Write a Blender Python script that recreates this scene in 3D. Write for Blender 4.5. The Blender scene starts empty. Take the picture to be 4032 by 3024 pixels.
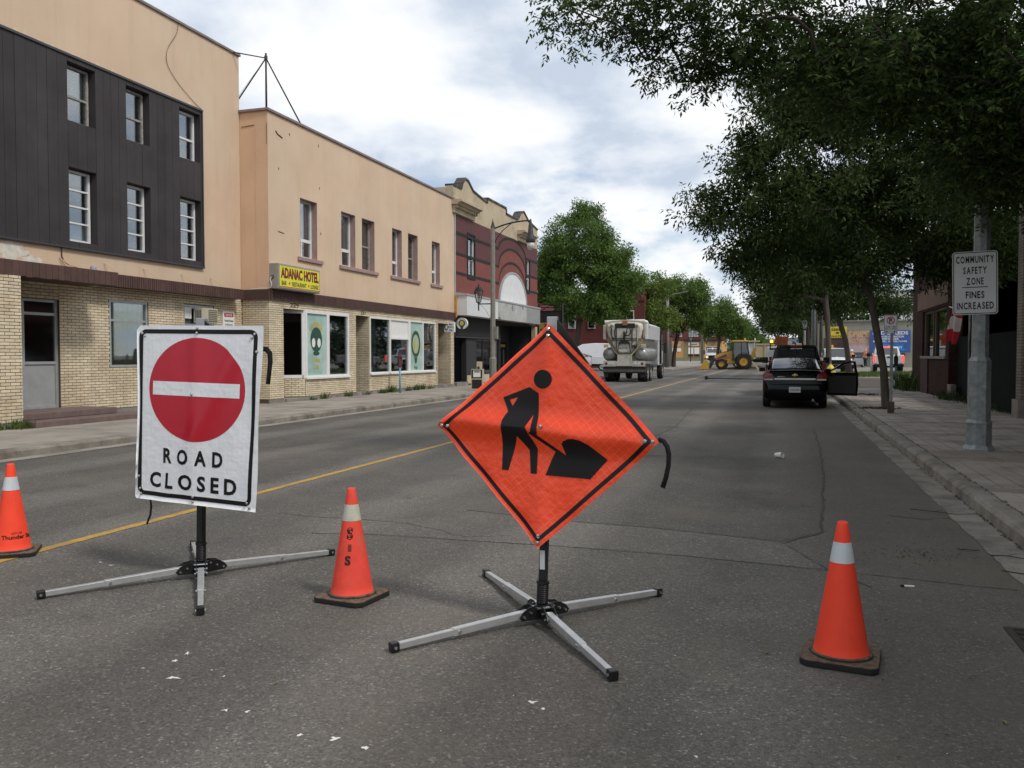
import bpy, bmesh, math, random
import numpy as np
from mathutils import Matrix, Vector

# ------------------------------------------------------------------ camera, sky, sun, exposure
scene = bpy.context.scene
COL = scene.collection
R = math.radians
cam_d = bpy.data.cameras.new('camera')
cam_d.sensor_width = 36.0
cam_d.lens = 29.913
cam_d.clip_start = 0.05
cam_d.clip_end = 9000
cam = bpy.data.objects.new('camera', cam_d)
cam.location = (0, 0, 1.55)
cam.rotation_euler = (R(90 - 1.9164), 0, R(17.561))
COL.objects.link(cam)
scene.camera = cam

SUN_EL, SUN_AZ = 50.0, 112.0      # azimuth clockwise from +Y (down the street)
world = bpy.data.worlds.new('World')
scene.world = world
world.use_nodes = True
wn = world.node_tree
wn.nodes.clear()
def wnode(t, **kw):
    n = wn.nodes.new(t)
    for k, v in kw.items():
        if k.startswith('i_'): n.inputs[int(k[2:])].default_value = v
        else: setattr(n, k, v)
    return n
wl = wn.links.new
sky = wnode('ShaderNodeTexSky', sky_type='NISHITA', sun_disc=False)
sky.sun_elevation = R(SUN_EL); sky.sun_rotation = R(SUN_AZ)
sky.air_density = 1.0; sky.dust_density = 0.6; sky.ozone_density = 2.0
tc = wnode('ShaderNodeTexCoord')
sep = wnode('ShaderNodeSeparateXYZ'); wl(tc.outputs['Generated'], sep.inputs[0])
zc = wnode('ShaderNodeMath', operation='MAXIMUM', i_1=0.0); wl(sep.outputs[2], zc.inputs[0])
zd = wnode('ShaderNodeMath', operation='ADD', i_1=0.30); wl(zc.outputs[0], zd.inputs[0])
dx = wnode('ShaderNodeMath', operation='DIVIDE'); wl(sep.outputs[0], dx.inputs[0]); wl(zd.outputs[0], dx.inputs[1])
dy = wnode('ShaderNodeMath', operation='DIVIDE'); wl(sep.outputs[1], dy.inputs[0]); wl(zd.outputs[0], dy.inputs[1])
cb = wnode('ShaderNodeCombineXYZ', i_2=3.7); wl(dx.outputs[0], cb.inputs[0]); wl(dy.outputs[0], cb.inputs[1])
def cnoise(scale, detail, rough, dist, off):
    mp = wnode('ShaderNodeMapping'); mp.inputs['Location'].default_value = off
    wl(cb.outputs[0], mp.inputs[0])
    n = wnode('ShaderNodeTexNoise'); n.inputs['Scale'].default_value = scale
    n.inputs['Detail'].default_value = detail; n.inputs['Roughness'].default_value = rough
    n.inputs['Distortion'].default_value = dist
    wl(mp.outputs[0], n.inputs['Vector']); return n
def cramp(src, *stops):
    r = wnode('ShaderNodeValToRGB'); els = r.color_ramp.elements
    while len(els) < len(stops): els.new(0.5)
    for e, (p, c) in zip(els, stops):
        e.position = p; e.color = (*c, 1) if not isinstance(c, (int, float)) else (c, c, c, 1)
    wl(src, r.inputs[0]); return r
n1 = cnoise(1.15, 8, 0.58, 0.25, (1.3, 4.2, 0))
n2 = cnoise(2.7, 10, 0.52, 0.1, (7.7, 1.9, 2.0))
mask = cramp(n1.outputs['Fac'], (0.36, 0.0), (0.46, 1.0))
shade = cramp(n2.outputs['Fac'], (0.39, (4.5, 5.15, 6.1)), (0.46, (5.9, 6.4, 7.1)), (0.52, (7.1, 7.35, 7.65)), (0.62, (8.3, 8.35, 8.35)))
mx = wnode('ShaderNodeMixRGB'); wl(mask.outputs[0], mx.inputs[0]); wl(sky.outputs[0], mx.inputs[1]); wl(shade.outputs[0], mx.inputs[2])
bg = wnode('ShaderNodeBackground'); bg.inputs['Strength'].default_value = 0.09
wl(mx.outputs[0], bg.inputs[0])
wo = wnode('ShaderNodeOutputWorld'); wl(bg.outputs[0], wo.inputs[0])

sun_d = bpy.data.lights.new('sun', 'SUN')
sun_d.energy = 1.5; sun_d.angle = R(10); sun_d.color = (1.0, 0.95, 0.88)
sun = bpy.data.objects.new('sun', sun_d); COL.objects.link(sun)
sdir = Vector((math.sin(R(SUN_AZ)) * math.cos(R(SUN_EL)), math.cos(R(SUN_AZ)) * math.cos(R(SUN_EL)), math.sin(R(SUN_EL))))
sun.rotation_euler = (-sdir).to_track_quat('-Z', 'Y').to_euler()
sun.location = sdir * 60
vs = scene.view_settings
vs.view_transform = 'Standard'; vs.look = 'None'; vs.exposure = 0.54; vs.gamma = 1.0
vs.use_curve_mapping = False
scene.cycles.max_bounces = 6
scene.cycles.transparent_max_bounces = 16
scene.cycles.use_adaptive_sampling = True

rng = random.Random(7)
nrng = np.random.default_rng(11)

# ------------------------------------------------------------------ materials
MATS = {}
def _nodes(name):
    m = bpy.data.materials.new(name); m.use_nodes = True
    nt = m.node_tree; b = nt.nodes['Principled BSDF']
    return m, nt, b
def mat(name, col, rough=0.75, metal=0.0, spec=0.4, var=0.0, vscale=3.0, col2=None, c2scale=1.2, c2lo=0.45, c2hi=0.65,
        bump=0.0, bscale=40.0, rnd=0.0, stretch=None, emit=0.0, trans=0.0, coat=0.0, wave=None, fine=0.0, fscale=120.0, streak=0.0):
    """procedural surface: base colour, slow variation, blotches of col2, per-piece random tint, relief"""
    if name in MATS: return MATS[name]
    m, nt, b = _nodes(name); N = nt.nodes.new; L = nt.links.new
    geo = N('ShaderNodeNewGeometry')
    vec = geo.outputs['Position']
    if stretch:
        mp = N('ShaderNodeMapping'); mp.inputs['Scale'].default_value = stretch; L(vec, mp.inputs[0]); vec = mp.outputs[0]
    cur = None
    def mixc(fac, a, bcol, typ='MIX'):
        x = N('ShaderNodeMixRGB'); x.blend_type = typ
        if isinstance(fac, float): x.inputs[0].default_value = fac
        else: L(fac, x.inputs[0])
        if isinstance(a, tuple): x.inputs[1].default_value = (*a, 1)
        else: L(a, x.inputs[1])
        if isinstance(bcol, tuple): x.inputs[2].default_value = (*bcol, 1)
        else: L(bcol, x.inputs[2])
        return x.outputs[0]
    def noise(s, d=5, r=0.6):
        n = N('ShaderNodeTexNoise'); n.inputs['Scale'].default_value = s; n.inputs['Detail'].default_value = d
        n.inputs['Roughness'].default_value = r; L(vec, n.inputs['Vector']); return n.outputs['Fac']
    def mrange(src, a, bb, lo, hi):
        n = N('ShaderNodeMapRange'); n.inputs[1].default_value = a; n.inputs[2].default_value = bb
        n.inputs[3].default_value = lo; n.inputs[4].default_value = hi; L(src, n.inputs[0]); return n.outputs[0]
    cur = tuple(col)
    if col2 is not None:
        cur = mixc(mrange(noise(c2scale, 6, 0.62), c2lo, c2hi, 0, 1), cur, tuple(col2))
    if var:
        f = mrange(noise(vscale, 6, 0.6), 0.3, 0.7, 1 - var, 1 + var)
        g = N('ShaderNodeCombineXYZ'); [L(f, g.inputs[i]) for i in range(3)]
        cur = mixc(1.0, cur, g.outputs[0], 'MULTIPLY')
    if streak:
        sm_ = N('ShaderNodeMapping'); sm_.inputs['Scale'].default_value = (2.2, 2.2, 0.16); L(geo.outputs['Position'], sm_.inputs[0])
        sn = N('ShaderNodeTexNoise'); sn.inputs['Scale'].default_value = 1.6; sn.inputs['Detail'].default_value = 7; sn.inputs['Roughness'].default_value = 0.7; L(sm_.outputs[0], sn.inputs['Vector'])
        f = mrange(sn.outputs['Fac'], 0.5, 0.8, 1.0, 1 - streak); g = N('ShaderNodeCombineXYZ'); [L(f, g.inputs[i]) for i in range(3)]; cur = mixc(1.0, cur, g.outputs[0], 'MULTIPLY')
    if fine:
        f = mrange(noise(fscale, 2, 0.5), 0.3, 0.7, 1 - fine, 1 + fine)
        g = N('ShaderNodeCombineXYZ'); [L(f, g.inputs[i]) for i in range(3)]
        cur = mixc(1.0, cur, g.outputs[0], 'MULTIPLY')
    if rnd:
        oi = N('ShaderNodeObjectInfo')
        ad = N('ShaderNodeMath'); ad.operation = 'ADD'; L(oi.outputs['Random'], ad.inputs[0]); L(geo.outputs['Random Per Island'], ad.inputs[1])
        fr = N('ShaderNodeMath'); fr.operation = 'FRACT'; L(ad.outputs[0], fr.inputs[0])
        f = mrange(fr.outputs[0], 0, 1, 1 - rnd, 1 + rnd)
        g = N('ShaderNodeCombineXYZ'); [L(f, g.inputs[i]) for i in range(3)]
        cur = mixc(1.0, cur, g.outputs[0], 'MULTIPLY')
    if isinstance(cur, tuple): b.inputs['Base Color'].default_value = (*cur, 1)
    else: L(cur, b.inputs['Base Color'])
    b.inputs['Roughness'].default_value = rough; b.inputs['Metallic'].default_value = metal
    b.inputs['Specular IOR Level'].default_value = spec
    if coat: b.inputs['Coat Weight'].default_value = coat; b.inputs['Coat Roughness'].default_value = 0.05
    if emit:
        b.inputs['Emission Color'].default_value = (*col, 1); b.inputs['Emission Strength'].default_value = emit
    if bump or wave:
        bp = N('ShaderNodeBump'); bp.inputs['Strength'].default_value = bump or 0.5; bp.inputs['Distance'].default_value = 0.02
        if wave:
            w = N('ShaderNodeTexWave'); w.inputs['Scale'].default_value = wave[1]; w.bands_direction = wave[0]
            L(geo.outputs['Position'], w.inputs['Vector']); L(w.outputs['Fac'], bp.inputs['Height'])
        else:
            L(noise(bscale, 4, 0.6), bp.inputs['Height'])
        L(bp.outputs[0], b.inputs['Normal'])
    MATS[name] = m; return m
def glass(name, tint=(0.75, 0.8, 0.8), refl=0.22, rough=0.02):
    if name in MATS: return MATS[name]
    m = bpy.data.materials.new(name); m.use_nodes = True; nt = m.node_tree; nt.nodes.clear()
    N = nt.nodes.new; L = nt.links.new
    t = N('ShaderNodeBsdfTransparent'); t.inputs[0].default_value = (*tint, 1)
    g = N('ShaderNodeBsdfGlossy'); g.inputs[0].default_value = (0.9, 0.93, 0.95, 1); g.inputs['Roughness'].default_value = rough
    fr = N('ShaderNodeFresnel'); fr.inputs[0].default_value = 1.5
    mr = N('ShaderNodeMapRange'); mr.inputs[1].default_value = 0.04; mr.inputs[2].default_value = 0.6
    mr.inputs[3].default_value = refl; mr.inputs[4].default_value = 0.8; L(fr.outputs[0], mr.inputs[0])
    mx = N('ShaderNodeMixShader'); L(mr.outputs[0], mx.inputs[0]); L(t.outputs[0], mx.inputs[1]); L(g.outputs[0], mx.inputs[2])
    o = N('ShaderNodeOutputMaterial'); L(mx.outputs[0], o.inputs[0]); MATS[name] = m; return m
def leaf_mat(name, c1, c2, trans=0.35):
    if name in MATS: return MATS[name]
    m, nt, b = _nodes(name); N = nt.nodes.new; L = nt.links.new
    geo = N('ShaderNodeNewGeometry')
    mx = N('ShaderNodeMixRGB'); mx.inputs[1].default_value = (*c1, 1); mx.inputs[2].default_value = (*c2, 1)
    L(geo.outputs['Random Per Island'], mx.inputs[0])
    n = N('ShaderNodeTexNoise'); n.inputs['Scale'].default_value = 0.55; n.inputs['Detail'].default_value = 3
    L(geo.outputs['Position'], n.inputs['Vector'])
    mr = N('ShaderNodeMapRange'); mr.inputs[1].default_value = 0.35; mr.inputs[2].default_value = 0.65
    mr.inputs[3].default_value = 0.75; mr.inputs[4].default_value = 1.3; L(n.outputs['Fac'], mr.inputs[0])
    cx = N('ShaderNodeCombineXYZ'); [L(mr.outputs[0], cx.inputs[i]) for i in range(3)]
    ml = N('ShaderNodeMixRGB'); ml.blend_type = 'MULTIPLY'; ml.inputs[0].default_value = 1
    L(mx.outputs[0], ml.inputs[1]); L(cx.outputs[0], ml.inputs[2])
    L(ml.outputs[0], b.inputs['Base Color']); b.inputs['Roughness'].default_value = 0.55; b.inputs['Specular IOR Level'].default_value = 0.16
    tr = N('ShaderNodeBsdfTranslucent'); L(ml.outputs[0], tr.inputs[0])
    ms = N('ShaderNodeMixShader'); ms.inputs[0].default_value = trans
    out = nt.nodes['Material Output']
    L(b.outputs[0], ms.inputs[1]); L(tr.outputs[0], ms.inputs[2]); L(ms.outputs[0], out.inputs[0])
    MATS[name] = m; return m

# ------------------------------------------------------------------ geometry helpers
def wm(o):
    m = o.matrix_basis.copy()
    if o.parent: m = wm(o.parent) @ o.matrix_parent_inverse @ m
    return m
def tag(o, label=None, cat=None, group=None, kind=None):
    if label: o['label'] = label
    if cat: o['category'] = cat
    if group: o['group'] = group
    if kind: o['kind'] = kind
    return o
def empty(name, loc, rz=0.0, label=None, cat=None, group=None, sc=1.0, tilt=None):
    o = bpy.data.objects.new(name, None); o.empty_display_size = 0.2; COL.objects.link(o)
    o.location = loc; o.rotation_euler = (tilt[0] if tilt else 0, tilt[1] if tilt else 0, rz); o.scale = (sc, sc, sc)
    return tag(o, label, cat, group)
def link(name, me, m, parent=None, world=False, smooth=False, bev=0.0, seg=2):
    if m is not None and not me.materials: me.materials.append(m)
    if smooth:
        for p in me.polygons: p.use_smooth = True
    o = bpy.data.objects.new(name, me); COL.objects.link(o)
    if parent:
        o.parent = parent
        if world: o.matrix_parent_inverse = wm(parent).inverted()
    if bev:
        b = o.modifiers.new('b', 'BEVEL'); b.width = bev; b.segments = seg; b.limit_method = 'ANGLE'; b.angle_limit = R(35)
    return o
class MB:
    """collects shapes of ONE piece; build() links it as one mesh object"""
    def __init__(s): s.v = []; s.f = []
    def add(s, vs, fs):
        k = len(s.v); s.v += [tuple(p) for p in vs]; s.f += [tuple(i + k for i in f) for f in fs]; return s
    def box(s, a, b):
        x0, y0, z0 = [min(p, q) for p, q in zip(a, b)]; x1, y1, z1 = [max(p, q) for p, q in zip(a, b)]
        return s.add([(x0,y0,z0),(x1,y0,z0),(x1,y1,z0),(x0,y1,z0),(x0,y0,z1),(x1,y0,z1),(x1,y1,z1),(x0,y1,z1)],
                     [(0,3,2,1),(4,5,6,7),(0,1,5,4),(1,2,6,5),(2,3,7,6),(3,0,4,7)])
    def bar(s, p, q, w, h=None, up=(0, 0, 1)):
        p, q = Vector(p), Vector(q); d = (q - p).normalized(); h = h or w
        u = Vector(up)
        if abs(d.dot(u)) > 0.98: u = Vector((1, 0, 0))
        a = d.cross(u).normalized() * (w / 2); b = a.cross(d).normalized() * (h / 2)
        return s.add([p-a-b, p+a-b, p+a+b, p-a+b, q-a-b, q+a-b, q+a+b, q-a+b],
                     [(0,3,2,1),(4,5,6,7),(0,1,5,4),(1,2,6,5),(2,3,7,6),(3,0,4,7)])
    def tube(s, pts, r, n=8, cap=True):
        pts = [Vector(p) for p in pts]; m = len(pts)
        rr = r if isinstance(r, (list, tuple)) else [r] * m
        base = len(s.v); prev = None
        for i, p in enumerate(pts):
            d = (pts[min(i+1, m-1)] - pts[max(i-1, 0)]).normalized()
            if prev is None:
                u = Vector((0, 0, 1)) if abs(d.z) < 0.9 else Vector((1, 0, 0)); a = d.cross(u).normalized()
            else:
                a = (prev - d * prev.dot(d))
                a = a.normalized() if a.length > 1e-6 else d.orthogonal().normalized()
            b = d.cross(a); prev = a
            for k in range(n):
                t = 2 * math.pi * k / n
                s.v.append(tuple(p + (a * math.cos(t) + b * math.sin(t)) * rr[i]))
        for i in range(m - 1):
            for k in range(n):
                s.f.append((base+i*n+k, base+i*n+(k+1) % n, base+(i+1)*n+(k+1) % n, base+(i+1)*n+k))
        if cap:
            s.f.append(tuple(base + k for k in range(n))[::-1]); s.f.append(tuple(base + (m-1)*n + k for k in range(n)))
        return s
    def lathe(s, prof, n=16, o=(0, 0, 0), axis='z', cap=True, rot=0.0):
        base = len(s.v); m = len(prof)
        for (r, h) in prof:
            for k in range(n):
                t = 2 * math.pi * k / n + rot; c, d = r * math.cos(t), r * math.sin(t)
                p = (c, d, h) if axis == 'z' else ((h, c, d) if axis == 'x' else (d, h, c))
                s.v.append((p[0]+o[0], p[1]+o[1], p[2]+o[2]))
        for i in range(m - 1):
            for k in range(n):
                s.f.append((base+i*n+k, base+i*n+(k+1) % n, base+(i+1)*n+(k+1) % n, base+(i+1)*n+k))
        if cap:
            s.f.append(tuple(base + k for k in range(n))[::-1]); s.f.append(tuple(base + (m-1)*n + k for k in range(n)))
        return s
    def prism(s, poly, a, b, axis='x'):
        """poly in the two other axes (y,z for x; x,z for y; x,y for z), from a to b"""
        n = len(poly)
        def P(p, h): return (h, p[0], p[1]) if axis == 'x' else ((p[0], h, p[1]) if axis == 'y' else (p[0], p[1], h))
        return s.add([P(p, a) for p in poly] + [P(p, b) for p in poly],
                     [tuple(range(n))[::-1], tuple(range(n, 2*n))] + [(i, (i+1) % n, n+(i+1) % n, n+i) for i in range(n)])
    def loft(s, secs, mirror=True, caps=True):
        """secs: list of (y, [(x,z)..]) half profiles (x>=0, from bottom to top); mirrored across x=0"""
        base = len(s.v); n = None
        for y, pr in secs:
            loop = [(x, y, z) for x, z in pr]
            if mirror: loop += [(-x, y, z) for x, z in reversed(pr) if x > 1e-6]
            n = len(loop); s.v += loop
        for i in range(len(secs) - 1):
            for k in range(n):
                s.f.append((base+i*n+k, base+i*n+(k+1) % n, base+(i+1)*n+(k+1) % n, base+(i+1)*n+k))
        if caps:
            s.f.append(tuple(base + k for k in range(n))[::-1]); s.f.append(tuple(base + (len(secs)-1)*n + k for k in range(n)))
        return s
    def quad(s, a, b, c, d): return s.add([a, b, c, d], [(0, 1, 2, 3)])
    def build(s, name, m, parent=None, world=False, smooth=False, bev=0.0, seg=2, recalc=True):
        me = bpy.data.meshes.new(name); me.from_pydata(s.v, [], s.f)
        if recalc:
            bm = bmesh.new(); bm.from_mesh(me); bmesh.ops.recalc_face_normals(bm, faces=bm.faces); bm.to_mesh(me); bm.free()
        me.update()
        return link(name, me, m, parent, world, smooth, bev, seg)
def fast_mesh(name, V, Q):
    me = bpy.data.meshes.new(name); k = Q.shape[1]
    me.vertices.add(len(V)); me.vertices.foreach_set('co', np.ascontiguousarray(V, dtype=np.float32).ravel())
    me.loops.add(Q.size); me.loops.foreach_set('vertex_index', np.ascontiguousarray(Q, dtype=np.int32).ravel())
    me.polygons.add(len(Q)); me.polygons.foreach_set('loop_start', np.arange(0, Q.size, k, dtype=np.int32))
    me.update(calc_edges=True); return me
def shade_auto(o):
    for p in o.data.polygons: p.use_smooth = True
    e = o.modifiers.new('e', 'EDGE_SPLIT'); e.split_angle = R(32)
    return o
def copy_tree(o, parent=None):
    c = o.copy(); COL.objects.link(c)
    if parent: c.parent = parent
    for ch in [x for x in o.children]: copy_tree(ch, c)
    return c
# flat lettering: outline of the built-in font as a mesh in the xy plane, centred
_txt = {}
def text_geo(s, bold=0.0):
    k = (s, bold)
    if k in _txt: return _txt[k]
    cu = bpy.data.curves.new('t', 'FONT'); cu.body = s; cu.align_x = 'LEFT'; cu.resolution_u = 3; cu.offset = bold; cu.fill_mode = 'FRONT'
    o = bpy.data.objects.new('t', cu); COL.objects.link(o)
    dg = bpy.context.evaluated_depsgraph_get(); me = bpy.data.meshes.new_from_object(o.evaluated_get(dg))
    vs = np.array([v.co[:2] for v in me.vertices]); fs = [tuple(p.vertices) for p in me.polygons]
    bpy.data.objects.remove(o); bpy.data.curves.remove(cu); bpy.data.meshes.remove(me)
    lo, hi = vs.min(0), vs.max(0); vs = (vs - (lo + hi) / 2); _txt[k] = (vs, fs, hi - lo); return _txt[k]
def text(name, s, w, h, m, parent, o, ux, uy, bold=0.02, world=False):
    """letters fitted into w x h, centred at o, right = ux, up = uy"""
    vs, fs, sz = text_geo(s, bold); ux, uy, o = Vector(ux), Vector(uy), Vector(o)
    b = MB(); b.add([o + ux * (p[0] / sz[0] * w) + uy * (p[1] / sz[1] * h) for p in vs], fs)
    return b.build(name, m, parent, world, recalc=False)
def text_sp(name, s, w, h, m, parent, o, ux, uy, bold=0.02, gap=0.3, world=False):
    """as text(), one glyph after the other with open spacing"""
    ux, uy, o = Vector(ux), Vector(uy), Vector(o); ws = [text_geo(c, bold)[2][0] for c in s]; sp = gap * sum(ws) / len(s)
    k = w / (sum(ws) + sp * (len(s) - 1)); x = -w / 2; b = MB()
    for c, cw in zip(s, ws):
        vs, fs, sz = text_geo(c, bold); b.add([o + ux * (x + cw * k / 2 + p[0] * k) + uy * (p[1] / sz[1] * h) for p in vs], fs); x += (cw + sp) * k
    return b.build(name, m, parent, world, recalc=False)
def cells(y0, y1, z0, z1, holes):
    ys = sorted({y0, y1, *[min(max(v, y0), y1) for h in holes for v in h[:2]]}); zs = sorted({z0, z1, *[min(max(v, z0), z1) for h in holes for v in h[2:]]})
    out = []
    for a, b in zip(ys, ys[1:]):
        for c, d in zip(zs, zs[1:]):
            cy, cz = (a+b)/2, (c+d)/2
            if not any(h[0] < cy < h[1] and h[2] < cz < h[3] for h in holes): out.append((a, b, c, d))
    return out
# ------------------------------------------------------------------ asphalt
def asphalt(name='asphalt', k=1.0):
    m, nt, b = _nodes(name); N = nt.nodes.new; L = nt.links.new
    geo = N('ShaderNodeNewGeometry'); pos = geo.outputs['Position']
    def noise(s, d=4, r=0.6, vec=pos):
        n = N('ShaderNodeTexNoise'); n.inputs['Scale'].default_value = s; n.inputs['Detail'].default_value = d
        n.inputs['Roughness'].default_value = r; L(vec, n.inputs['Vector']); return n.outputs['Fac']
    def ramp(src, *st):
        r = N('ShaderNodeValToRGB'); e = r.color_ramp.elements
        while len(e) < len(st): e.new(0.5)
        for x, (p, c) in zip(e, st): x.position = p; x.color = (*c, 1) if isinstance(c, tuple) else (c, c, c, 1)
        L(src, r.inputs[0]); return r.outputs[0]
    def mix(f, a, c, t='MIX'):
        x = N('ShaderNodeMixRGB'); x.blend_type = t
        if isinstance(f, float): x.inputs[0].default_value = f
        else: L(f, x.inputs[0])
        L(a, x.inputs[1])
        if isinstance(c, tuple): x.inputs[2].default_value = (*c, 1)
        else: L(c, x.inputs[2])
        return x.outputs[0]
    # stretched wear lanes along the street
    mp = N('ShaderNodeMapping'); mp.inputs['Scale'].default_value = (1.1, 0.06, 1); L(pos, mp.inputs[0])
    lanes = noise(1.0, 4, 0.55, mp.outputs[0]); patch = noise(0.45, 5, 0.6)
    base = ramp(lanes, (0.3, (0.092*k, 0.087*k, 0.078*k)), (0.7, (0.138*k, 0.129*k, 0.116*k)))
    base = mix(ramp(patch, (0.42, 0.0), (0.62, 1.0)), base, (0.146*k, 0.135*k, 0.119*k))
    v = N('ShaderNodeTexVoronoi'); v.inputs['Scale'].default_value = 88; v.inputs['Randomness'].default_value = 1; L(pos, v.inputs['Vector'])
    cs = N('ShaderNodeSeparateColor'); L(v.outputs['Color'], cs.inputs[0])
    stone = ramp(cs.outputs[0], (0.0, 0.58), (0.45, 0.92), (0.8, 1.12), (0.94, 1.34), (0.992, 2.3))
    v2 = N('ShaderNodeTexVoronoi'); v2.inputs['Scale'].default_value = 210; L(pos, v2.inputs['Vector'])
    cs2 = N('ShaderNodeSeparateColor'); L(v2.outputs['Color'], cs2.inputs[0])
    stone2 = ramp(cs2.outputs[1], (0.0, 0.72), (0.6, 1.0), (1.0, 1.36))
    base = mix(0.8, base, stone, 'MULTIPLY'); base = mix(0.7, base, stone2, 'MULTIPLY')
    # wheel tracks polished pale, oil-dark strip between them
    sx = N('ShaderNodeSeparateXYZ'); L(pos, sx.inputs[0]); wob = N('ShaderNodeMath'); wob.operation = 'MULTIPLY_ADD'; wob.inputs[1].default_value = 0.9; L(patch, wob.inputs[0]); L(sx.outputs[0], wob.inputs[2])
    sw_ = N('ShaderNodeMath'); sw_.operation = 'SINE'; ml_ = N('ShaderNodeMath'); ml_.operation = 'MULTIPLY'; ml_.inputs[1].default_value = 3.3; L(wob.outputs[0], ml_.inputs[0]); L(ml_.outputs[0], sw_.inputs[0])
    base = mix(0.85, base, ramp(sw_.outputs[0], (0.0, 0.80), (0.45, 0.97), (1.0, 1.14)), 'MULTIPLY')
    base = mix(ramp(noise(1.7, 7, 0.7), (0.60, 0.0), (0.70, 0.5)), base, (0.058, 0.053, 0.047))
    # warm dusty stain towards the kerb sides and blotches
    base = mix(ramp(noise(0.8, 6, 0.65), (0.5, 0.0), (0.72, 0.55)), base, (0.15, 0.128, 0.10))
    xr = N('ShaderNodeMapRange'); xr.inputs[1].default_value = -0.2; xr.inputs[2].default_value = 1.7; xr.inputs[3].default_value = 0.0; xr.inputs[4].default_value = 0.85; L(sx.outputs[0], xr.inputs[0])
    xm = N('ShaderNodeMath'); xm.operation = 'MULTIPLY'; L(xr.outputs[0], xm.inputs[0]); L(ramp(noise(1.3, 6, 0.65), (0.35, 0.2), (0.65, 1.0)), xm.inputs[1])
    base = mix(xm.outputs[0], base, (0.135, 0.113, 0.087))
    L(base, b.inputs['Base Color']); b.inputs['Roughness'].default_value = 0.85; b.inputs['Specular IOR Level'].default_value = 0.3
    bp = N('ShaderNodeBump'); bp.inputs['Strength'].default_value = 0.6; bp.inputs['Distance'].default_value = 0.006
    L(v.outputs['Distance'], bp.inputs['Height']); L(bp.outputs[0], b.inputs['Normal'])
    MATS[name] = m; return m
M_asph = asphalt()
M_conc = mat('concrete', (0.30, 0.27, 0.235), 0.9, var=0.16, vscale=1.4, col2=(0.20, 0.18, 0.155), c2scale=0.9, bump=0.25, bscale=60, fine=0.12)
M_kerb = mat('kerb_concrete', (0.235, 0.212, 0.182), 0.92, var=0.2, vscale=2.5, col2=(0.13, 0.115, 0.095), c2scale=2.2, bump=0.5, bscale=35, fine=0.18, fscale=70)
M_paver = mat('paver_concrete', (0.30, 0.265, 0.23), 0.92, var=0.14, vscale=1.3, col2=(0.19, 0.165, 0.145), c2scale=1.7, bump=0.3, bscale=55, rnd=0.07, fine=0.12)
M_band = mat('paver_band', (0.21, 0.182, 0.158), 0.92, var=0.16, vscale=2, bump=0.3, bscale=50, rnd=0.08)
M_dirt = mat('joint_dirt', (0.07, 0.058, 0.045), 1.0, var=0.3, vscale=9, bump=0.5)
M_earth = mat('earth', (0.15, 0.135, 0.10), 1.0, var=0.25, vscale=0.3, col2=(0.07, 0.09, 0.035), c2scale=0.1)
M_gravel = mat('gravel_ground', (0.21, 0.19, 0.165), 1.0, var=0.2, vscale=0.9, bump=0.6, bscale=25, fine=0.2, fscale=30)
M_yellow = mat('yellow_paint', (0.44, 0.265, 0.055), 0.75, var=0.22, vscale=5, col2=(0.27, 0.20, 0.11), c2scale=3, c2lo=0.52, c2hi=0.7, fine=0.15, fscale=90)
M_seam = mat('tar_seam', (0.056, 0.051, 0.045), 0.85, var=0.25)
M_whitepaint = mat('white_paint_fleck', (0.72, 0.71, 0.68), 0.7)
M_weed = leaf_mat('weed_leaf', (0.06, 0.10, 0.025), (0.10, 0.14, 0.04), 0.25)

def struct(o): o['kind'] = 'structure'; return o
b = MB(); b.quad((-3500, -300, -0.06), (3500, -300, -0.06), (3500, 6000, -0.06), (-3500, 6000, -0.06))
struct(b.build('ground', M_earth))
b = MB(); b.quad((-11.0, -14, 0), (1.62, -14, 0), (1.62, 420, 0), (-11.0, 420, 0))
road = struct(b.build('road', M_asph))
b = MB(); b.quad((-70, 58, -0.004), (-10.9, 58, -0.004), (-10.9, 92, -0.004), (-70, 92, -0.004))
struct(b.build('side_street', M_asph))
b = MB(); b.quad((1.5, 58, -0.004), (60, 58, -0.004), (60, 200, -0.004), (1.5, 200, -0.004))
struct(b.build('parking_lot', M_gravel))

def ribbon(pts, w, jit, z, seed, taper=False):
    """a ragged flat strip along pts on the ground"""
    r = random.Random(seed); P = []
    for (x0, y0), (x1, y1) in zip(pts, pts[1:]):
        n = max(2, int(math.hypot(x1-x0, y1-y0) / 0.06))
        for i in range(n): P.append((x0+(x1-x0)*i/n, y0+(y1-y0)*i/n))
    P.append(pts[-1]); b = MB(); m = len(P); off = 0.0
    for i, (x, y) in enumerate(P):
        a = P[max(i-1, 0)]; c = P[min(i+1, m-1)]; dx, dy = c[0]-a[0], c[1]-a[1]; l = math.hypot(dx, dy) or 1
        nx, ny = -dy/l, dx/l; off = off * 0.85 + r.uniform(-jit, jit); ww = w * r.uniform(0.45, 1.3) / 2
        if taper: ww *= 1 - i / m * 0.8
        b.v += [(x+nx*(off+ww), y+ny*(off+ww), z), (x+nx*(off-ww), y+ny*(off-ww), z)]
        if i: k = 2*i; b.f.append((k-2, k-1, k+1, k))
    return b
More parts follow.
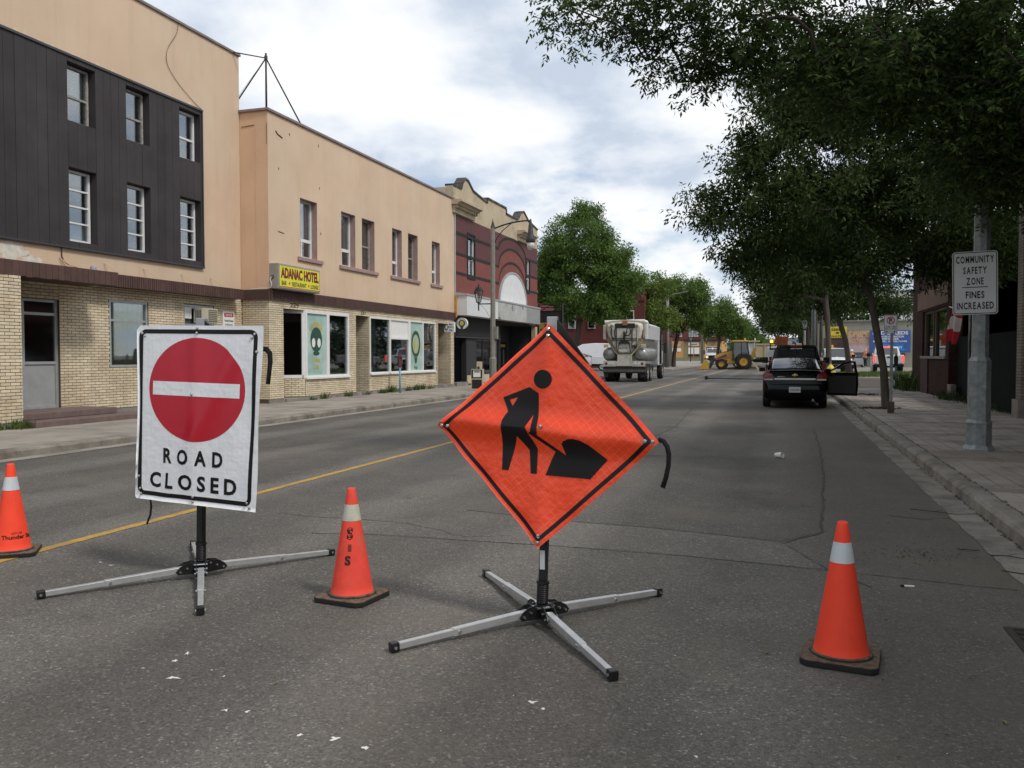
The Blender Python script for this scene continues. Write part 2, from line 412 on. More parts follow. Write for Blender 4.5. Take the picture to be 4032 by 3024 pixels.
# centre line with worn edges
b = MB(); r = random.Random(3); y = -6.0; k = 0
while y < 150:
    e1, e2 = r.uniform(-.006, .006), r.uniform(-.006, .006)
    b.v += [(-5.655 + e1, y, .004), (-5.55 + e2, y, .004)]
    if k: b.f.append((2*k-2, 2*k-1, 2*k+1, 2*k))
    k += 1; y += 0.05 if y < 15 else 0.4
struct(b.build('centre_line', M_yellow))
for i, (pts, w, j) in enumerate([
    ([(-3.0, 7.95), (-1.94, 7.71), (-1.13, 7.63), (0.02, 7.39), (0.33, 6.52), (.6, 6.1)], .016, .008),
    ([(.66, 19), (.61, 13.92), (.49, 10.35), (.35, 7.89), (.02, 7.39)], .03, .012),
    ([(-3.9, 6.5), (-3.38, 6.61), (-1.82, 6.67), (-.62, 6.63), (.18, 6.52), (1.5, 6.3)], .012, .008),
    ([(-4.7, 7.2), (-3.28, 7.17), (-2.54, 6.77), (-2.2, 6.9)], .013, .02),
    ([(1.0, 8.9), (1.3, 8.82), (1.56, 8.95)], .015, .006),
    ([(-10.6, 17.0), (-8.2, 18.2), (-6.1, 19.5)], .03, .01),
    ([(-5.2, 12.4), (-3.5, 13.0), (-1.2, 13.3), (.6, 13.9)], .02, .01),
    ([(-9.5, 11), (-8.0, 12.6), (-7.4, 15)], .02, .01),
    ([(-5.0, 26), (-2, 26.6), (1.2, 26.2)], .05, .01),
    ([(-2.4, 13.2), (-2.2, 19), (-2.5, 25.8)], .03, .01)]):
    ribbon(pts, w, j, .003, 20 + i).build('tar_seam', M_seam, road, world=True)
for name_, k_, P_ in (('asphalt_patch', .86, [(-1.94, 7.73), (-1.13, 7.65), (0.02, 7.41), (.35, 7.9), (.47, 10.3), (.58, 13.6), (-1.2, 13.25), (-2.4, 13.1)]), ('asphalt_patch', 1.12, [(-3.9, 6.5), (-3.38, 6.6), (-1.82, 6.66), (-.62, 6.62), (.18, 6.51), (.33, 6.54), (.02, 7.38), (-1.13, 7.62), (-1.94, 7.7), (-3.0, 7.94)]), ('asphalt_patch', .9, [(-5.4, 26.1), (-2, 26.6), (1.2, 26.2), (1.3, 33), (-5.4, 33.5)]), ('asphalt_patch', 1.1, [(-10.5, 20), (-6.4, 20.6), (-6.2, 27), (-10.5, 26)])):
    MB().add([(x, y, .0018) for x, y in P_], [tuple(range(len(P_)))]).build(name_, asphalt('asphalt_patch_%g' % k_, k_), road, world=True)
# darker repaved square trench across the lane
b = MB(); b.quad((-4.7, 50.5, .003), (1.3, 50.2, .003), (1.3, 55.0, .003), (-4.7, 55.4, .003))
struct(b.build('trench_patch', mat('fresh_asphalt', (0.062, 0.06, 0.058), 0.9, var=0.25, vscale=2, fine=0.2)))
# paint splashes, pale stone chips
b = MB(); r = random.Random(5)
def splat(b, x, y, s, z=.003):
    n = r.randint(9, 15); pts = []; s *= .62
    for k in range(n):
        t = 2*math.pi*k/n; q = s * r.uniform(.3, 1.1) * (2.0 if r.random() < .22 else 1); pts.append((x + q*math.cos(t), y + q*math.sin(t), z))
    b.add(pts, [tuple(range(n))])
for (x, y, s) in [(-2.92, 3.55, .03), (-2.93, 3.66, .02), (-2.78, 3.36, .042), (-2.3, 3.12, .022), (-2.2, 3.13, .018), (-1.86, 3.0, .02), (-1.55, 2.98, .028), (-1.7, 3.02, .024), (-1.05, 3.6, .03), (-.98, 3.55, .02),
                  (-2.66, 3.5, .012), (-2.55, 3.45, .012), (-3.0, 3.42, .012), (-4.85, 5.1, .02), (-4.7, 5.05, .022), (-3.9, 5.3, .015), (.05, 3.2, .02), (-.3, 3.3, .015)]:
    splat(b, x, y, s)
for k in range(230):
    x, y = r.uniform(-7, 1.4), r.uniform(2.2, 9); splat(b, x, y, r.uniform(.003, .0075))
splash = b.build('paint_splash', M_whitepaint, road, world=True); splash['kind'] = 'stuff'

# ------------------------------------------------------------------ right gutter, kerb, sidewalk
def rough_sheet(x0, x1, y0, y1, z, step, jit, seed):
    r = random.Random(seed); b = MB(); k = 0; y = y0
    while y <= y1 + 1e-6:
        b.v += [(x0 + r.uniform(-jit, jit), y, z), (x1, y, z)]
        if k: b.f.append((2*k-2, 2*k-1, 2*k+1, 2*k))
        k += 1; y += step
    return b
struct(rough_sheet(1.565, 1.9, -12, 58, .006, .12, .014, 31).build('gutter_right', M_kerb))
def kerb(name, xf, xb, y0, y1, step, seed, side):
    """kerb with a chipped lip; side=+1: the road lies at smaller x"""
    r = random.Random(seed); b = MB(); k = 0; y = y0; n = 5
    while y <= y1 + 1e-6:
        j = lambda a: r.uniform(-a, a)
        for (fx, z, a) in [(0, -.05, 0), (0.0, .10, .004), (0.02, .128, .007), (.06, .14, .004), (1, .142, 0)]:
            x = xf + (fx if fx < 1 else abs(xb - xf)) * side; b.v.append((x + j(a), y, z + j(a * .7)))
        if k:
            for i in range(n - 1):
                a0 = (k-1)*n + i; b.f.append((a0, a0+1, a0+n+1, a0+n))
        k += 1; y += step
    return struct(b.build(name, M_kerb))
kerb('kerb_right', 1.86, 2.05, -12, 58, .07, 41, 1)
b = MB(); b.box((2.045, -12, -.05), (30, 58, .122)); sw_r = struct(b.build('sidewalk_right', M_dirt))
# long concrete pavers between cross bands
pm = MB().box((-.1, -.5, -.03), (.1, .5, 0)).build('paver', M_paver, sw_r).data
first = bpy.data.objects[-1] if False else None
for o in [o for o in sw_r.children]: bpy.data.objects.remove(o)
def paver(x, y, w, l, m, name='paver'):
    o = bpy.data.objects.new(name, pm if m is M_paver else bm_); COL.objects.link(o); o.parent = sw_r
    o.location = (x, y, .14 + rng.uniform(-.0035, .0025)); o.scale = (w / .2, l, 1); o.rotation_euler = (rng.uniform(-.003, .003), rng.uniform(-.004, .004), 0)
bm_ = pm.copy(); bm_.materials.clear(); bm_.materials.append(M_band)
yy = 4.1
bands = [-7.85, -4.9, -1.95, 1.0, 3.95, 6.9, 9.84, 12.74, 13.68, 16.6, 19.5, 22.4, 25.3, 28.2, 31.1, 34.0, 36.9, 39.8]
for a, c in zip(bands, bands[1:]):
    for k in range(4):
        paver(2.05 + .395 + k*.79, a + .16, .78, .30, M_band, 'border_paver')
    l = c - a - .32
    if l < .7:
        for k in range(4): paver(2.445 + k*.79, a + .32 + l/2, .78, l-.02, M_band, 'border_paver')
    else:
        for k in range(15): paver(2.06 + .105 + k*.211, a + .32 + l/2, .202, l - .012, M_paver)
# leaf litter and dirt in the joints and along the kerb
b = MB(); r = random.Random(9)
def crumb(b, x, y, z, s):
    t = r.uniform(0, 6.28); c, d = math.cos(t)*s, math.sin(t)*s
    b.add([(x-c, y-d, z), (x+d*.5, y-c*.5, z+s*.5), (x+c, y+d, z+.001), (x-d*.5, y+c*.5, z+s*.3)], [(0, 1, 2, 3)])
for k in range(1500):
    y = 3 + 40*r.random()**1.6; crumb(b, 2.055 + r.gauss(0, .012), y, .143, r.uniform(.004, .016))
for k in range(1500):
    y = 3 + 40*r.random()**1.6; crumb(b, 1.85 - abs(r.gauss(0, .02)), y, .009, r.uniform(.004, .015))
for k in range(500):
    y = 3 + 40*r.random()**1.6; crumb(b, r.uniform(1.0, 5.0), y, .146 if False else (.008 if r.random() < 0 else .143), r.uniform(.003, .01)) if r.random() < .5 else crumb(b, r.uniform(.2, 1.8), y, .008, r.uniform(.003, .012))
for k in range(140): crumb(b, 1.05 + r.gauss(0, .16), 7.2 + r.gauss(0, .16), .006, r.uniform(.004, .012))
for k in range(300): crumb(b, 2.5 + r.gauss(0, .25), 24.6 + r.gauss(0, .25), .146, r.uniform(.01, .05))
for k in range(90): crumb(b, 3.0 + r.gauss(0, .3), 33 + r.gauss(0, .5), .15, r.uniform(.02, .07))
o = b.build('leaf_litter', mat('litter', (0.045, 0.036, 0.022), 1.0, rnd=0.5)); tag(o, 'dark dry leaf crumbs scattered along the right kerb and paving joints', 'leaf litter', kind='stuff')

# ------------------------------------------------------------------ left gutter, kerb, sidewalk
struct(rough_sheet(-10.72, -11.02, -12, 58, .006, .3, .02, 51).build('gutter_left', M_conc))
kerb('kerb_left', -11.0, -11.2, -12, 58, .12, 61, -1)
b = MB(); b.box((-16.6, -12, -.05), (-11.195, 58, .125)); sw_l = struct(b.build('sidewalk_left', M_dirt))
sm = None
for i in range(23):
    for j in range(2):
        x0, x1 = (-11.2, -13.0) if j == 0 else (-13.0, -15.15); y0 = -2 + i*2.5
        if sm is None or True:
            bb = MB(); bb.box((x1+.006, y0+.006, .08), (x0-.006, y0+2.494, .14 + rng.uniform(-.003, .003))); bb.build('slab', M_conc, sw_l, world=True)
b = MB(); b.box((-40, 92, -.05), (-11.2, 420, .12)); struct(b.build('far_sidewalk_left', M_conc))
b = MB(); b.box((2.05, 60, -.05), (3.9, 420, .11)); struct(b.build('far_sidewalk_right', M_conc))

# low forested hill at the end of the street
b = MB(); r = random.Random(14); n = 70
for i in range(n + 1):
    x = -900 + 1800*i/n; z = 34 + 16*math.sin(i*.23) + 9*math.sin(i*.71+1) + r.uniform(-1, 1)
    b.v += [(x*2, 3000, -2), (x*2, 3000 + 40, z*1.1)]
    if i: k = 2*i; b.f.append((k-2, k, k+1, k-1))
struct(b.build('hills', mat('far_hill', (0.10, 0.13, 0.17), 1.0, var=0.2, vscale=0.01)))
# ------------------------------------------------------------------ left side: materials
M_stuc = mat('stucco', (0.65, 0.475, 0.335), 0.92, streak=0.11, var=0.09, vscale=0.7, col2=(0.585, 0.455, 0.33), c2scale=0.35, c2lo=0.4, c2hi=0.65, bump=0.35, bscale=90, fine=0.04, fscale=60)
M_stuc2 = mat('stucco_warm', (0.68, 0.455, 0.30), 0.92, streak=0.1, var=0.08, vscale=0.6, bump=0.35, bscale=90, fine=0.04, fscale=60)
M_coping = mat('coping_metal', (0.22, 0.17, 0.16), 0.6, var=0.2, vscale=3)
M_plank = mat('cladding_plank', (0.046, 0.040, 0.042), 0.6, streak=0.25, var=0.22, vscale=1.0, rnd=0.08, spec=0.22, fine=0.08, fscale=40)
M_plankgap = mat('cladding_gap', (0.015, 0.013, 0.013), 0.9)
M_brown = mat('brown_fascia', (0.085, 0.045, 0.038), 0.7, var=0.2, vscale=4, rnd=0.14)
M_brick = mat('yellow_brick', (0.66, 0.565, 0.405), 0.8, streak=.2, var=0.14, vscale=1.0, rnd=0.11, col2=(0.53, 0.42, 0.27), c2scale=1.1, c2lo=0.48, c2hi=0.72, fine=0.06, fscale=50)
M_mortar = mat('dark_mortar', (0.095, 0.072, 0.052), 0.95, var=0.25, vscale=5)
M_base = mat('grey_footing', (0.22, 0.20, 0.18), 0.95, var=0.25, vscale=3, bump=0.4)
M_mauve = mat('mauve_paint', (0.33, 0.225, 0.205), 0.85, var=0.15, vscale=6)
M_wwhite = mat('white_window_frame', (0.72, 0.72, 0.71), 0.5, var=0.06, vscale=8)
M_wold = mat('weathered_frame', (0.30, 0.285, 0.26), 0.85, var=0.35, vscale=14)
M_alu = mat('aluminium_frame', (0.42, 0.43, 0.44), 0.45, metal=0.4, var=0.12, vscale=6)
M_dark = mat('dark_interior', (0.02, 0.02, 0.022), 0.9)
M_curt = mat('curtain_white', (0.78, 0.80, 0.80), 0.9, var=0.18, vscale=5, stretch=(1, 6, 0.6))
M_curtb = mat('curtain_beige', (0.62, 0.60, 0.48), 0.9, var=0.2, vscale=4, stretch=(1, 6, 0.6))
M_curtg = mat('curtain_grey', (0.16, 0.165, 0.165), 0.95, var=0.3, vscale=4, stretch=(1, 8, 0.4))
M_purple = mat('curtain_violet', (0.12, 0.09, 0.26), 0.95, var=0.2)
G_win = glass('window_glass', (0.84, 0.86, 0.86), 0.13)
G_shop = glass('shop_glass', (0.68, 0.70, 0.71), 0.14)
M_black = mat('black_paint', (0.012, 0.012, 0.013), 0.5)
M_blackm = mat('black_matt', (0.02, 0.02, 0.02), 0.85)
M_step = mat('red_step', (0.15, 0.105, 0.095), 0.9, var=0.2, vscale=5)
M_galv = mat('galvanised', (0.27, 0.29, 0.285), 0.55, metal=0.35, var=0.22, vscale=9, col2=(0.20, 0.22, 0.22), c2scale=14, fine=0.1)
M_rust = mat('rusty_iron', (0.12, 0.07, 0.045), 0.9, var=0.3, vscale=20)

def chaikin(p, k=2):
    p = [Vector(q) for q in p]
    for _ in range(k): p = [p[0]] + [x for a, c in zip(p, p[1:]) for x in (a*.75 + c*.25, a*.25 + c*.75)] + [p[-1]]
    return p
def stringy(parent, pts, r, m, name, n=5, world=True):
    pts = chaikin(pts); return MB().tube(pts, r, n).build(name, m, parent, world, smooth=True)

class Bricks:
    """bricks of one building; the nearest full ones become objects of their own, the rest one joined part"""
    L, H, T = 0.222, 0.064, 0.03
    def __init__(s): s.items = []
    def wall(s, o, t, y0, y1, z0, z1, holes, n):
        """o: point with along=0,z=0; t: unit along; n: outward normal"""
        nz = int((z1 - z0) / s.H); hh = (z1 - z0) / nz
        for i in range(nz):
            zc = z0 + (i + .5) * hh; a = y0 - (s.L / 2 if i % 2 else 0)
            while a < y1:
                segs = [(max(a, y0), min(a + s.L, y1))]
                for h in holes:
                    if h[2] < zc < h[3]:
                        new = []
                        for p, q in segs:
                            if q <= h[0] or p >= h[1]: new.append((p, q))
                            else:
                                if p < h[0]: new.append((p, h[0]))
                                if q > h[1]: new.append((h[1], q))
                        segs = new
                for p, q in segs:
                    if q - p > .03: s.items.append((o[0] + t[0]*(p+q)/2, o[1] + t[1]*(p+q)/2, zc, q - p, hh, t, n))
                a += s.L
    def finish(s, parent, m, limit=300):
        full = [i for i in s.items if abs(i[3] - s.L) < 1e-4]; full.sort(key=lambda i: i[0]**2 + i[1]**2)
        chosen = set(id(i) for i in full[:limit]); meshes = {}
        j = .0115
        def shape(b, i, local):
            cx, cy, cz, l, h, t, n = i; a = (l - j) / 2; d = (h - j) / 2; dep = rng.uniform(.006, .0115)
            T = Vector((t[0], t[1], 0)); Nn = Vector((n[0], n[1], 0)); c = Vector((0, 0, 0)) if local else Vector((cx, cy, cz))
            P = lambda u, w, z: c + T*u + Nn*w + Vector((0, 0, z))
            ch = .004
            vs = [P(-a, -.02, -d), P(a, -.02, -d), P(a, -.02, d), P(-a, -.02, d), P(-a, dep-ch, -d), P(a, dep-ch, -d), P(a, dep-ch, d), P(-a, dep-ch, d),
                  P(-a+ch, dep, -d+ch), P(a-ch, dep, -d+ch), P(a-ch, dep, d-ch), P(-a+ch, dep, d-ch)]
            b.add(vs, [(0, 1, 5, 4), (1, 2, 6, 5), (2, 3, 7, 6), (3, 0, 4, 7), (4, 5, 9, 8), (5, 6, 10, 9), (6, 7, 11, 10), (7, 4, 8, 11), (8, 9, 10, 11)])
        rest = MB(); inv = wm(parent).inverted()
        for i in s.items:
            if id(i) in chosen:
                k = (i[5], i[6], round(i[4], 4))
                if k not in meshes:
                    b = MB(); shape(b, i, True); me = bpy.data.meshes.new('brick'); me.from_pydata(b.v, [], b.f); me.materials.append(m)
                    bm = bmesh.new(); bm.from_mesh(me); bmesh.ops.recalc_face_normals(bm, faces=bm.faces); bm.to_mesh(me); bm.free(); meshes[k] = me
                o = bpy.data.objects.new('brick', meshes[k]); COL.objects.link(o); o.parent = parent; o.matrix_parent_inverse = inv
                o.location = (i[0], i[1], i[2]); o.rotation_euler = (rng.uniform(-.006, .006), rng.uniform(-.006, .006), rng.uniform(-.01, .01))
            else: shape(rest, i, False)
        o = rest.build('brickwork', m, parent, world=True); o['kind'] = 'stuff'

def frame_y(b, X, y0, y1, z0, z1, w, d):
    b.box((X-d, y0, z0), (X, y0+w, z1)); b.box((X-d, y1-w, z0), (X, y1, z1)); b.box((X-d, y0+w, z0), (X, y1-w, z0+w)); b.box((X-d, y0+w, z1-w), (X, y1-w, z1))
def sash_window(parent, X, y0, y1, z0, z1, fm, style, curtain=None, gm=None, split=.48):
    """window in a +x facing wall: frame part, its panes and curtain as sub-parts"""
    b = MB(); w = .055; frame_y(b, X, y0, y1, z0, z1, w, .09); zm = z0 + (z1-z0)*split; panes = []
    if style == 'hung':
        b.box((X-.07, y0+w, zm-.025), (X-.012, y1-w, zm+.025)); panes = [(y0+w, y1-w, z0+w, zm-.025), (y0+w, y1-w, zm+.025, z1-w)]
    elif style == 'slider':
        zm = z0 + (z1-z0)*.31; ym = y0 + (y1-y0)*.40
        b.box((X-.07, y0+w, zm-.05), (X-.006, y1-w, zm+.05)); b.box((X-.07, ym-.025, z0+w), (X-.012, ym+.025, zm-.05))
        panes = [(y0+w, ym-.025, z0+w, zm-.05), (ym+.025, y1-w, z0+w, zm-.05), (y0+w, y1-w, zm+.05, z1-w)]
    elif style == 'triple':
        hs = [z0+w, z0+(z1-z0)*.27, z0+(z1-z0)*.5, z0+(z1-z0)*.73, z1-w]
        for q in hs[1:-1]: b.box((X-.07, y0+w, q-.018), (X-.012, y1-w, q+.018))
        panes = [(y0+w, y1-w, p+.018, q-.018) for p, q in zip(hs, hs[1:])]
    else: panes = [(y0+w, y1-w, z0+w, z1-w)]
    f = b.build('window', fm, parent, world=True)
    for p in panes: MB().box((X-.05, p[0], p[2]), (X-.042, p[1], p[3])).build('pane', gm or G_win, f, world=True)
    if curtain:
        cm, c0, c1 = curtain; bb = MB(); n = 26; ya, yb = y0+w+.01, y1-w-.01
        za, zb = z0 + (z1-z0)*c0, z0 + (z1-z0)*c1
        for i in range(n+1):
            y = ya + (yb-ya)*i/n; x = X - .10 - .018*math.sin(i*1.7 + z0*3) - .008*math.sin(i*4.1)
            bb.v += [(x, y, za), (x + .006, y, zb)]
            if i: k = 2*i; bb.f.append((k-2, k, k+1, k-1))
        bb.build('curtain', cm, f, world=True, smooth=True)
    return f

# ------------------------------------------------------------------ three-storey hotel block
TX = -15.2
tall = empty('hotel_block', (-15.2, 12, .14), 0, 'tan three-storey hotel block with dark plank cladding round its upper windows', 'building')
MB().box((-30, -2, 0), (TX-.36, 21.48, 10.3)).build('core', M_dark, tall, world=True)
TW = [(15.26, 16.07), (17.04, 17.84), (18.96, 19.80)]
SX = TX - .05
b = MB()
for c in cells(-2, 21.64, 3.2, 10.30, [(-2, 19.87, 3.98, 8.23)]): b.box((SX-.3, c[0], c[2]), (SX, c[1], c[3]))
b.build('wall', M_stuc, tall, world=True)
MB().box((-30, -2, 10.30), (SX+.05, 21.68, 10.37)).build('coping', M_coping, tall, world=True, bev=.01)
b = MB(); r = random.Random(4)   # pale flaked patch under the cladding
def blot(X, yc, zc, ry, rz, seed):
    r = random.Random(seed); n = 34; pts = []
    for k in range(n):
        t = 2*math.pi*k/n; q = r.uniform(.6, 1.15); pts.append((X, yc + ry*q*math.cos(t), zc + rz*q*math.sin(t)))
    return MB().add(pts, [tuple(range(n))])
blot(SX+.003, 13.75, 3.72, .42, .22, 2).build('bare_plaster', mat('bare_plaster', (0.62, 0.58, 0.50), .95, var=.15, vscale=9), tall, world=True)
blot(SX+.003, 14.25, 3.56, .30, .12, 5).build('bare_plaster', MATS['bare_plaster'], tall, world=True)
# cladding planks, window openings left free
holes = [(y0, y1, z0, z1) for (y0, y1) in TW for (z0, z1) in ((6.80, 8.11), (4.12, 5.77))]
MB().box((TX-.34, -2, 4.0), (TX-.30, 19.85, 8.2)).build('cladding_back', M_plankgap, tall, world=True)
ed = [6.0]
while ed[-1] < 15.0: ed.append(ed[-1] + .2720)
ed[-1] = 15.26; cuts = [15.26, 16.07, 17.04, 17.84, 18.96, 19.80, 19.86]
for a, c in zip(cuts, cuts[1:]):
    n = max(1, round((c-a)/.268)); ed += [a + (c-a)*(k+1)/n for k in range(n)]
for a, c in zip(ed, ed[1:]):
    ym = (a+c)/2; zz = [(3.99, 8.215)]
    hs = sorted([h for h in holes if h[0] < ym < h[1]], key=lambda h: h[2])
    if hs:
        zz = []; p = 3.99
        for h in hs: zz.append((p, h[2])); p = h[3]
        zz.append((p, 8.215))
    for z0, z1 in zz:
        if z1 - z0 > .02: MB().box((TX-.30, a+.003, z0), (TX - rng.uniform(0, .005), c-.003, z1)).build('plank', M_plank, tall, world=True, bev=.0025, seg=1)
b = MB(); b.box((SX, 6, 8.217), (TX+.03, 19.9, 8.27)); b.box((SX, 19.862, 3.98), (TX+.02, 19.9, 8.217)); b.box((SX, 6, 3.945), (TX+.03, 19.9, 3.988))
b.build('cladding_trim', mat('trim_metal', (0.06, 0.06, 0.068), .45, metal=.3), tall, world=True)
# old render peeled along the trim
b = MB(); r = random.Random(8); y = 6.0
while y < 19.8:
    w = r.uniform(.02, .16); h = r.uniform(.01, .05) * (1 if r.random() < .8 else 2.2); b.box((SX, y, 8.27), (SX+.004, y+w, 8.27+h)); y += w + r.uniform(0, .06)
o = b.build('peeled_edge', mat('peeled_paint', (0.62, 0.53, 0.36), .95, var=.2), tall, world=True); o['kind'] = 'stuff'
sp = [('hung', M_wold, (M_curt, .5, .97), .46), ('hung', M_wold, (M_curtg, .05, .5), .47), ('hung', M_wwhite, (M_purple, .5, .98), .45)]
for (y0, y1), (st, fm, cu, s) in zip(TW, sp): sash_window(tall, TX-.185, y0+.01, y1-.02, 6.81, 8.09, fm, st, cu, split=s)
sp = [('triple', M_wwhite, (M_curt, .02, .25)), ('triple', M_wwhite, None), ('triple', M_wwhite, None)]
for (y0, y1), (st, fm, cu) in zip(TW, sp): sash_window(tall, TX-.185, y0+.01, y1-.02, 4.13, 5.75, fm, st, cu)
# ground floor: yellow brick
gh = [(13.05, 14.93, .40, 2.77), (16.40, 17.70, 1.26, 2.89), (19.04, 20.30, 2.30, 2.93)]
b = MB()
for c in cells(9.0, 21.618, .10, 3.2, gh): b.box((TX-.35, c[0], c[2]), (TX-.01, c[1], c[3]))
b.build('mortar', M_mortar, tall, world=True)
MB().box((TX-.02, 15.0, .10), (TX+.02, 21.62, .28)).build('footing', M_base, tall, world=True)
br = Bricks(); br.wall((TX-.01, 0), (0, 1), 14.93, 21.615, .29, 3.2, gh, (1, 0)); br.wall((TX-.01, 0), (0, 1), 13.0, 14.93, 2.78, 3.2, [], (1, 0))
# porch pillar
MB().box((TX, 9.0, .10), (-14.11, 12.93, 3.12)).build('pillar', M_mortar, tall, world=True)
MB().box((-14.12, 9.0, .10), (-14.085, 12.95, .24)).build('footing', M_base, tall, world=True)
br.wall((-14.11, 0), (0, 1), 11.0, 12.94, .25, 3.10, [], (1, 0))
br.finish(tall, M_brick, 300)
# doors
b = MB(); X = TX-.06
for p in [(13.05, 13.11), (14.28-.30, 14.06), (14.86, 14.93)]: b.box((X-.06, p[0], .40), (X, p[1], 2.77))
for z in (.40, 1.36, 2.42, 2.71): b.box((X-.06, 13.11, z), (X-.004, 13.98, z+.06)); b.box((X-.06, 14.06, z), (X-.004, 14.86, z+.06))
b.box((X-.06, 13.98-.09, .46), (X+.006, 13.98-.01, 2.42))
d = b.build('door', M_alu, tall, world=True)
MB().box((X-.04, 14.06, .46), (X-.03, 14.86, 1.36)).build('lower_panel', mat('grey_panel', (.30, .31, .315), .6, var=.12, vscale=3), d, world=True)
for q in [(14.06, 14.86, 1.42, 2.42), (14.06, 14.86, 2.48, 2.71), (13.11, 13.9, .46, 2.42), (13.11, 13.98, 2.48, 2.71)]:
    MB().box((X-.04, q[0], q[2]), (X-.032, q[1], q[3])).build('pane', glass('door_glass', (.3, .3, .31), .14, .06), d, world=True)
MB().box((X, 13.78, 1.12), (X+.035, 13.95, 1.40)).build('handle', mat('lock_plate', (.10, .095, .09), .5, metal=.5), d, world=True)
# ground floor windows
f = sash_window(tall, TX-.02, 16.41, 17.69, 1.27, 2.88, M_alu, 'hung', (M_curtb, .02, .98), G_win, split=.70)
f = sash_window(tall, TX-.02, 19.05, 20.29, 2.31, 2.92, M_alu, 'plain', None, G_win)
MB().box((TX-.10, 19.10, 2.55), (TX-.06, 19.42, 2.88)).build('filler_board', M_wwhite, f, world=True)
# steps
MB().box((TX, 12.9, .10), (-13.75, 16.0, .26)).build('step', M_step, tall, world=True, bev=.015)
MB().box((TX, 12.9, .26), (-14.2, 15.5, .40)).build('step', M_step, tall, world=True, bev=.015)
# brown board canopy over the porch and along the front
MB().box((TX, 9, 3.12), (-14.13, 15.5, 3.36)).build('canopy', M_brown, tall, world=True)
y = 9.9
while y < 15.48:
    w = .158; MB().box((-14.13, y+.004, 3.10 - rng.uniform(0, .02)), (-14.10, min(y+w, 15.5)-.003, 3.395)).build('canopy_board', M_brown, tall, world=True, bev=.004, seg=1); y += w
def rib_band(parent, X, y0, y1, z0, z1, step, m, back):
    MB().box((back, y0, z0), (X-.02, y1, z1)).build('fascia', m, parent, world=True)
    b = MB(); y = y0
    while y < y1 - step*.5: b.box((X-.02, y+step*.12, z0-.004), (X, y+step*.88, z1+.004)); y += step
    o = b.build('fascia_ribs', m, parent, world=True); o['kind'] = 'stuff'
rib_band(tall, -14.85, 15.5, 21.2, 3.17, 3.45, .075, M_brown, TX)
# cable down the wall, stubs of old brackets
stringy(tall, [(SX+.02, 19.0, 10.3), (SX+.03, 18.95, 10.0), (SX+.02, 18.55, 9.5), (SX+.02, 18.5, 9.1), (SX+.02, 18.9, 8.75), (SX+.02, 19.6, 8.4), (SX+.02, 19.95, 8.28)], .008, M_rust, 'cable', 4)
for y in (15.0, 16.3, 17.6, 19.0, 20.2):
    MB().bar((SX, y, 3.72), (SX+.28, y+.12, 3.5), .018).build('bracket_stub', M_stuc2, tall, world=True)
stringy(tall, [(SX+.02, 15.05, 4.0), (SX+.02, 15.05, 3.6), (SX+.25, 15.6, 3.45)], .015, M_rust, 'pipe_stub', 6)
MB().lathe([(.07, 0), (.07, .12), (.05, .14)], 12, (-14.6, 15.3, 3.40)).build('roof_vent', M_alu, tall, world=True)

# window air conditioner (rests in the window) and its notice board
ac = empty('air_conditioner', (TX+.1, 19.8, 2.5), 0, 'beige window air conditioner poking out of the small brick-wall window', 'air conditioner')
MB().box((TX-.02, 19.45, 2.43), (TX+.26, 20.12, 2.84)).build('casing', mat('beige_plastic', (.45, .41, .31), .6, var=.1), ac, world=True, bev=.01)
b = MB(); b.box((TX+.26, 19.72, 2.47), (TX+.266, 20.08, 2.80)); b.build('grille', mat('grille_dark', (.12, .11, .09), .8), ac, world=True)
for k in range(6): MB().box((TX+.266, 19.72, 2.50+k*.05), (TX+.272, 20.08, 2.515+k*.05)).build('slat', MATS['beige_plastic'], ac, world=True)
for k in range(4): MB().box((TX+.05+k*.05, 19.444, 2.5), (TX+.075+k*.05, 19.45, 2.78)).build('side_slot', MATS['grille_dark'], ac, world=True)
def flat_sign(name, label, cat, X, y0, y1, z0, z1, m, th=.02, rim=None):
    e = empty(name, (X, (y0+y1)/2, z0), 0, label, cat)
    MB().box((X-th, y0, z0), (X, y1, z1)).build('panel', m, e, world=True, bev=.004, seg=1)
    if rim: b = MB(); frame_y(b, X+.006, y0, y1, z0, z1, rim[1], th+.006); b.build('border', rim[0], e, world=True)
    return e
def ty(e, s, X, yc, zc, w, h, m, bold=.02, name='lettering'): return text(name, s, w, h, m, e, (X, yc, zc), (0, 1, 0), (0, 0, 1), bold, True)
M_sw = mat('sign_white', (.74, .74, .72), .5, var=.05, vscale=6)
M_red = mat('print_red', (.42, .03, .035), .6); M_ink = mat('print_black', (.015, .015, .016), .6)
e = flat_sign('notice_board', 'small white notice board with red heading on the yellow brick wall', 'sign', TX+.03, 20.66, 21.2, 2.2, 2.82, M_sw, .025)
MB().box((TX+.03, 20.72, 2.66), (TX+.034, 21.14, 2.77)).build('heading', M_red, e, world=True)
ty(e, 'NOTICE', TX+.037, 20.93, 2.715, .3, .06, M_sw)
for k, s in enumerate(('Premises Protected', 'By Electronic', 'Surveillance')): ty(e, s, TX+.033, 20.93, 2.55-k*.12, .40 - .06*(k == 1), .06, M_ink)
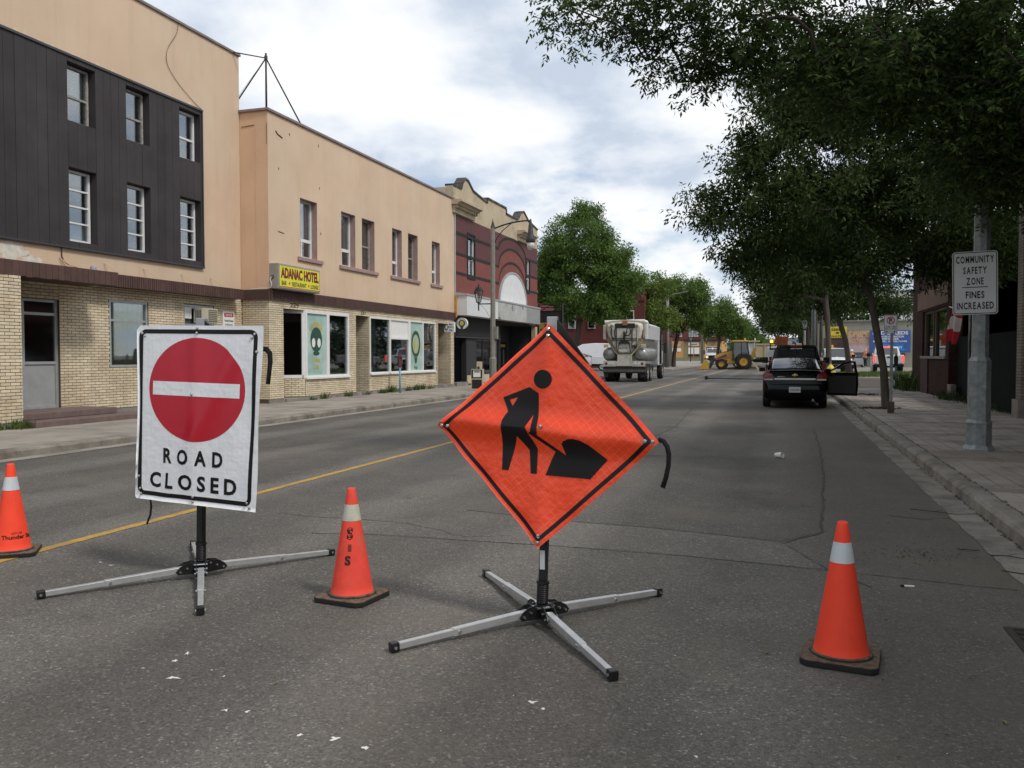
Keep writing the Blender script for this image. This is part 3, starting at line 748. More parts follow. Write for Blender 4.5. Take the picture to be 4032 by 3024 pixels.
# ------------------------------------------------------------------ two-storey hotel block
BX = -14.3
low = empty('hotel_block', (BX, 29, .14), 0, 'tan two-storey hotel block with yellow brick shopfronts and mauve window sills', 'building')
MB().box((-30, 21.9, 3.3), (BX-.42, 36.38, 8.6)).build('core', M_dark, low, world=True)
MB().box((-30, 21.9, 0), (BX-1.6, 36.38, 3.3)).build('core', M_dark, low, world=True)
BW = [(23.36, 24.38), (25.95, 26.96), (27.45, 28.44), (29.92, 30.80), (31.38, 32.33), (33.82, 34.72)]
b = MB(); wh = [(a, c, 4.62, 6.455) for a, c in BW]
for c in cells(21.65, 36.42, 3.3, 8.66, wh): b.box((BX-.42, c[0], c[2]), (BX, c[1], c[3]))
b.build('wall', M_stuc, low, world=True)
MB().box((-30, 21.652, 3.3), (BX-.42, 21.9, 8.66)).build('side_wall', M_stuc2, low, world=True)
MB().box((BX-.42, 21.645, 3.3), (BX-.002, 21.652, 8.66)).build('side_wall', M_stuc2, low, world=True)
b = MB(); b.box((-30, 21.58, 8.66), (BX+.06, 21.95, 8.74)); b.box((BX-.45, 21.95, 8.66), (BX+.06, 36.45, 8.74))
b.build('coping', M_coping, low, world=True, bev=.012)
# cracks and spalls in the render
for pts, rr in [([(BX+.004, 22.05, 8.18), (BX+.004, 22.15, 8.10), (BX+.004, 22.28, 8.08), (BX+.004, 22.40, 8.05)], .022),
                ([(BX+.004, 22.14, 5.24), (BX+.004, 22.45, 5.22)], .012), ([(-15.18, 21.64, 8.25), (-14.75, 21.64, 8.28)], .009), ([(-14.33, 21.64, 8.3), (-14.33, 21.64, 7.7)], .007)]:
    stringy(low, pts, rr, M_rust, 'crack', 5)
for y, z in [(22.8, 8.25), (24.5, 8.3), (24.55, 6.95), (24.6, 5.5), (22.2, 7.1)]: blot(BX+.003, y, z, .03, .05, int(y*10)).build('spall', M_rust, low, world=True)
for a, c in BW:   # painted reveals: thin liners in every opening
    b = MB(); b.box((BX-.36, c-.012, 4.62), (BX+.001, c, 6.455)); b.box((BX-.36, a, 6.443), (BX+.001, c-.012, 6.455)); b.box((BX-.36, a, 4.62), (BX+.001, a+.012, 6.443))
    b.build('reveal', M_mauve, low, world=True)
for a, c in [(23.2, 24.66), (25.8, 28.66), (29.75, 32.5), (33.66, 34.95)]:
    MB().box((BX-.3, a, 4.5), (BX+.07, c, 4.615)).build('sill', M_mauve, low, world=True, bev=.008)
cfg = [('slider', M_wwhite, (M_curt, .33, .97)), ('slider', M_wwhite, (M_curt, .33, .97)), ('hung', M_wold, (M_curtb, .02, .97)),
       ('slider', M_wwhite, (M_curtg, .33, .97)), ('hung', M_wold, (M_curtg, .02, .5)), ('slider', M_wwhite, (M_curtg, .33, .97))]
for (a, c), (st, fm, cu) in zip(BW, cfg): sash_window(low, BX-.20, a+.013, c-.013, 4.63, 6.44, fm, st, cu)
# ground floor
gh = [(22.40, 23.62, .05, 2.99), (23.62, 26.45, .82, 2.99), (26.98, 27.98, .05, 2.98), (28.03, 34.18, .88, 2.97), (34.5, 36.0, .05, 2.98)]
b = MB()
for c in cells(21.62, 36.4, .05, 3.22, gh): b.box((BX-.3, c[0], c[2]), (BX-.01, c[1], c[3]))
b.box((TX, 21.62, .05), (BX-.3, 21.85, 3.22))
b.build('mortar', M_mortar, low, world=True)
br = Bricks(); br.wall((BX-.01, 0), (0, 1), 21.62, 36.4, .26, 3.22, gh, (1, 0))
br.wall((0, 21.62), (1, 0), TX, BX-.01, .26, 3.22, [], (0, -1))
# recess jambs facing up the street
for (yj, xb) in [(27.98, BX-1.2), (36.0, BX-1.0)]:
    MB().box((xb, yj, .05), (BX-.31, yj+.2, 2.98)).build('mortar', M_mortar, low, world=True)
    br.wall((0, yj), (1, 0), xb, BX-.01, .2, 2.98, [], (0, -1))
MB().box((BX-1.35, 26.9, .05), (BX-1.2, 28.0, 2.98)).build('recess_back', M_dark, low, world=True)
MB().box((BX-1.2, 34.4, .05), (BX-1.0, 36.1, 2.98)).build('recess_back', M_dark, low, world=True)
MB().box((BX-1.4, 22.3, .05), (BX-1.25, 23.9, 2.98)).build('recess_back', M_blackm, low, world=True)
MB().box((BX-.3, 26.98, .05), (BX+.03, 27.98, .24)).build('door_step', M_base, low, world=True, bev=.01)
MB().box((BX-.6, 34.5, .05), (BX+.05, 36.0, .27)).build('door_step', M_base, low, world=True, bev=.01)
MB().box((BX-.6, 22.4, .05), (BX+.10, 23.7, .24)).build('door_step', M_base, low, world=True, bev=.01)
for a, c in [(21.6, 22.4), (23.62, 26.98), (27.98, 34.5), (36.0, 36.42)]: MB().box((BX-.02, a, .05), (BX+.02, c, .25)).build('footing', M_base, low, world=True)
# angled bay beside the cafe door
dv = Vector((-.72, -.82, 0)).normalized(); nv = Vector((dv.y, -dv.x, 0)); nv = nv if nv.y < 0 else -nv
p0 = Vector((BX-.02, 23.62, 0)); Lb = 1.15
br.wall((p0.x + .02*nv.x, p0.y + .02*nv.y), (dv.x, dv.y), 0, Lb, .26, .84, [], (nv.x, nv.y))
b = MB(); q0, q1 = p0, p0 + dv*Lb
b.add([q0+Vector((0,0,.05)), q1+Vector((0,0,.05)), q1+Vector((0,0,.84)), q0+Vector((0,0,.84)), q0-nv*.1+Vector((0,0,.05)), q1-nv*.1+Vector((0,0,.05)), q1-nv*.1+Vector((0,0,.84)), q0-nv*.1+Vector((0,0,.84))],
      [(0,1,2,3),(4,5,6,7),(0,1,5,4),(1,2,6,5),(2,3,7,6),(3,0,4,7)]); b.build('bay_mortar', M_mortar, low, world=True)
b = MB(); up = Vector((0, 0, 1))
for s, w in ((.05, .12), (Lb-.05, .10)): b.bar(p0+dv*s+up*.84, p0+dv*s+up*2.98, w, .08, up=tuple(nv))
for z in (.89, 2.92): b.bar(p0+dv*.05+up*z, p0+dv*Lb+up*z, .08, .1)
f = b.build('window', M_wwhite, low, world=True)
b = MB(); b.quad(p0+dv*.1+up*.93, p0+dv*(Lb-.1)+up*.93, p0+dv*(Lb-.1)+up*2.88, p0+dv*.1+up*2.88); b.build('pane', G_shop, f, world=True)
br.finish(low, M_brick, 300)
# cafe window and pub window
M_etch = mat('etched_green_glass', (.30, .47, .42), .35, var=.14, vscale=2.2, spec=.5, col2=(.42, .55, .50), c2scale=1.3)
M_dgreen = mat('dark_green_print', (.02, .075, .055), .6); M_gold = mat('gold_print', (.50, .42, .10), .6, rnd=.1)
b = MB(); X = BX+.015; frame_y(b, X, 23.62, 26.45, .82, 2.99, .10, .12); b.box((X-.12, 24.93, .92), (X, 25.10, 2.89)); b.box((X-.1, 23.6, .80), (X+.05, 26.47, .86))
f = b.build('window', M_wwhite, low, world=True)
MB().box((X-.06, 23.72, .92), (X-.05, 24.93, 2.89)).build('pane', M_etch, f, world=True)
MB().box((X-.06, 25.10, .92), (X-.05, 26.35, 2.89)).build('pane', G_shop, f, world=True)
Xp = X - .046; yc = 24.33
# tree emblem on the cafe pane
def disc(X, yc, zc, ry, rz, n=36): return MB().add([(X, yc + ry*math.cos(2*math.pi*k/n), zc + rz*math.sin(2*math.pi*k/n)) for k in range(n)], [tuple(range(n))])
def oring(X, yc, zc, ry, rz, t, n=36):
    b = MB()
    for k in range(n):
        for q in (1, 1-t): b.v.append((X, yc + ry*q*math.cos(2*math.pi*k/n), zc + rz*q*math.sin(2*math.pi*k/n)))
    b.f = [(2*k, 2*((k+1) % n), 2*((k+1) % n)+1, 2*k+1) for k in range(n)]; return b
disc(Xp, yc, 2.06, .36, .40).build('emblem', M_dgreen, f, world=True)
for s in (-1, 1): disc(Xp+.002, yc+s*.17, 1.96, .105, .15).build('emblem_gap', M_sw, f, world=True)
disc(Xp+.002, yc, 1.62, .2, .07).build('emblem_roots', M_dgreen, f, world=True)
def arc_text(s, X, yc, zc, ry, rz, a0, a1, h, m, par):
    for k, ch in enumerate(s):
        if ch == ' ': continue
        t = R(a0 + (a1-a0)*k/max(1, len(s)-1)); c = (X, yc + ry*math.sin(t), zc + rz*math.cos(t))
        text('lettering', ch, h*.72, h, m, par, c, (0, math.cos(t), -math.sin(t)), (0, math.sin(t), math.cos(t)), .02, True)
arc_text("Nana's", Xp+.004, yc, 2.12, .40, .45, -50, 50, .17, M_gold, f)
ty(f, 'Celtic', Xp+.004, yc, 1.42, .46, .17, M_gold); ty(f, 'Cafe', Xp+.004, yc, 1.20, .36, .17, M_gold)
b = MB(); X = BX+.01; frame_y(b, X, 28.03, 34.18, .88, 2.97, .06, .1)
for y, w in ((29.66, .10), (31.38, .20), (32.80, .09)): b.box((X-.1, y, .94), (X+.004, y+w, 2.91))
b.box((X-.1, 29.76, 2.18), (X+.004, 31.38, 2.25)); b.box((X-.1, 28.0, .84), (X+.06, 34.2, .90))
f2 = b.build('window', M_wwhite, low, world=True)
for q, m in [((28.09, 29.66, .94, 2.91), G_shop), ((29.76, 31.38, 2.25, 2.91), M_sw), ((29.76, 31.38, .94, 2.18), G_shop), ((31.58, 32.80, .94, 2.91), M_etch), ((32.89, 34.12, .94, 2.91), G_shop)]:
    MB().box((X-.06, q[0], q[2]), (X-.05, q[1], q[3])).build('pane', m, f2, world=True)
yc = 32.19; Xp = X-.046
oring(Xp, yc, 2.02, .46, .56, .34).build('crest', M_dgreen, f2, world=True); oring(Xp+.002, yc, 2.02, .46, .56, .03).build('crest_rim', M_gold, f2, world=True); oring(Xp+.002, yc, 2.02, .32, .39, .05).build('crest_rim', M_gold, f2, world=True)
b = MB(); b.add([(Xp+.002, yc+u*.2, 2.02+w*.28) for u, w in [(-.8,-1),(.9,-1),(.55,-.5),(.8,-.1),(.35,.1),(.7,.45),(.45,1),(-.1,.7),(-.5,.95),(-.55,.3),(-.9,0),(-.4,-.3)]], [tuple(range(12))]); b.build('crest_beast', M_gold, f2, world=True)
b = MB(); b.add([(Xp, yc-.16, 1.5), (Xp, yc+.16, 1.5), (Xp, yc+.1, 1.28), (Xp, yc, 1.2), (Xp, yc-.1, 1.28)], [(0, 1, 2, 3, 4)]); b.build('crest_strap', M_dgreen, f2, world=True)
ty(f2, 'Pub', Xp, yc, 1.06, .34, .14, M_dgreen)
for (a, c, z1, cm) in [(28.1, 28.95, 2.9, M_curt), (28.95, 29.6, 2.9, M_curtg), (29.8, 31.3, 2.15, M_curtg), (33.0, 33.7, 2.9, M_curtg), (25.15, 26.3, 2.9, M_curtg)]:
    bb = MB(); n = 22
    for i in range(n+1):
        y = a + (c-a)*i/n; x = BX - .22 - .03*math.sin(i*2.1) - .012*math.sin(i*4.7); bb.v += [(x, y, .9), (x, y, z1)]
        if i: k = 2*i; bb.f.append((k-2, k, k+1, k-1))
    bb.build('curtain', cm, f2 if a > 27 else f, world=True, smooth=True)
MB().box((BX-.5, 28.1, .9), (BX-.12, 34.1, .94)).build('window_board', M_base, low, world=True)
rib_band(low, BX+.07, 21.6, 36.42, 3.2, 3.5, .075, M_brown, BX-.02)
MB().box((TX, 21.54, 3.18), (BX+.07, 21.64, 3.48)).build('fascia', M_brown, low, world=True)
M_num = mat('number_black', (.03, .025, .02), .7)
ty(low, '229', BX+.005, 23.0, 3.09, .48, .13, M_num, name='house_number'); ty(low, '231', BX+.005, 27.5, 3.07, .36, .12, M_num, name='house_number')

# hotel light box sign
hs = empty('hotel_sign', (BX+.15, 22.8, 3.5), 0, 'yellow light box hotel sign with dark red lettering on the tan wall', 'sign')
MB().box((BX+.002, 21.66, 3.51), (BX+.30, 24.02, 4.25)).build('box', mat('sign_box_grey', (.30, .285, .255), .6, var=.12, vscale=5), hs, world=True, bev=.012)
M_sy = mat('sign_yellow', (.70, .66, .05), .5, var=.04, vscale=3)
MB().box((BX+.30, 21.72, 3.56), (BX+.306, 23.97, 4.20)).build('face', M_sy, hs, world=True)
b = MB(); frame_y(b, BX+.312, 21.70, 23.99, 3.54, 4.22, .025, .01); b.build('rim', MATS['sign_box_grey'], hs, world=True)
b = MB(); b.box((BX+.306, 21.73, 3.572), (BX+.309, 23.96, 3.592)); b.build('red_rule', M_red, hs, world=True)
ty(hs, 'ADANAC HOTEL', BX+.3085, 22.86, 3.985, 2.12, .32, M_ink, .045); ty(hs, 'ADANAC HOTEL', BX+.312, 22.845, 3.995, 2.10, .31, mat('maroon_print', (.24, .018, .02), .6), .022)
for s, y, w in (('BAR', 21.96, .26), ('RESTAURANT', 22.80, .80), ('LOUNGE', 23.68, .46)): ty(hs, s, BX+.310, y, 3.69, w, .13, M_ink, .015)
leafp = [(0, -1), (.1, -.45), (.6, -.55), (.5, -.25), (1, .1), (.8, .2), (.9, .5), (.5, .45), (.35, .65), (.25, .3), (.3, .8), (.12, .7), (0, 1)]
leafp = leafp + [(-x, z) for x, z in reversed(leafp[1:-1])]
def maple(par, X, y, z, s, m): MB().add([(X, y + u*s, z + w*s) for u, w in leafp], [tuple(range(len(leafp)))]).build('maple_leaf', m, par, world=True)
maple(hs, BX+.310, 22.25, 3.69, .055, mat('print_orange_red', (.62, .09, .03), .6)); maple(hs, BX+.310, 23.33, 3.69, .055, MATS['print_orange_red'])
MB().lathe([(.05, 0), (.05, .03)], 10, (BX+.12, 21.64, 3.85), 'y').build('junction_box', M_rust, hs, world=True)
stringy(hs, [(BX+.12, 21.63, 3.85), (BX+.05, 21.6, 3.78), (BX+.14, 21.6, 3.62), (BX+.05, 21.6, 3.5), (BX-.2, 21.6, 3.52), (BX-.6, 21.62, 3.5)], .012, M_wwhite, 'cable')
# pub signs
e = empty('pub_sign', (BX+.3, 35.9, 2.6), 0, 'small rectangular white pub sign with crest over the brick doorway', 'sign')
MB().box((BX-.15, 35.55, 2.60), (BX+.34, 35.70, 3.05)).build('box', M_sw, e, world=True, bev=.01)
disc(0, 0, 0, .1, .16)
def tx(e, s, xc, Y, zc, w, h, m, bold=.02, name='lettering'): return text(name, s, w, h, m, e, (xc, Y, zc), (1, 0, 0), (0, 0, 1), bold, True)
def discx(Y, xc, zc, rx, rz, n=28): return MB().add([(xc + rx*math.cos(2*math.pi*k/n), Y, zc + rz*math.sin(2*math.pi*k/n)) for k in range(n)], [tuple(range(n))])
discx(35.546, BX-.03, 2.83, .085, .15).build('crest', M_dgreen, e, world=True); discx(35.543, BX-.03, 2.83, .055, .1).build('crest_centre', M_sw, e, world=True)
for k, s in enumerate(('Mona', 'MacDuggers', 'Pub')): tx(e, s, BX+.18, 35.545, 2.95-k*.13, (.17, .26, .14)[k], .085, mat('pub_blue', (.04, .06, .14), .6))
e = empty('round_sign', (-13.95, 36.6, 2.8), 0, 'round white pub sign with green and gold crest on the corner', 'sign')
b = MB(); b.lathe([(.26, 36.55), (.26, 36.69)], 32, (-13.98, 0, 3.02), 'y'); b.build('drum', M_sw, e, world=True)
discx(36.545, -13.98, 3.02, .165, .165).build('crest', M_dgreen, e, world=True); discx(36.541, -13.98, 3.03, .10, .11).build('crest_centre', M_gold, e, world=True)
discx(36.546, -13.98, 2.83, .07, .08).build('crest_tail', M_dgreen, e, world=True)
arc_s = "MONA MacDUGGERS"
for k, ch in enumerate(arc_s):
    if ch != ' ':
        t = R(-95 + 190*k/(len(arc_s)-1)); text('lettering', ch, .035, .05, M_num, e, (-13.98 + .215*math.sin(t), 36.546, 3.02 + .215*math.cos(t)), (math.cos(t), 0, -math.sin(t)), (math.sin(t), 0, math.cos(t)), .02, True)
MB().box((BX, 36.58, 2.97), (-14.2, 36.66, 3.07)).build('bracket', M_black, e, world=True)

# rooftop antenna stays
an = empty('roof_mast', (-14.45, 21.8, 8.7), 0, 'dark tripod mast with braces standing on the roof corner', 'mast')
M_pipe = mat('mast_pipe', (.075, .065, .062), .6, metal=.4)
top = (-14.42, 21.78, 10.22)
for n_, q, rr in (('pole', [(-14.42, 21.78, 8.7), (-14.42, 21.78, 10.36)], .03), ('brace', [top, (-15.26, 21.3, 10.33)], .018), ('brace', [top, (-15.6, 22.0, 9.1)], .02), ('brace', [top, (-14.36, 23.6, 8.72)], .022)):
    MB().tube(q, rr, 8).build(n_, M_pipe, an, world=True, smooth=True)
MB().lathe([(.05, 0), (.05, .1)], 8, (-14.42, 21.78, 10.18)).build('clamp', M_pipe, an, world=True)
stringy(an, [top, (-15.1, 21.6, 9.3), (-15.5, 21.7, 8.9)], .005, M_pipe, 'guy_wire', 4)

# ------------------------------------------------------------------ red panelled storefront with arch
st = empty('arcade_building', (BX, 43, .14), 0, 'red panelled building with white arch and cream stepped parapet', 'building')
M_mar = mat('maroon_panel', (.105, .030, .030), .65, var=.16, vscale=1.4, bump=.6, wave=('Y', 3.4)); M_rd = mat('red_panel', (.195, .050, .038), .65, var=.16, vscale=1.4, bump=.6, wave=('Y', 3.4))
M_cream = mat('cream_stone', (.46, .38, .265), .9, var=.14, vscale=1.1, col2=(.25, .205, .15), c2scale=1.6, c2lo=.55, c2hi=.8, bump=.3)
M_cap = mat('parapet_cap', (.055, .05, .048), .8, var=.5, vscale=3, col2=(.2, .19, .18), c2scale=2.2, c2lo=.55, c2hi=.7)
MB().box((-30, 36.44, 4.3), (BX-.3, 50.3, 8.6)).build('core', M_mar, st, world=True)
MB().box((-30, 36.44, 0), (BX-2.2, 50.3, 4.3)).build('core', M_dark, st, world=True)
wins = [(38.10, 39.20, 5.2, 7.4), (47.80, 48.68, 5.2, 7.24)]
b = MB()
for c in cells(36.46, 50.3, 4.4, 8.03, wins): b.box((BX-.3, c[0], c[2]), (BX, c[1], c[3]))
b.build('maroon_cladding', M_mar, st, world=True)
AY, AR = 45.32, 2.46
def arch(y, z, h):
    t = (y - AY) / AR; return z + (h*math.sqrt(1 - t*t) if abs(t) < 1 else 0)
def stripe(z, h, t, X):
    ys = [36.46 + (AY-AR-36.46)*i/2 for i in range(3)] + [AY - AR*math.cos(math.pi*i/40) for i in range(41)] + [AY+AR+(50.3-AY-AR)*i/2 for i in range(1, 3)]
    b = MB()
    for i, y in enumerate(ys):
        zz = arch(y, z, h); b.v += [(X, y, zz-t/2), (X, y, zz+t/2), (X+.012, y, zz-t/2), (X+.012, y, zz+t/2)]
        if i: k = 4*i; b.f += [(k-2, k+2, k+3, k-1), (k-4, k, k+2, k-2), (k-3, k-1, k+3, k+1)]
    return b
b = MB(); ys = [36.46 + (50.3-36.46)*i/120 for i in range(121)]    # the brighter red lower field, window left free
for a, c in zip(ys, ys[1:]):
    if any(w[0] < (a+c)/2 < w[1] for w in wins):
        b.quad((BX+.004, a, 4.42), (BX+.004, c, 4.42), (BX+.004, c, 5.19), (BX+.004, a, 5.19)); continue
    b.quad((BX+.004, a, 4.42), (BX+.004, c, 4.42), (BX+.004, c, arch(c, 6.25, 1.15)), (BX+.004, a, arch(a, 6.25, 1.15)))
b.build('red_cladding', M_rd, st, world=True)
for z, h in ((5.36, 1.30), (6.25, 1.15), (7.20, .78)): stripe(z, h, .13, BX+.006).build('black_stripe', M_blackm, st, world=True)
pts = [(AY - 2.4*math.cos(math.pi*k/30), 4.45 + 1.62*math.sin(math.pi*k/30)) for k in range(31)]
MB().prism(pts, BX, BX+.06, 'x').build('white_arch', mat('arch_white', (.66, .67, .67), .6, var=.08), st, world=True)
b = MB()
for k in range(30):
    a, c = pts[k], pts[k+1]; f_ = lambda p, s: (AY + (p[0]-AY)*s, 4.45 + (p[1]-4.45)*s)
    a2, c2 = f_(a, 1.06), f_(c, 1.06); b.add([(BX+.09, *a), (BX+.09, *c), (BX+.09, *c2), (BX+.09, *a2), (BX, *a), (BX, *c), (BX, *c2), (BX, *a2)], [(0, 1, 2, 3), (0, 1, 5, 4), (3, 2, 6, 7)])
b.build('arch_trim', M_alu, st, world=True)
for w in wins:
    f = sash_window(st, BX-.05, w[0]+.08, w[1]-.08, w[2]+.08, w[3]-.08, M_wwhite, 'hung', (M_curtg, .3, .97), split=.42)
    b = MB(); frame_y(b, BX+.03, w[0], w[1], w[2], w[3], .085, .2); b.build('window_surround', M_blackm, st, world=True)
MB().box((BX-.02, 36.42, 4.3), (BX+.05, 36.5, 8.05)).build('corner_trim', M_alu, st, world=True)
# stepped parapet
par = [(36.3, 8.03), (36.3, 9.28), (37.35, 9.28), (37.5, 9.55), (37.85, 9.85), (38.25, 9.80), (38.9, 9.46), (39.6, 9.38), (40.75, 9.27), (41.05, 9.27), (41.05, 9.48), (44.08, 9.48), (44.08, 9.18), (46.1, 9.18), (46.4, 9.3), (46.9, 9.7), (47.4, 9.82), (47.9, 9.62), (48.3, 9.45), (50.3, 9.18), (50.3, 8.03)]
MB().prism(par, BX-.35, BX+.002, 'x').build('parapet', M_cream, st, world=True)
b = MB()
for p, q in zip(par[1:-1], par[2:-1]):
    dy, dz = q[0]-p[0], q[1]-p[1]; L_ = math.hypot(dy, dz)
    if L_ < 1e-6: continue
    ny, nz = -dz/L_*.09, dy/L_*.09
    if nz < 0 or (abs(dy) < 1e-6): nz = abs(nz)
    b.add([(BX-.40, p[0], p[1]), (BX+.05, p[0], p[1]), (BX+.05, q[0], q[1]), (BX-.40, q[0], q[1]), (BX-.40, p[0]+ny, p[1]+nz), (BX+.05, p[0]+ny, p[1]+nz), (BX+.05, q[0]+ny, q[1]+nz), (BX-.40, q[0]+ny, q[1]+nz)],
          [(0,3,2,1),(4,5,6,7),(0,1,5,4),(1,2,6,5),(2,3,7,6),(3,0,4,7)])
b.build('parapet_cap', M_cap, st, world=True)
MB().box((-22, 36.25, 8.6), (BX-.36, 36.6, 9.22)).build('side_parapet', M_cream, st, world=True)
for y0, y1 in ((36.1, 39.0), (46.1, 48.9)):
    MB().prism([(BX, 8.62), (BX+.5, 8.62), (BX+.5, 8.52), (BX+.35, 8.48), (BX+.3, 8.40), (BX, 8.40)], y0, y1, 'y').build('cornice', M_cream, st, world=True)
    y = y0 + .1
    while y < y1 - .1: MB().box((BX, y, 8.26), (BX+.26, y+.12, 8.40)).build('dentil', M_cream, st, world=True); y += .26
    MB().box((BX, y0+.1, 8.05), (BX+.12, y1-.1, 8.255)).build('frieze', M_cream, st, world=True)
# sign band and storefront
SX2 = -13.72
M_grimy = mat('grimy_panel', (.40, .40, .385), .7, var=.15, vscale=2, col2=(.10, .095, .09), c2scale=1.1, c2lo=.56, c2hi=.68)
MB().box((BX, 36.55, 3.40), (SX2, 41.0, 4.30)).build('sign_panel', mat('panel_white', (.62, .63, .64), .5, var=.05), st, world=True)
MB().box((BX, 41.01, 3.40), (SX2, 46.1, 4.30)).build('sign_panel', M_grimy, st, world=True)
MB().box((BX, 46.11, 3.40), (SX2, 48.9, 4.30)).build('sign_panel', mat('panel_grey', (.27, .275, .275), .5, var=.1), st, world=True)
MB().prism([(SX2+.03, 4.30), (SX2+.03, 4.38), (BX, 4.46), (BX, 4.30)], 36.5, 48.95, 'y').build('sign_band_cap', M_alu, st, world=True)
MB().box((BX-.02, 36.42, 3.3), (BX+.1, 36.55, 4.3)).build('orange_board', mat('old_orange', (.45, .24, .06), .8, var=.25, vscale=7), st, world=True)
MB().box((BX-.5, 36.46, 2.45), (BX-.04, 42.95, 3.39)).build('ribbed_backing', M_blackm, st, world=True)
b = MB(); y = 36.5
while y < 42.9: b.box((BX-.04, y, 2.46), (BX, y+.07, 3.39)); y += .13
o = b.build('ribs', mat('rib_dark', (.035, .033, .035), .6), st, world=True); o['kind'] = 'stuff'
MB().box((BX-.1, 36.46, 2.38), (BX+.06, 42.98, 2.45)).build('rib_ledge', MATS['rib_dark'], st, world=True)
MB().box((BX-.3, 42.9, .1), (BX+.02, 43.05, 3.39)).build('post', M_blackm, st, world=True)
MB().box((BX-1.9, 43.05, .1), (BX-1.7, 50.3, 3.39)).build('recessed_front', mat('black_front', (.03, .03, .032), .7, var=.1), st, world=True)
MB().box((BX-1.7, 43.05, 3.3), (BX, 50.3, 3.39)).build('soffit', M_blackm, st, world=True)
MB().box((BX-.25, 49.9, .1), (BX, 50.3, 3.39)).build('post', M_cream, st, world=True)
MB().box((BX-1.9, 50.0, .1), (BX-.25, 50.3, 3.39)).build('side_wall', MATS['black_front'], st, world=True)
MB().box((BX-1.3, 36.5, .1), (BX-1.2, 38.0, 2.4)).build('entrance', M_dark, st, world=True)
MB().box((BX-.25, 37.95, .1), (BX, 38.1, 2.38)).build('post', M_blackm, st, world=True)
MB().box((BX-.2, 38.1, .62), (BX-.03, 39.42, 2.38)).build('blank_panel', MATS['black_front'], st, world=True)
b = MB(); frame_y(b, BX-.02, 39.42, 42.9, .62, 2.38, .05, .1); b.box((BX-.1, 40.4, .67), (BX-.02, 40.45, 2.33)); b.box((BX-.1, 41.6, .67), (BX-.02, 41.65, 2.33)); f = b.build('window', mat('bronze_frame', (.05, .045, .04), .5, metal=.4), st, world=True)
MB().box((BX-.06, 39.47, .67), (BX-.05, 42.85, 2.33)).build('pane', G_shop, f, world=True)
MB().box((BX-.3, 39.55, 2.0), (BX-.28, 39.95, 2.3)).build('window_sticker', M_sy, f, world=True)
MB().box((BX-.25, 38.1, .2), (BX-.01, 42.9, .60)).build('stall_riser', M_cream, st, world=True)
MB().box((BX-.3, 36.5, .05), (BX+.1, 38.0, .3)).build('door_step', M_base, st, world=True)
MB().box((BX-1.72, 45.2, .9), (BX-1.66, 49.4, 2.35)).build('back_window', G_shop, st, world=True)
for k in range(3): MB().box((BX-1.66, 45.6+k*1.2, 2.05), (BX-1.6, 46.5+k*1.2, 2.22)).build('display_board', mat('wood_board', (.33, .19, .07), .7, var=.2), st, world=True)
for k in range(5): MB().box((BX-1.655, 45.5+k*.75, 1.0), (BX-1.61, 45.75+k*.75, 1.9 - .2*(k % 2))).build('display_item', mat('display_grey', (.16, .17, .16), .8, rnd=.4), st, world=True)
e = flat_sign('poster', 'white notice with small print on the black storefront wall', 'poster', BX+.035, 42.93, 43.04, 1.2, 1.9, M_sw, .01)
e2 = empty('poster', (-15.98, 43.6, 1.35), 0, 'larger white poster on the recessed black wall beside the lamp post', 'poster')
MB().box((BX-1.70, 43.9, 1.5), (BX-1.68, 44.75, 2.25)).build('sheet', M_sw, e2, world=True)
bpy.data.objects.remove(e.children[0]); bpy.data.objects.remove(e)
ty(e2, 'PARKING', BX-1.675, 44.32, 1.88, .6, .10, M_ink); ty(e2, 'CUSTOMERS ONLY', BX-1.675, 44.32, 1.68, .62, .06, M_ink)
disc(BX-1.676, 44.32, 2.08, .16, .1).build('emblem', M_ink, e2, world=True)

# projecting sign of the next shop: open frame, black panel, yellow panel
ps = empty('projecting_sign', (-13.9, 52, 3.0), 0, 'projecting sign with open steel frame over black and yellow panels', 'sign')
b = MB()
for x in (-14.72, -13.2): b.box((x, 52, 3.0), (x+.06, 52.3, 4.78))
for z in (4.74, 4.56, 4.34): b.box((-14.66, 52.02, z), (-13.2, 52.28, z+.035))
b.bar((-14.6, 52.1, 4.36), (-13.9, 52.1, 4.75), .03); b.bar((-13.9, 52.1, 4.75), (-13.25, 52.1, 4.36), .03)
b.build('frame', M_black, ps, world=True)
MB().box((-14.64, 52.04, 3.64), (-13.22, 52.26, 4.33)).build('black_panel', M_blackm, ps, world=True)
MB().box((-14.72, 52.04, 3.02), (-13.22, 52.26, 3.62)).build('yellow_panel', mat('dull_yellow', (.36, .26, .07), .6, var=.1), ps, world=True)
tx(ps, '277', -14.05, 52.035, 3.46, .62, .22, M_ink, .04); tx(ps, 'SIMPSON', -14.0, 52.035, 3.17, 1.2, .17, M_ink, .03)
MB().box((-14.9, 52.1, 3.7), (-14.72, 52.2, 4.2)).build('wall_bracket', M_black, ps, world=True)
nb = empty('low_shop', (-18, 54, 0), 0, 'narrow dark red shop next to the panelled building', 'building')
MB().box((-30, 50.35, 0), (-14.9, 56.5, 4.9)).build('wall', mat('dark_red_brick', (.12, .03, .028), .85, var=.15), nb, world=True)

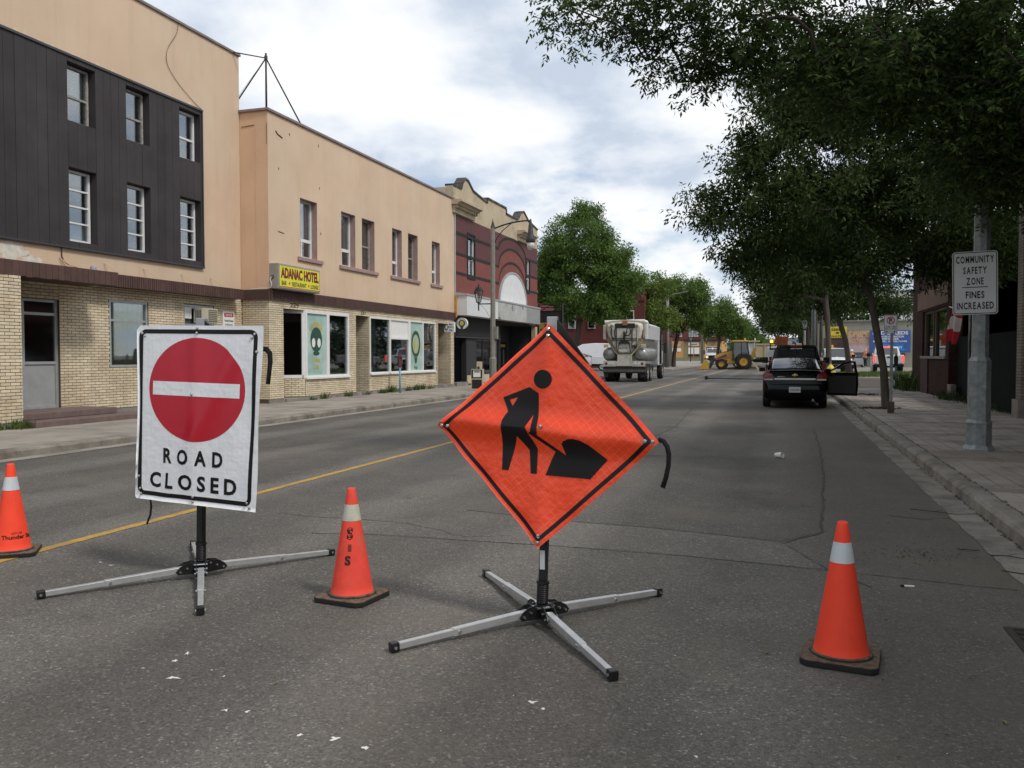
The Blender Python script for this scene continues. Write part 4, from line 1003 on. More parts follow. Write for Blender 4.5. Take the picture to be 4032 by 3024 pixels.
# red brick building across the side street
rb = empty('brick_building', (-24, 100, 0), 0, 'dull red brick building behind the tall tree across the side street', 'building')
M_rb = mat('red_brick_wall', (.13, .035, .031), .85, var=.14, vscale=.8, fine=.15, fscale=6)
MB().box((-44, 95, 0), (-14.6, 120, 8.4)).build('wall', M_rb, rb, world=True)
MB().box((-44, 94.9, 8.4), (-14.5, 120, 8.65)).build('cornice', mat('dark_cornice', (.10, .02, .02), .8), rb, world=True)
for zz in (7.6,): MB().box((-44, 94.93, zz), (-14.55, 95, zz+.15)).build('string_course', MATS['dark_cornice'], rb, world=True)
for x in (-26.0, -23.3, -21.0, -18.7, -16.6):
    b = MB(); b.box((x, 94.9, 4.6), (x+.85, 95.0, 6.6)); f = b.build('window', M_wwhite, rb, world=True)
    for k in range(2): MB().box((x+.08, 94.86, 4.7+k*.95), (x+.77, 94.9, 5.55+k*.95)).build('pane', glass('far_glass', (.1, .1, .1), .25), f, world=True)
MB().box((-14.6, 96, 0), (-14.3, 118, 3.2)).build('shopfront', mat('shop_dark', (.06, .06, .06), .6), rb, world=True)
# ------------------------------------------------------------------ trees
M_bark = mat('bark', (.075, .062, .05), .95, var=.35, vscale=7, bump=.8, bscale=30, stretch=(1, 1, .3))
LF_dark = leaf_mat('leaf_dark', (.022, .042, .012), (.082, .125, .034), .38)
LF_mid = leaf_mat('leaf_mid', (.075, .135, .030), (.135, .21, .05), .38)
LF_light = leaf_mat('leaf_light', (.11, .17, .036), (.18, .245, .06), .4)
def tree(name, label, base, blobs, trunk, r0, leaf, per, clr, seed, lm, group, compound=False, ratio=.36):
    """trunk: list of points from the ground to the fork; blobs: (cx,cy,cz,rx,ry,rz,clusters)"""
    g = np.random.default_rng(seed); root = empty(name, base, 0, label, 'tree', group)
    C = []
    for cx, cy, cz, rx, ry, rz, n in blobs:
        d = g.normal(size=(n, 3)); d /= np.linalg.norm(d, axis=1)[:, None]; q = g.random(n)**.42
        C.append(np.array([cx, cy, cz]) + d * q[:, None] * np.array([rx, ry, rz]))
    C = np.vstack(C)
    nodes = [np.array(p, float) for p in trunk]; par = [-1] + list(range(len(trunk)-1)); first = len(trunk) - 1
    fork = nodes[-1]; order = np.argsort(np.linalg.norm(C - fork, axis=1)); tips = []
    for i in order:
        c = C[i]; A = np.array(nodes[first:]); dv = c - A; dist = np.linalg.norm(dv, axis=1) * (1 + .35*np.clip(-dv[:, 2]/(np.linalg.norm(dv, axis=1)+1e-6), 0, 1))
        k = first + int(np.argmin(dist)); p = nodes[k]; L_ = np.linalg.norm(c - p); prev = k; ns = 3 if L_ > .8 else 2
        for s in range(1, ns):
            t = s/ns; m_ = p + (c-p)*t + g.normal(size=3)*L_*.06 + np.array([0, 0, L_*.08*math.sin(math.pi*t)]); nodes.append(m_); par.append(prev); prev = len(nodes)-1
        nodes.append(c); par.append(prev); tips.append(len(nodes)-1)
    cnt = np.zeros(len(nodes))
    for t in tips:
        k = t
        while k >= 0: cnt[k] += 1; k = par[k]
    rad = r0 * (cnt / len(tips))**.5; rad = np.maximum(rad, r0*.02); rad[0] *= 1.25
    kids = {}
    for i, p in enumerate(par):
        if p >= 0: kids.setdefault(p, []).append(i)
    b = MB()
    starts = [0] if len(nodes) else []
    stack = [(0, None)]
    while stack:
        s, fr = stack.pop(); path = ([fr] if fr is not None else []) + [s]; k = s
        while k in kids:
            ch = sorted(kids[k], key=lambda j: -cnt[j])
            for c in ch[1:]: stack.append((c, k))
            k = ch[0]; path.append(k)
        if len(path) > 1:
            rr = [float(rad[j]) for j in path]
            if fr is not None: rr[0] = rr[1]
            b.tube([nodes[j] for j in path], rr, 8 if rr[0] > .06 else 5, cap=False)
    b.build('trunk', M_bark, root, world=True, smooth=True, recalc=False)
    # leaves
    n = len(C) * per
    ci = np.repeat(np.arange(len(C)), per); d = g.normal(size=(n, 3)); d /= np.linalg.norm(d, axis=1)[:, None]
    size = clr * (0.65 + .7*g.random(len(C)))[ci]
    P = C[ci] + d * (g.random(n)**.55 * size)[:, None] * np.array([1, 1, .72])
    ax = d*.7 + g.normal(size=(n, 3))*.6 + np.array([0, 0, -.45]); ax /= np.linalg.norm(ax, axis=1)[:, None]
    if compound:
        K = 7; ax2 = np.repeat(ax, K, 0); P2 = np.repeat(P, K, 0); s = np.tile(np.array([1, 1, 2, 2, 3, 3, 3.7]), n); side = np.tile(np.array([1, -1, 1, -1, 1, -1, 0]), n)
        sd = np.cross(ax2, np.array([0, 0, 1.0])); sd /= (np.linalg.norm(sd, axis=1)[:, None] + 1e-6)
        P = P2 + ax2 * (s * leaf * .55)[:, None]; a = ax2 * (1 - .75*np.abs(side))[:, None] + sd * (side*.8)[:, None] + g.normal(size=ax2.shape)*.22 + np.array([0, 0, -.35])
        ax = a / np.linalg.norm(a, axis=1)[:, None]; n = len(P)
    w = np.cross(ax, g.normal(size=(n, 3))); w /= (np.linalg.norm(w, axis=1)[:, None] + 1e-6); nn = np.cross(ax, w)
    L_ = leaf * (.7 + .6*g.random(n))[:, None]
    V = np.empty((n, 4, 3)); V[:, 0] = P; V[:, 1] = P + ax*L_*.45 + w*L_*ratio*.5 + nn*L_*.06; V[:, 2] = P + ax*L_; V[:, 3] = P + ax*L_*.45 - w*L_*ratio*.5 + nn*L_*.06
    me = fast_mesh('crown', V.reshape(-1, 3), np.arange(n*4).reshape(-1, 4))
    o = link('crown', me, lm, root, world=True)
    return root
TG = 'street trees'
tree('street_tree', 'nearest tree whose leafy boughs hang over the top right', (3.9, 11.0, .14),
     [(-2.6, 12, 6.5, .75, .9, .5, 14), (-1.6, 12.2, 6.2, 1.0, 1.1, .6, 26), (-1.0, 12.2, 5.6, .7, .7, .35, 12), (-.4, 12.2, 6.25, 1.3, 1.3, .9, 42), (.5, 12.5, 5.8, 1.2, 1.5, .8, 52), (1.5, 12.5, 5.5, 1.3, 1.7, 1.0, 90),
      (2.5, 12.5, 5.3, 1.1, 1.7, 1.2, 130), (2.75, 13.2, 4.3, .75, 1.2, .75, 60), (3.4, 16, 5.2, 1.2, 1.6, 1.6, 90), (1.6, 12, 7.6, 3.2, 2.4, 1.2, 90), (4.6, 11.6, 7, 2.6, 2.6, 2.2, 70)],
     [(3.9, 11.0, .1), (3.85, 11.1, 1.8), (3.7, 11.3, 3.4), (3.35, 11.6, 4.6)], .11, .088, 21, .42, 3, LF_dark, TG, compound=True)
tree('street_tree', 'leaning tree behind the no parking sign, dark crown over the parked sedan', (2.7, 24.8, .14),
     [(2.3, 30.0, 6.0, 2.2, 2.2, 1.7, 110), (5.6, 25.5, 6.4, 1.7, 2.2, 2.4, 110), (4.9, 24.2, 4.3, 1.0, 1.4, .9, 36), (1.2, 25, 9.2, 2.6, 2.2, 1.2, 90), (4.0, 25, 9.0, 2.4, 2.2, 1.4, 80), (1.2, 25, 6.2, 2.5, 2.4, 2.2, 190), (-1.0, 24.7, 5.9, 1.5, 1.6, 1.1, 40), (-2.2, 24.6, 5.7, .8, .9, .45, 10), (-.7, 24.6, 4.5, 1.2, 1.3, .5, 26), (.3, 25, 8.1, 1.9, 2.0, .9, 60), (-.9, 25, 7.3, 1.0, 1.2, .8, 22), (3.6, 25.2, 6.0, 1.9, 2.2, 2.3, 150), (4.3, 24.6, 4.2, 1.2, 1.3, .9, 40), (1.4, 24.8, 4.0, 1.6, 1.4, .6, 30), (2.2, 25.5, 8.6, 2.2, 2.0, 1.0, 40)],  # first blob added so the crown mirrors in the sedan's rear window
     [(2.7, 24.8, .1), (2.62, 24.8, 1.2), (2.42, 24.85, 2.3), (2.30, 24.9, 3.1)], .095, .150, 112, .50, 5, LF_dark, TG, ratio=.34)
tree('street_tree', 'forked tree trunk rising beside the yellow hydrant', (4.55, 65, .1),
     [(3.4, 65, 8.5, 4.2, 3.4, 3.2, 110), (7.0, 65, 8.0, 3.0, 3, 3.0, 60), (.5, 64.5, 7.6, 2.4, 2.2, 2.2, 50), (4.5, 64.5, 5.3, 2.6, 2.2, .9, 36), (7.5, 64.5, 5.0, 2.0, 2.0, 1.0, 24)],
     [(4.62, 65, .05), (4.5, 65, 1.6), (4.35, 65, 2.6), (3.95, 65, 3.9)], .18, .24, 120, .9, 8, LF_dark, TG)
tree('street_tree', 'straight dark tree trunk just past the black pickup', (3.0, 60, .1),
     [(.9, 60, 8.6, 3.4, 3.0, 3.6, 100), (-1.4, 60, 7.0, 1.7, 1.8, 1.6, 30), (3.0, 60, 10, 3.2, 3, 3.0, 70), (-.4, 59.5, 5.2, 1.8, 1.8, .8, 24)],
     [(3.0, 60, .05), (2.95, 60, 2.5), (2.85, 60, 4.2), (2.75, 60, 5.2)], .17, .24, 120, .9, 9, LF_dark, TG)
tree('street_tree', 'far tree on the right, half hiding the lantern post', (3.0, 100, .1),
     [(1.0, 100, 8.0, 3.6, 3.4, 3.4, 80), (-1.6, 100, 6.9, 1.5, 1.6, 1.5, 18), (.5, 99, 5.0, 3.4, 2.5, 1.1, 30), (4.5, 100, 8, 3, 3, 3, 50)],
     [(3.0, 100, .05), (2.9, 100, 2.5), (2.7, 100, 4.6)], .25, .34, 110, 1.2, 12, LF_dark, TG)
tree('street_tree', 'farthest tree on the right end of the street', (3.2, 140, .1),
     [(.8, 140, 8.0, 4.6, 4, 4.6, 90), (5, 140, 9, 4, 4, 5, 60)], [(3.2, 140, .05), (3.0, 140, 2.5), (2.7, 140, 4.6)], .3, .42, 110, 1.5, 13, LF_dark, TG)
tree('street_tree', 'big round-topped tree rising above the white camper van', (-20.9, 88, 0),
     [(-20.2, 88, 13.4, 3.9, 3.8, 3.7, 120), (-22.6, 88, 11.2, 2.6, 3, 2.8, 70), (-17.4, 88, 11.0, 2.7, 3, 3.0, 80), (-20, 88, 8.2, 4.6, 3.6, 2.4, 90), (-24, 88, 7.4, 1.7, 2, 1.5, 26), (-16.6, 87.5, 7.0, 2.2, 2.2, 2.0, 50), (-20, 88, 16.4, 2.0, 2, 1.2, 24), (-15.8, 88, 9.4, 2.0, 2.4, 2.4, 60), (-24.2, 88, 10.2, 1.8, 2.4, 2.2, 44), (-17.5, 87.5, 6.2, 2.6, 2.0, 1.4, 44), (-22.5, 87.5, 6.0, 1.9, 2.0, 1.2, 30)],
     [(-20.95, 88, -.05), (-20.8, 88, 2), (-20.5, 88, 4.2), (-20.2, 88, 6.4)], .27, .30, 130, .95, 21, LF_mid, TG)
tree('street_tree', 'pale green tree behind the tank truck', (-14.6, 98, .1),
     [(-14.6, 98, 8.3, 2.8, 2.6, 3.0, 90), (-13.2, 98, 5.6, 2.2, 2, 1.6, 40), (-16.6, 98, 6.6, 1.8, 2, 2.2, 40)], [(-14.8, 98, .05), (-14.7, 98, 2.2), (-14.6, 98, 4)], .2, .30, 120, .9, 22, LF_light, TG)
tree('street_tree', 'slim forked tree standing before the orange corner shop', (-13.0, 108.8, .12),
     [(-11.4, 108.8, 9.2, 2.9, 2.8, 2.7, 90), (-13.3, 108.8, 8.6, 1.8, 2, 2.6, 50), (-10.2, 108.8, 6.6, 2.0, 2, 1.5, 40), (-12.9, 108.8, 5.6, 1.3, 1.5, 1.3, 20)],
     [(-13.0, 108.8, .05), (-12.95, 108.8, 1.6), (-12.75, 108.8, 2.9), (-12.4, 108.8, 4.6)], .24, .32, 110, .9, 23, LF_mid, TG)
tree('street_tree', 'dense tree behind the backhoe on the left', (-10.8, 150, .1),
     [(-9.8, 150, 8.2, 3.0, 3, 3.4, 90), (-12.4, 150, 7.5, 2.3, 2.4, 3.0, 50), (-7.6, 150, 6.4, 1.9, 2, 2.2, 40)], [(-10.6, 150, .05), (-10.4, 150, 2.2), (-10.2, 150, 4)], .26, .42, 110, 1.2, 24, LF_mid, TG)
tree('street_tree', 'low rounded tree at the far left end of the street', (-9.6, 205, .1),
     [(-9.2, 205, 6.4, 3.6, 3, 3.9, 80), (-6.2, 205, 5.0, 2.4, 2.4, 2.9, 40)], [(-9.6, 205, .05), (-9.4, 205, 2.2), (-9.2, 205, 4)], .3, .5, 100, 1.4, 25, LF_mid, TG)
tree('street_tree', 'smallest most distant tree beside the road end', (-9.8, 290, .1),
     [(-9.0, 290, 5.0, 4.2, 4, 4.2, 60), (-4.8, 290, 4.0, 2.6, 3, 3.0, 30)], [(-9.8, 290, .05), (-9.4, 290, 2.2), (-9.2, 290, 4)], .3, .7, 90, 1.7, 26, LF_mid, TG)
# far wood closing the street end
def mass(name, label, boxes, leaf, n, seed, lm):
    g = np.random.default_rng(seed); Ps = []
    for (x0, x1, y, z0, z1, k) in boxes:
        m_ = int(k); P = np.stack([g.uniform(x0, x1, m_), y + g.normal(size=m_)*2, np.zeros(m_)], 1)
        top = z1 * (.78 + .22*np.sin(P[:, 0]*.21 + y) + .10*np.sin(P[:, 0]*.63)); P[:, 2] = z0 + (top - z0) * g.random(m_)**.7; Ps.append(P)
    P = np.vstack(Ps); n = len(P); ax = g.normal(size=(n, 3)); ax /= np.linalg.norm(ax, axis=1)[:, None]; w = np.cross(ax, g.normal(size=(n, 3))); w /= np.linalg.norm(w, axis=1)[:, None]
    V = np.empty((n, 4, 3)); V[:, 0] = P; V[:, 1] = P + ax*leaf*.5 + w*leaf*.3; V[:, 2] = P + ax*leaf; V[:, 3] = P + ax*leaf*.5 - w*leaf*.3
    return tag(link(name, fast_mesh(name, V.reshape(-1, 3), np.arange(n*4).reshape(-1, 4)), lm), label, 'trees', kind='stuff')
mass('far_wood', 'distant belt of trees closing the end of the street', [(-60, 60, 380, 0, 8.5, 9000), (4, 40, 175, 0, 10, 7000), (12, 60, 150, 0, 12, 9000)], .9, 0, 31, LF_dark)

# ------------------------------------------------------------------ weeds and grass
def grass(name, label, spots, h, seed, cat='grass', lm=None, w=.012):
    g = np.random.default_rng(seed); P = []; Hh = []
    for (x, y, z, sx, sy, n, hs) in spots:
        P.append(np.stack([x + g.normal(size=n)*sx, y + g.normal(size=n)*sy, np.full(n, z)], 1)); Hh.append(np.full(n, hs*h) * (.4 + .8*g.random(n)))
    P = np.vstack(P); Hh = np.concatenate(Hh)[:, None]; n = len(P); lean = g.normal(size=(n, 3))*.35; lean[:, 2] = 1; t = g.uniform(0, 6.28, n)
    wv = np.stack([np.cos(t), np.sin(t), np.zeros(n)], 1)*w*(.6+.8*g.random(n))[:, None]*(1 + Hh)
    V = np.empty((n, 4, 3)); V[:, 0] = P - wv; V[:, 1] = P + wv; V[:, 2] = P + lean*Hh*.6 + wv*.7; V[:, 3] = P + lean*Hh + np.array([0, 0, -.1])*Hh
    return tag(link(name, fast_mesh(name, V.reshape(-1, 3), np.arange(n*4).reshape(-1, 4)), lm or M_weed), label, cat, kind='stuff')
sp = [(-14.22, y, .14, .05, .12, int(30 + 60*rng.random()), .5 + rng.random()) for y in (23.9, 24.6, 26.2, 27.6, 28.9, 29.6, 29.9, 31.2, 32.0, 32.6, 33.5)]
grass('weeds', 'low weeds sprouting along the foot of the yellow brick wall', sp + [(-14.0, 12.75, .14, .12, .12, 180, .9), (-14.05, 12.3, .14, .06, .3, 90, .8), (-14.4, 16.3, .14, .1, .4, 120, .6)], .22, 41, 'weeds')
grass('tall_grass', 'tall grass clump at the corner of the dark brick building', [(5.0, 38.4, .12, .25, .8, 500, 1.0), (5.1, 30.2, .12, .12, .6, 160, .5), (5.2, 26, .12, .1, 2.2, 120, .35)], .75, 42, lm=LF_dark)
grass('lot_grass', 'ragged green grass strip before the parked white pickup', [(7.2, 71, .0, 2.4, 1.6, 6000, 1.0), (5.0, 69, .05, 1.2, 1.5, 2500, .8), (10.5, 73, 0, 2, 2, 3000, 1.1)], .34, 43, lm=leaf_mat('grass_leaf', (.07, .11, .025), (.13, .16, .05), .25), w=.02)

# ------------------------------------------------------------------ right: buildings
def brick_mat(name, c1, c2, mortar, scale=1.0):
    m, nt, b = _nodes(name); N = nt.nodes.new; L = nt.links.new
    g = N('ShaderNodeNewGeometry'); s = N('ShaderNodeSeparateXYZ'); L(g.outputs['Position'], s.inputs[0]); a = N('ShaderNodeMath'); a.operation = 'ADD'; L(s.outputs[0], a.inputs[0]); L(s.outputs[1], a.inputs[1])
    c = N('ShaderNodeCombineXYZ'); L(a.outputs[0], c.inputs[0]); L(s.outputs[2], c.inputs[1])
    t = N('ShaderNodeTexBrick'); t.inputs['Color1'].default_value = (*c1, 1); t.inputs['Color2'].default_value = (*c2, 1); t.inputs['Mortar'].default_value = (*mortar, 1)
    t.inputs['Scale'].default_value = scale; t.inputs['Brick Width'].default_value = .22; t.inputs['Row Height'].default_value = .07; t.inputs['Mortar Size'].default_value = .008
    L(c.outputs[0], t.inputs['Vector']); n = N('ShaderNodeTexNoise'); n.inputs['Scale'].default_value = 1.5; L(g.outputs['Position'], n.inputs['Vector'])
    mr = N('ShaderNodeMapRange'); mr.inputs[3].default_value = .6; mr.inputs[4].default_value = 1.35; L(n.outputs['Fac'], mr.inputs[0]); cc = N('ShaderNodeCombineXYZ'); [L(mr.outputs[0], cc.inputs[i]) for i in range(3)]
    ml = N('ShaderNodeMixRGB'); ml.blend_type = 'MULTIPLY'; ml.inputs[0].default_value = 1; L(t.outputs['Color'], ml.inputs[1]); L(cc.outputs[0], ml.inputs[2]); L(ml.outputs[0], b.inputs['Base Color'])
    b.inputs['Roughness'].default_value = .95; b.inputs['Specular IOR Level'].default_value = .1; bp = N('ShaderNodeBump'); bp.inputs['Strength'].default_value = .4; bp.inputs['Distance'].default_value = .01; L(t.outputs['Fac'], bp.inputs['Height']); bp.invert = True; L(bp.outputs[0], b.inputs['Normal'])
    MATS[name] = m; return m
M_dbr = brick_mat('dark_red_brickwork', (.058, .028, .022), (.042, .022, .018), (.04, .032, .027)); M_lbr = brick_mat('pale_brickwork', (.27, .235, .20), (.22, .19, .165), (.12, .11, .10))
RX = 5.2
ra = empty('brick_shop', (RX, 35, .14), 0, 'dark red brick shop with wide window under the trees', 'building')
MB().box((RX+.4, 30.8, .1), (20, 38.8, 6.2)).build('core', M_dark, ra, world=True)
b = MB()
for c in cells(30.85, 38.8, .1, 6.2, [(31.3, 36.3, 1.53, 3.22)]): b.box((RX, c[0], c[2]), (RX+.4, c[1], c[3]))
b.box((RX, 30.8, .1), (20, 30.85, 6.2)); b.box((RX, 38.8, .1), (20, 38.85, 6.2)); b.build('wall', M_dbr, ra, world=True)
MB().box((RX-.06, 31.2, 1.44), (RX+.1, 36.4, 1.53)).build('sill', M_base, ra, world=True)
M_wood = mat('brown_timber', (.085, .06, .04), .8, var=.2, vscale=4)
b = MB()
for y in (31.3, 33.75, 34.2, 36.1): b.box((RX+.08, y, 1.53), (RX+.2, y+.14, 3.22))
b.box((RX+.08, 31.3, 3.12), (RX+.2, 36.3, 3.22)); f = b.build('window', M_wood, ra, world=True)
MB().box((RX+.14, 31.44, 1.53), (RX+.15, 33.75, 3.12)).build('pane', G_shop, f, world=True); MB().box((RX+.14, 34.34, 1.53), (RX+.15, 36.1, 3.12)).build('pane', G_shop, f, world=True)
MB().box((RX-.03, 30.9, 3.30), (RX, 37.4, 4.0)).build('fascia_board', mat('faded_board', (.13, .075, .05), .8, var=.2), ra, world=True)
MB().box((RX-.05, 34.7, .1), (RX, 36.3, 1.44)).build('pilaster', mat('dark_pilaster', (.06, .03, .027), .9, var=.2), ra, world=True)
MB().box((RX-.06, 30.0, .1), (RX+.1, 30.6, .62)).build('stub_wall', M_base, ra, world=True)
gt = empty('gate', (RX+.5, 26, .1), 0, 'dark green boarded gate between the two right-hand buildings', 'gate')
M_gg = mat('dark_green_board', (.010, .015, .013), .9, spec=.08, var=.2, rnd=.12)
for k in range(20):
    y = 22.3 + k*.42; MB().box((RX+.25, y, .12), (RX+.30, y+.41, 2.15)).build('board', M_gg, gt, world=True)
MB().tube([(RX+.2, 28.7, .1), (RX+.2, 28.7, 2.9)], .025, 8).build('post', M_galv, gt, world=True)
yd = empty('yard_wall', (12, 27, 0), 0, 'shadowed back wall behind the dark green gate', 'wall'); MB().box((7.5, 22.2, 0), (8, 30.8, 4.6)).build('wall', M_dbr, yd, world=True); MB().box((7.4, 22.2, 4.6), (8.1, 30.8, 4.72)).build('coping', M_base, yd, world=True)
rc = empty('brick_building', (RX, 15, .14), 0, 'pale brick building edge at the far right behind the lamp pole', 'building')
MB().box((RX+.1, -4, .1), (20, 22.2, 7.5)).build('wall', M_dbr, rc, world=True)
MB().box((RX-.05, 21.75, .55), (RX+.1, 22.15, 7.4)).build('pilaster', M_lbr, rc, world=True); MB().box((RX-.12, 21.65, .1), (RX+.1, 22.2, .55)).build('pilaster_base', M_base, rc, world=True)
MB().box((RX-.02, 8, 3.4), (RX+.1, 21.7, 7.4)).build('upper_wall', M_lbr, rc, world=True); MB().box((RX-.1, -4, 7.4), (20, 22.3, 7.6)).build('cornice', M_base, rc, world=True)
fl = empty('flag', (RX-.1, 30.6, 2.9), 0, 'red and white maple leaf flag hanging behind the galvanised pole', 'flag')
def cloth(name, u0, u1, m):
    b = MB(); n = 14; k = 10
    for i in range(n+1):
        for j in range(k+1):
            u = i/n; v = u0 + (u1-u0)*j/k     # v down the fly, u across
            w_ = .42 * (1 - .25*v)
            x = RX - .12 - .45*v*.3 + .045*math.sin(u*9+v*3)*(.3+v); y = 30.3 + w_*(u-.5) + .2*v; z = 2.92 - .98*v - .05*math.sin(u*5+1)
            b.v.append((x - u*.22, y, z))
    b.f = [(i*(k+1)+j, i*(k+1)+j+1, (i+1)*(k+1)+j+1, (i+1)*(k+1)+j) for i in range(n) for j in range(k)]
    o = b.build(name, m, fl, world=True, smooth=True, recalc=False); return o
M_fr = mat('flag_red', (.48, .02, .03), .8); M_fw = mat('flag_white', (.68, .66, .66), .8)
cloth('red_band', 0, .22, M_fr); cloth('white_band', .22, .62, M_fw); cloth('red_band', .62, 1.0, M_fr)
MB().add([(RX-.46 + .02*0, 30.28 + u*.10, 2.50 + w_*.12) for u, w_ in leafp], [tuple(range(len(leafp)))]).build('maple_leaf', M_fr, fl, world=True)
MB().tube([(RX+.4, 30.6, 2.75), (RX-.5, 30.05, 3.0)], .014, 6).build('pole', M_wwhite, fl, world=True); fl.location.y -= 1.9; fl.location.x += .05

# ------------------------------------------------------------------ galvanised lamp pole + community sign
lp = empty('lamp_pole', (2.82, 14.2, .14), 0, 'thick galvanised octagonal lamp pole on the right sidewalk', 'lamp pole')
rt = R(22.5)
MB().lathe([(.225, .135), (.225, .16), (.185, .22)], 8, (2.82, 14.2, 0), rot=rt).build('base_flange', M_galv, lp, world=True)
MB().lathe([(.178, .22), (.178, .52), (.185, .55), (.158, .60), (.155, 1.44), (.158, 1.47), (.122, 1.53)], 8, (2.82, 14.2, 0), rot=rt).build('base_sleeve', M_galv, lp, world=True)
MB().lathe([(.118, 1.53), (.105, 4.5), (.085, 9.2)], 8, (2.82, 14.2, 0), rot=rt).build('shaft', M_galv, lp, world=True)
MB().tube([(2.82, 14.2, 9.0), (2.2, 14.2, 9.5), (1.0, 14.2, 9.7)], [.05, .045, .04], 8).build('arm', M_galv, lp, world=True, smooth=True)
MB().box((.5, 14.05, 9.62), (1.05, 14.35, 9.78)).build('lamp_head', M_galv, lp, world=True, bev=.03)
for z in (2.98, 2.25): MB().lathe([(.124, z-.012), (.124, z+.012)], 8, (2.82, 14.2, 0), rot=rt).build('strap', M_alu, lp, world=True)
def rrect(xc, zc, w, h, r, n=5):
    pts = []
    for cx, cz, a0 in ((w/2-r, h/2-r, 0), (-w/2+r, h/2-r, 90), (-w/2+r, -h/2+r, 180), (w/2-r, -h/2+r, 270)):
        for k in range(n+1): t = R(a0 + 90*k/n); pts.append((xc+cx+r*math.cos(t), zc+cz+r*math.sin(t)))
    return pts
def rim_y(Y, xc, zc, w, h, r, t):
    o_, i_ = rrect(xc, zc, w, h, r), rrect(xc, zc, w-2*t, h-2*t, max(r-t, .005)); n = len(o_); b = MB(); b.v = [(p[0], Y, p[1]) for p in o_+i_]; b.f = [(k, (k+1) % n, n+(k+1) % n, n+k) for k in range(n)]; return b
cs_ = empty('safety_sign', (2.71, 14.06, 2.62), R(-3), 'white community safety zone sign strapped to the galvanised pole', 'sign', tilt=(0, R(-1.2)))
M_swd = mat('sign_face_white', (.56, .57, .56), .45, var=.05, vscale=4)
MB().prism(rrect(0, 0, .595, .93, .045), 0, .004, 'y').build('plate', M_swd, cs_)
rim_y(-.0025, 0, 0, .572, .907, .04, .011).build('border', M_ink, cs_)
for s, w, h, z in (('COMMUNITY', .50, .105, .345), ('SAFETY', .31, .105, .185), ('ZONE', .225, .105, .025), ('FINES', .245, .105, -.175), ('INCREASED', .485, .105, -.335)):
    text_sp('lettering', s, w, h, M_ink, cs_, (0, -.003, z), (1, 0, 0), (0, 0, 1), .03, .26)
MB().box((-.17, -.0035, -.068), (.17, -.002, -.056)).build('rule', M_ink, cs_)
for z in (.43, -.43): MB().lathe([(.010, -.006), (.010, 0)], 8, (0, 0, z), 'y').build('bolt', M_alu, cs_)
# no parking sign on its post
np_ = empty('no_parking_sign', (2.56, 22.6, .14), 0, 'white no parking sign on a grey steel post beside the tree', 'sign')
MB().box((2.53, 22.6, .1), (2.60, 22.64, 2.12)).build('post', M_galv, np_, world=True); MB().box((2.49, 22.58, .1), (2.64, 22.66, .42)).build('post_sleeve', mat('rust_sleeve', (.09, .075, .065), .8, metal=.3, var=.3, vscale=12), np_, world=True)
MB().prism(rrect(2.53, 2.31, .30, .455, .025), 22.585, 22.592, 'y').build('plate', M_swd, np_, world=True); rim_y(22.583, 2.53, 2.31, .285, .44, .02, .008).build('border', M_dgreen, np_, world=True)
b = MB(); n = 28
for k in range(n):
    for q in (.092, .072): b.v.append((2.53 + q*math.cos(2*math.pi*k/n), 22.580, 2.405 + q*math.sin(2*math.pi*k/n)))
b.f = [(2*k, 2*((k+1) % n), 2*((k+1) % n)+1, 2*k+1) for k in range(n)]; b.build('red_ring', M_red, np_, world=True)
tx(np_, 'P', 2.53, 22.582, 2.405, .07, .11, M_ink, .04); MB().bar((2.47, 22.5795, 2.465), (2.59, 22.5795, 2.345), .014, .001, up=(0, 1, 0)).build('red_bar', M_red, np_, world=True)
tx(np_, '2 AM - 7 AM', 2.53, 22.582, 2.25, .22, .035, M_ink, .03); tx(np_, 'NOV 15 - APR 30', 2.53, 22.582, 2.20, .24, .03, M_ink, .02)
for s in (-1, 1): MB().add([(2.53+s*.115, 22.582, 2.135), (2.53+s*.075, 22.582, 2.16), (2.53+s*.075, 22.582, 2.11)], [(0, 1, 2)]).build('arrow', M_ink, np_, world=True)

# ------------------------------------------------------------------ parking meters
M_bluep = mat('meter_blue', (.10, .33, .47), .6, var=.12, vscale=6); M_bluep2 = mat('meter_blue_deep', (.035, .14, .27), .6, var=.12)
def meter(loc, label, pole, head, rz):
    e = empty('parking_meter', loc, rz, label, 'parking meter', 'parking meters')
    MB().tube([(0, 0, 0), (0, 0, 1.0)], .035, 10).build('pole', pole, e, smooth=True)
    MB().loft([(-.05, [(0, .96), (.05, .97), (.075, 1.05), (.085, 1.22), (.08, 1.33), (.055, 1.41), (0, 1.45)]), (.05, [(0, .96), (.05, .97), (.075, 1.05), (.085, 1.22), (.08, 1.33), (.055, 1.41), (0, 1.45)])]).build('head', head, e, bev=.015)
    MB().box((-.045, -.056, 1.27), (.045, -.05, 1.37)).build('display', M_dark, e); MB().lathe([(.03, 0), (.025, .05), (0.005, .06)], 8, (0, 0, 1.44)).build('cap', head, e)
    return e
M_mhead = mat('meter_maroon', (.12, .035, .035), .5)
meter((-13.75, 29.4, .14), 'maroon headed parking meter on a pale blue pole before the pub window', M_bluep, M_mhead, R(60))
meter((4.62, 39.2, .14), 'black headed parking meter on a deep blue pole by the tall grass', M_bluep2, M_blackm, 0)
meter((-11.6, 37.6, .14), 'grey headed parking meter half hidden beyond the left lamp post', M_bluep, mat('meter_grey', (.2, .2, .2), .5), R(60))

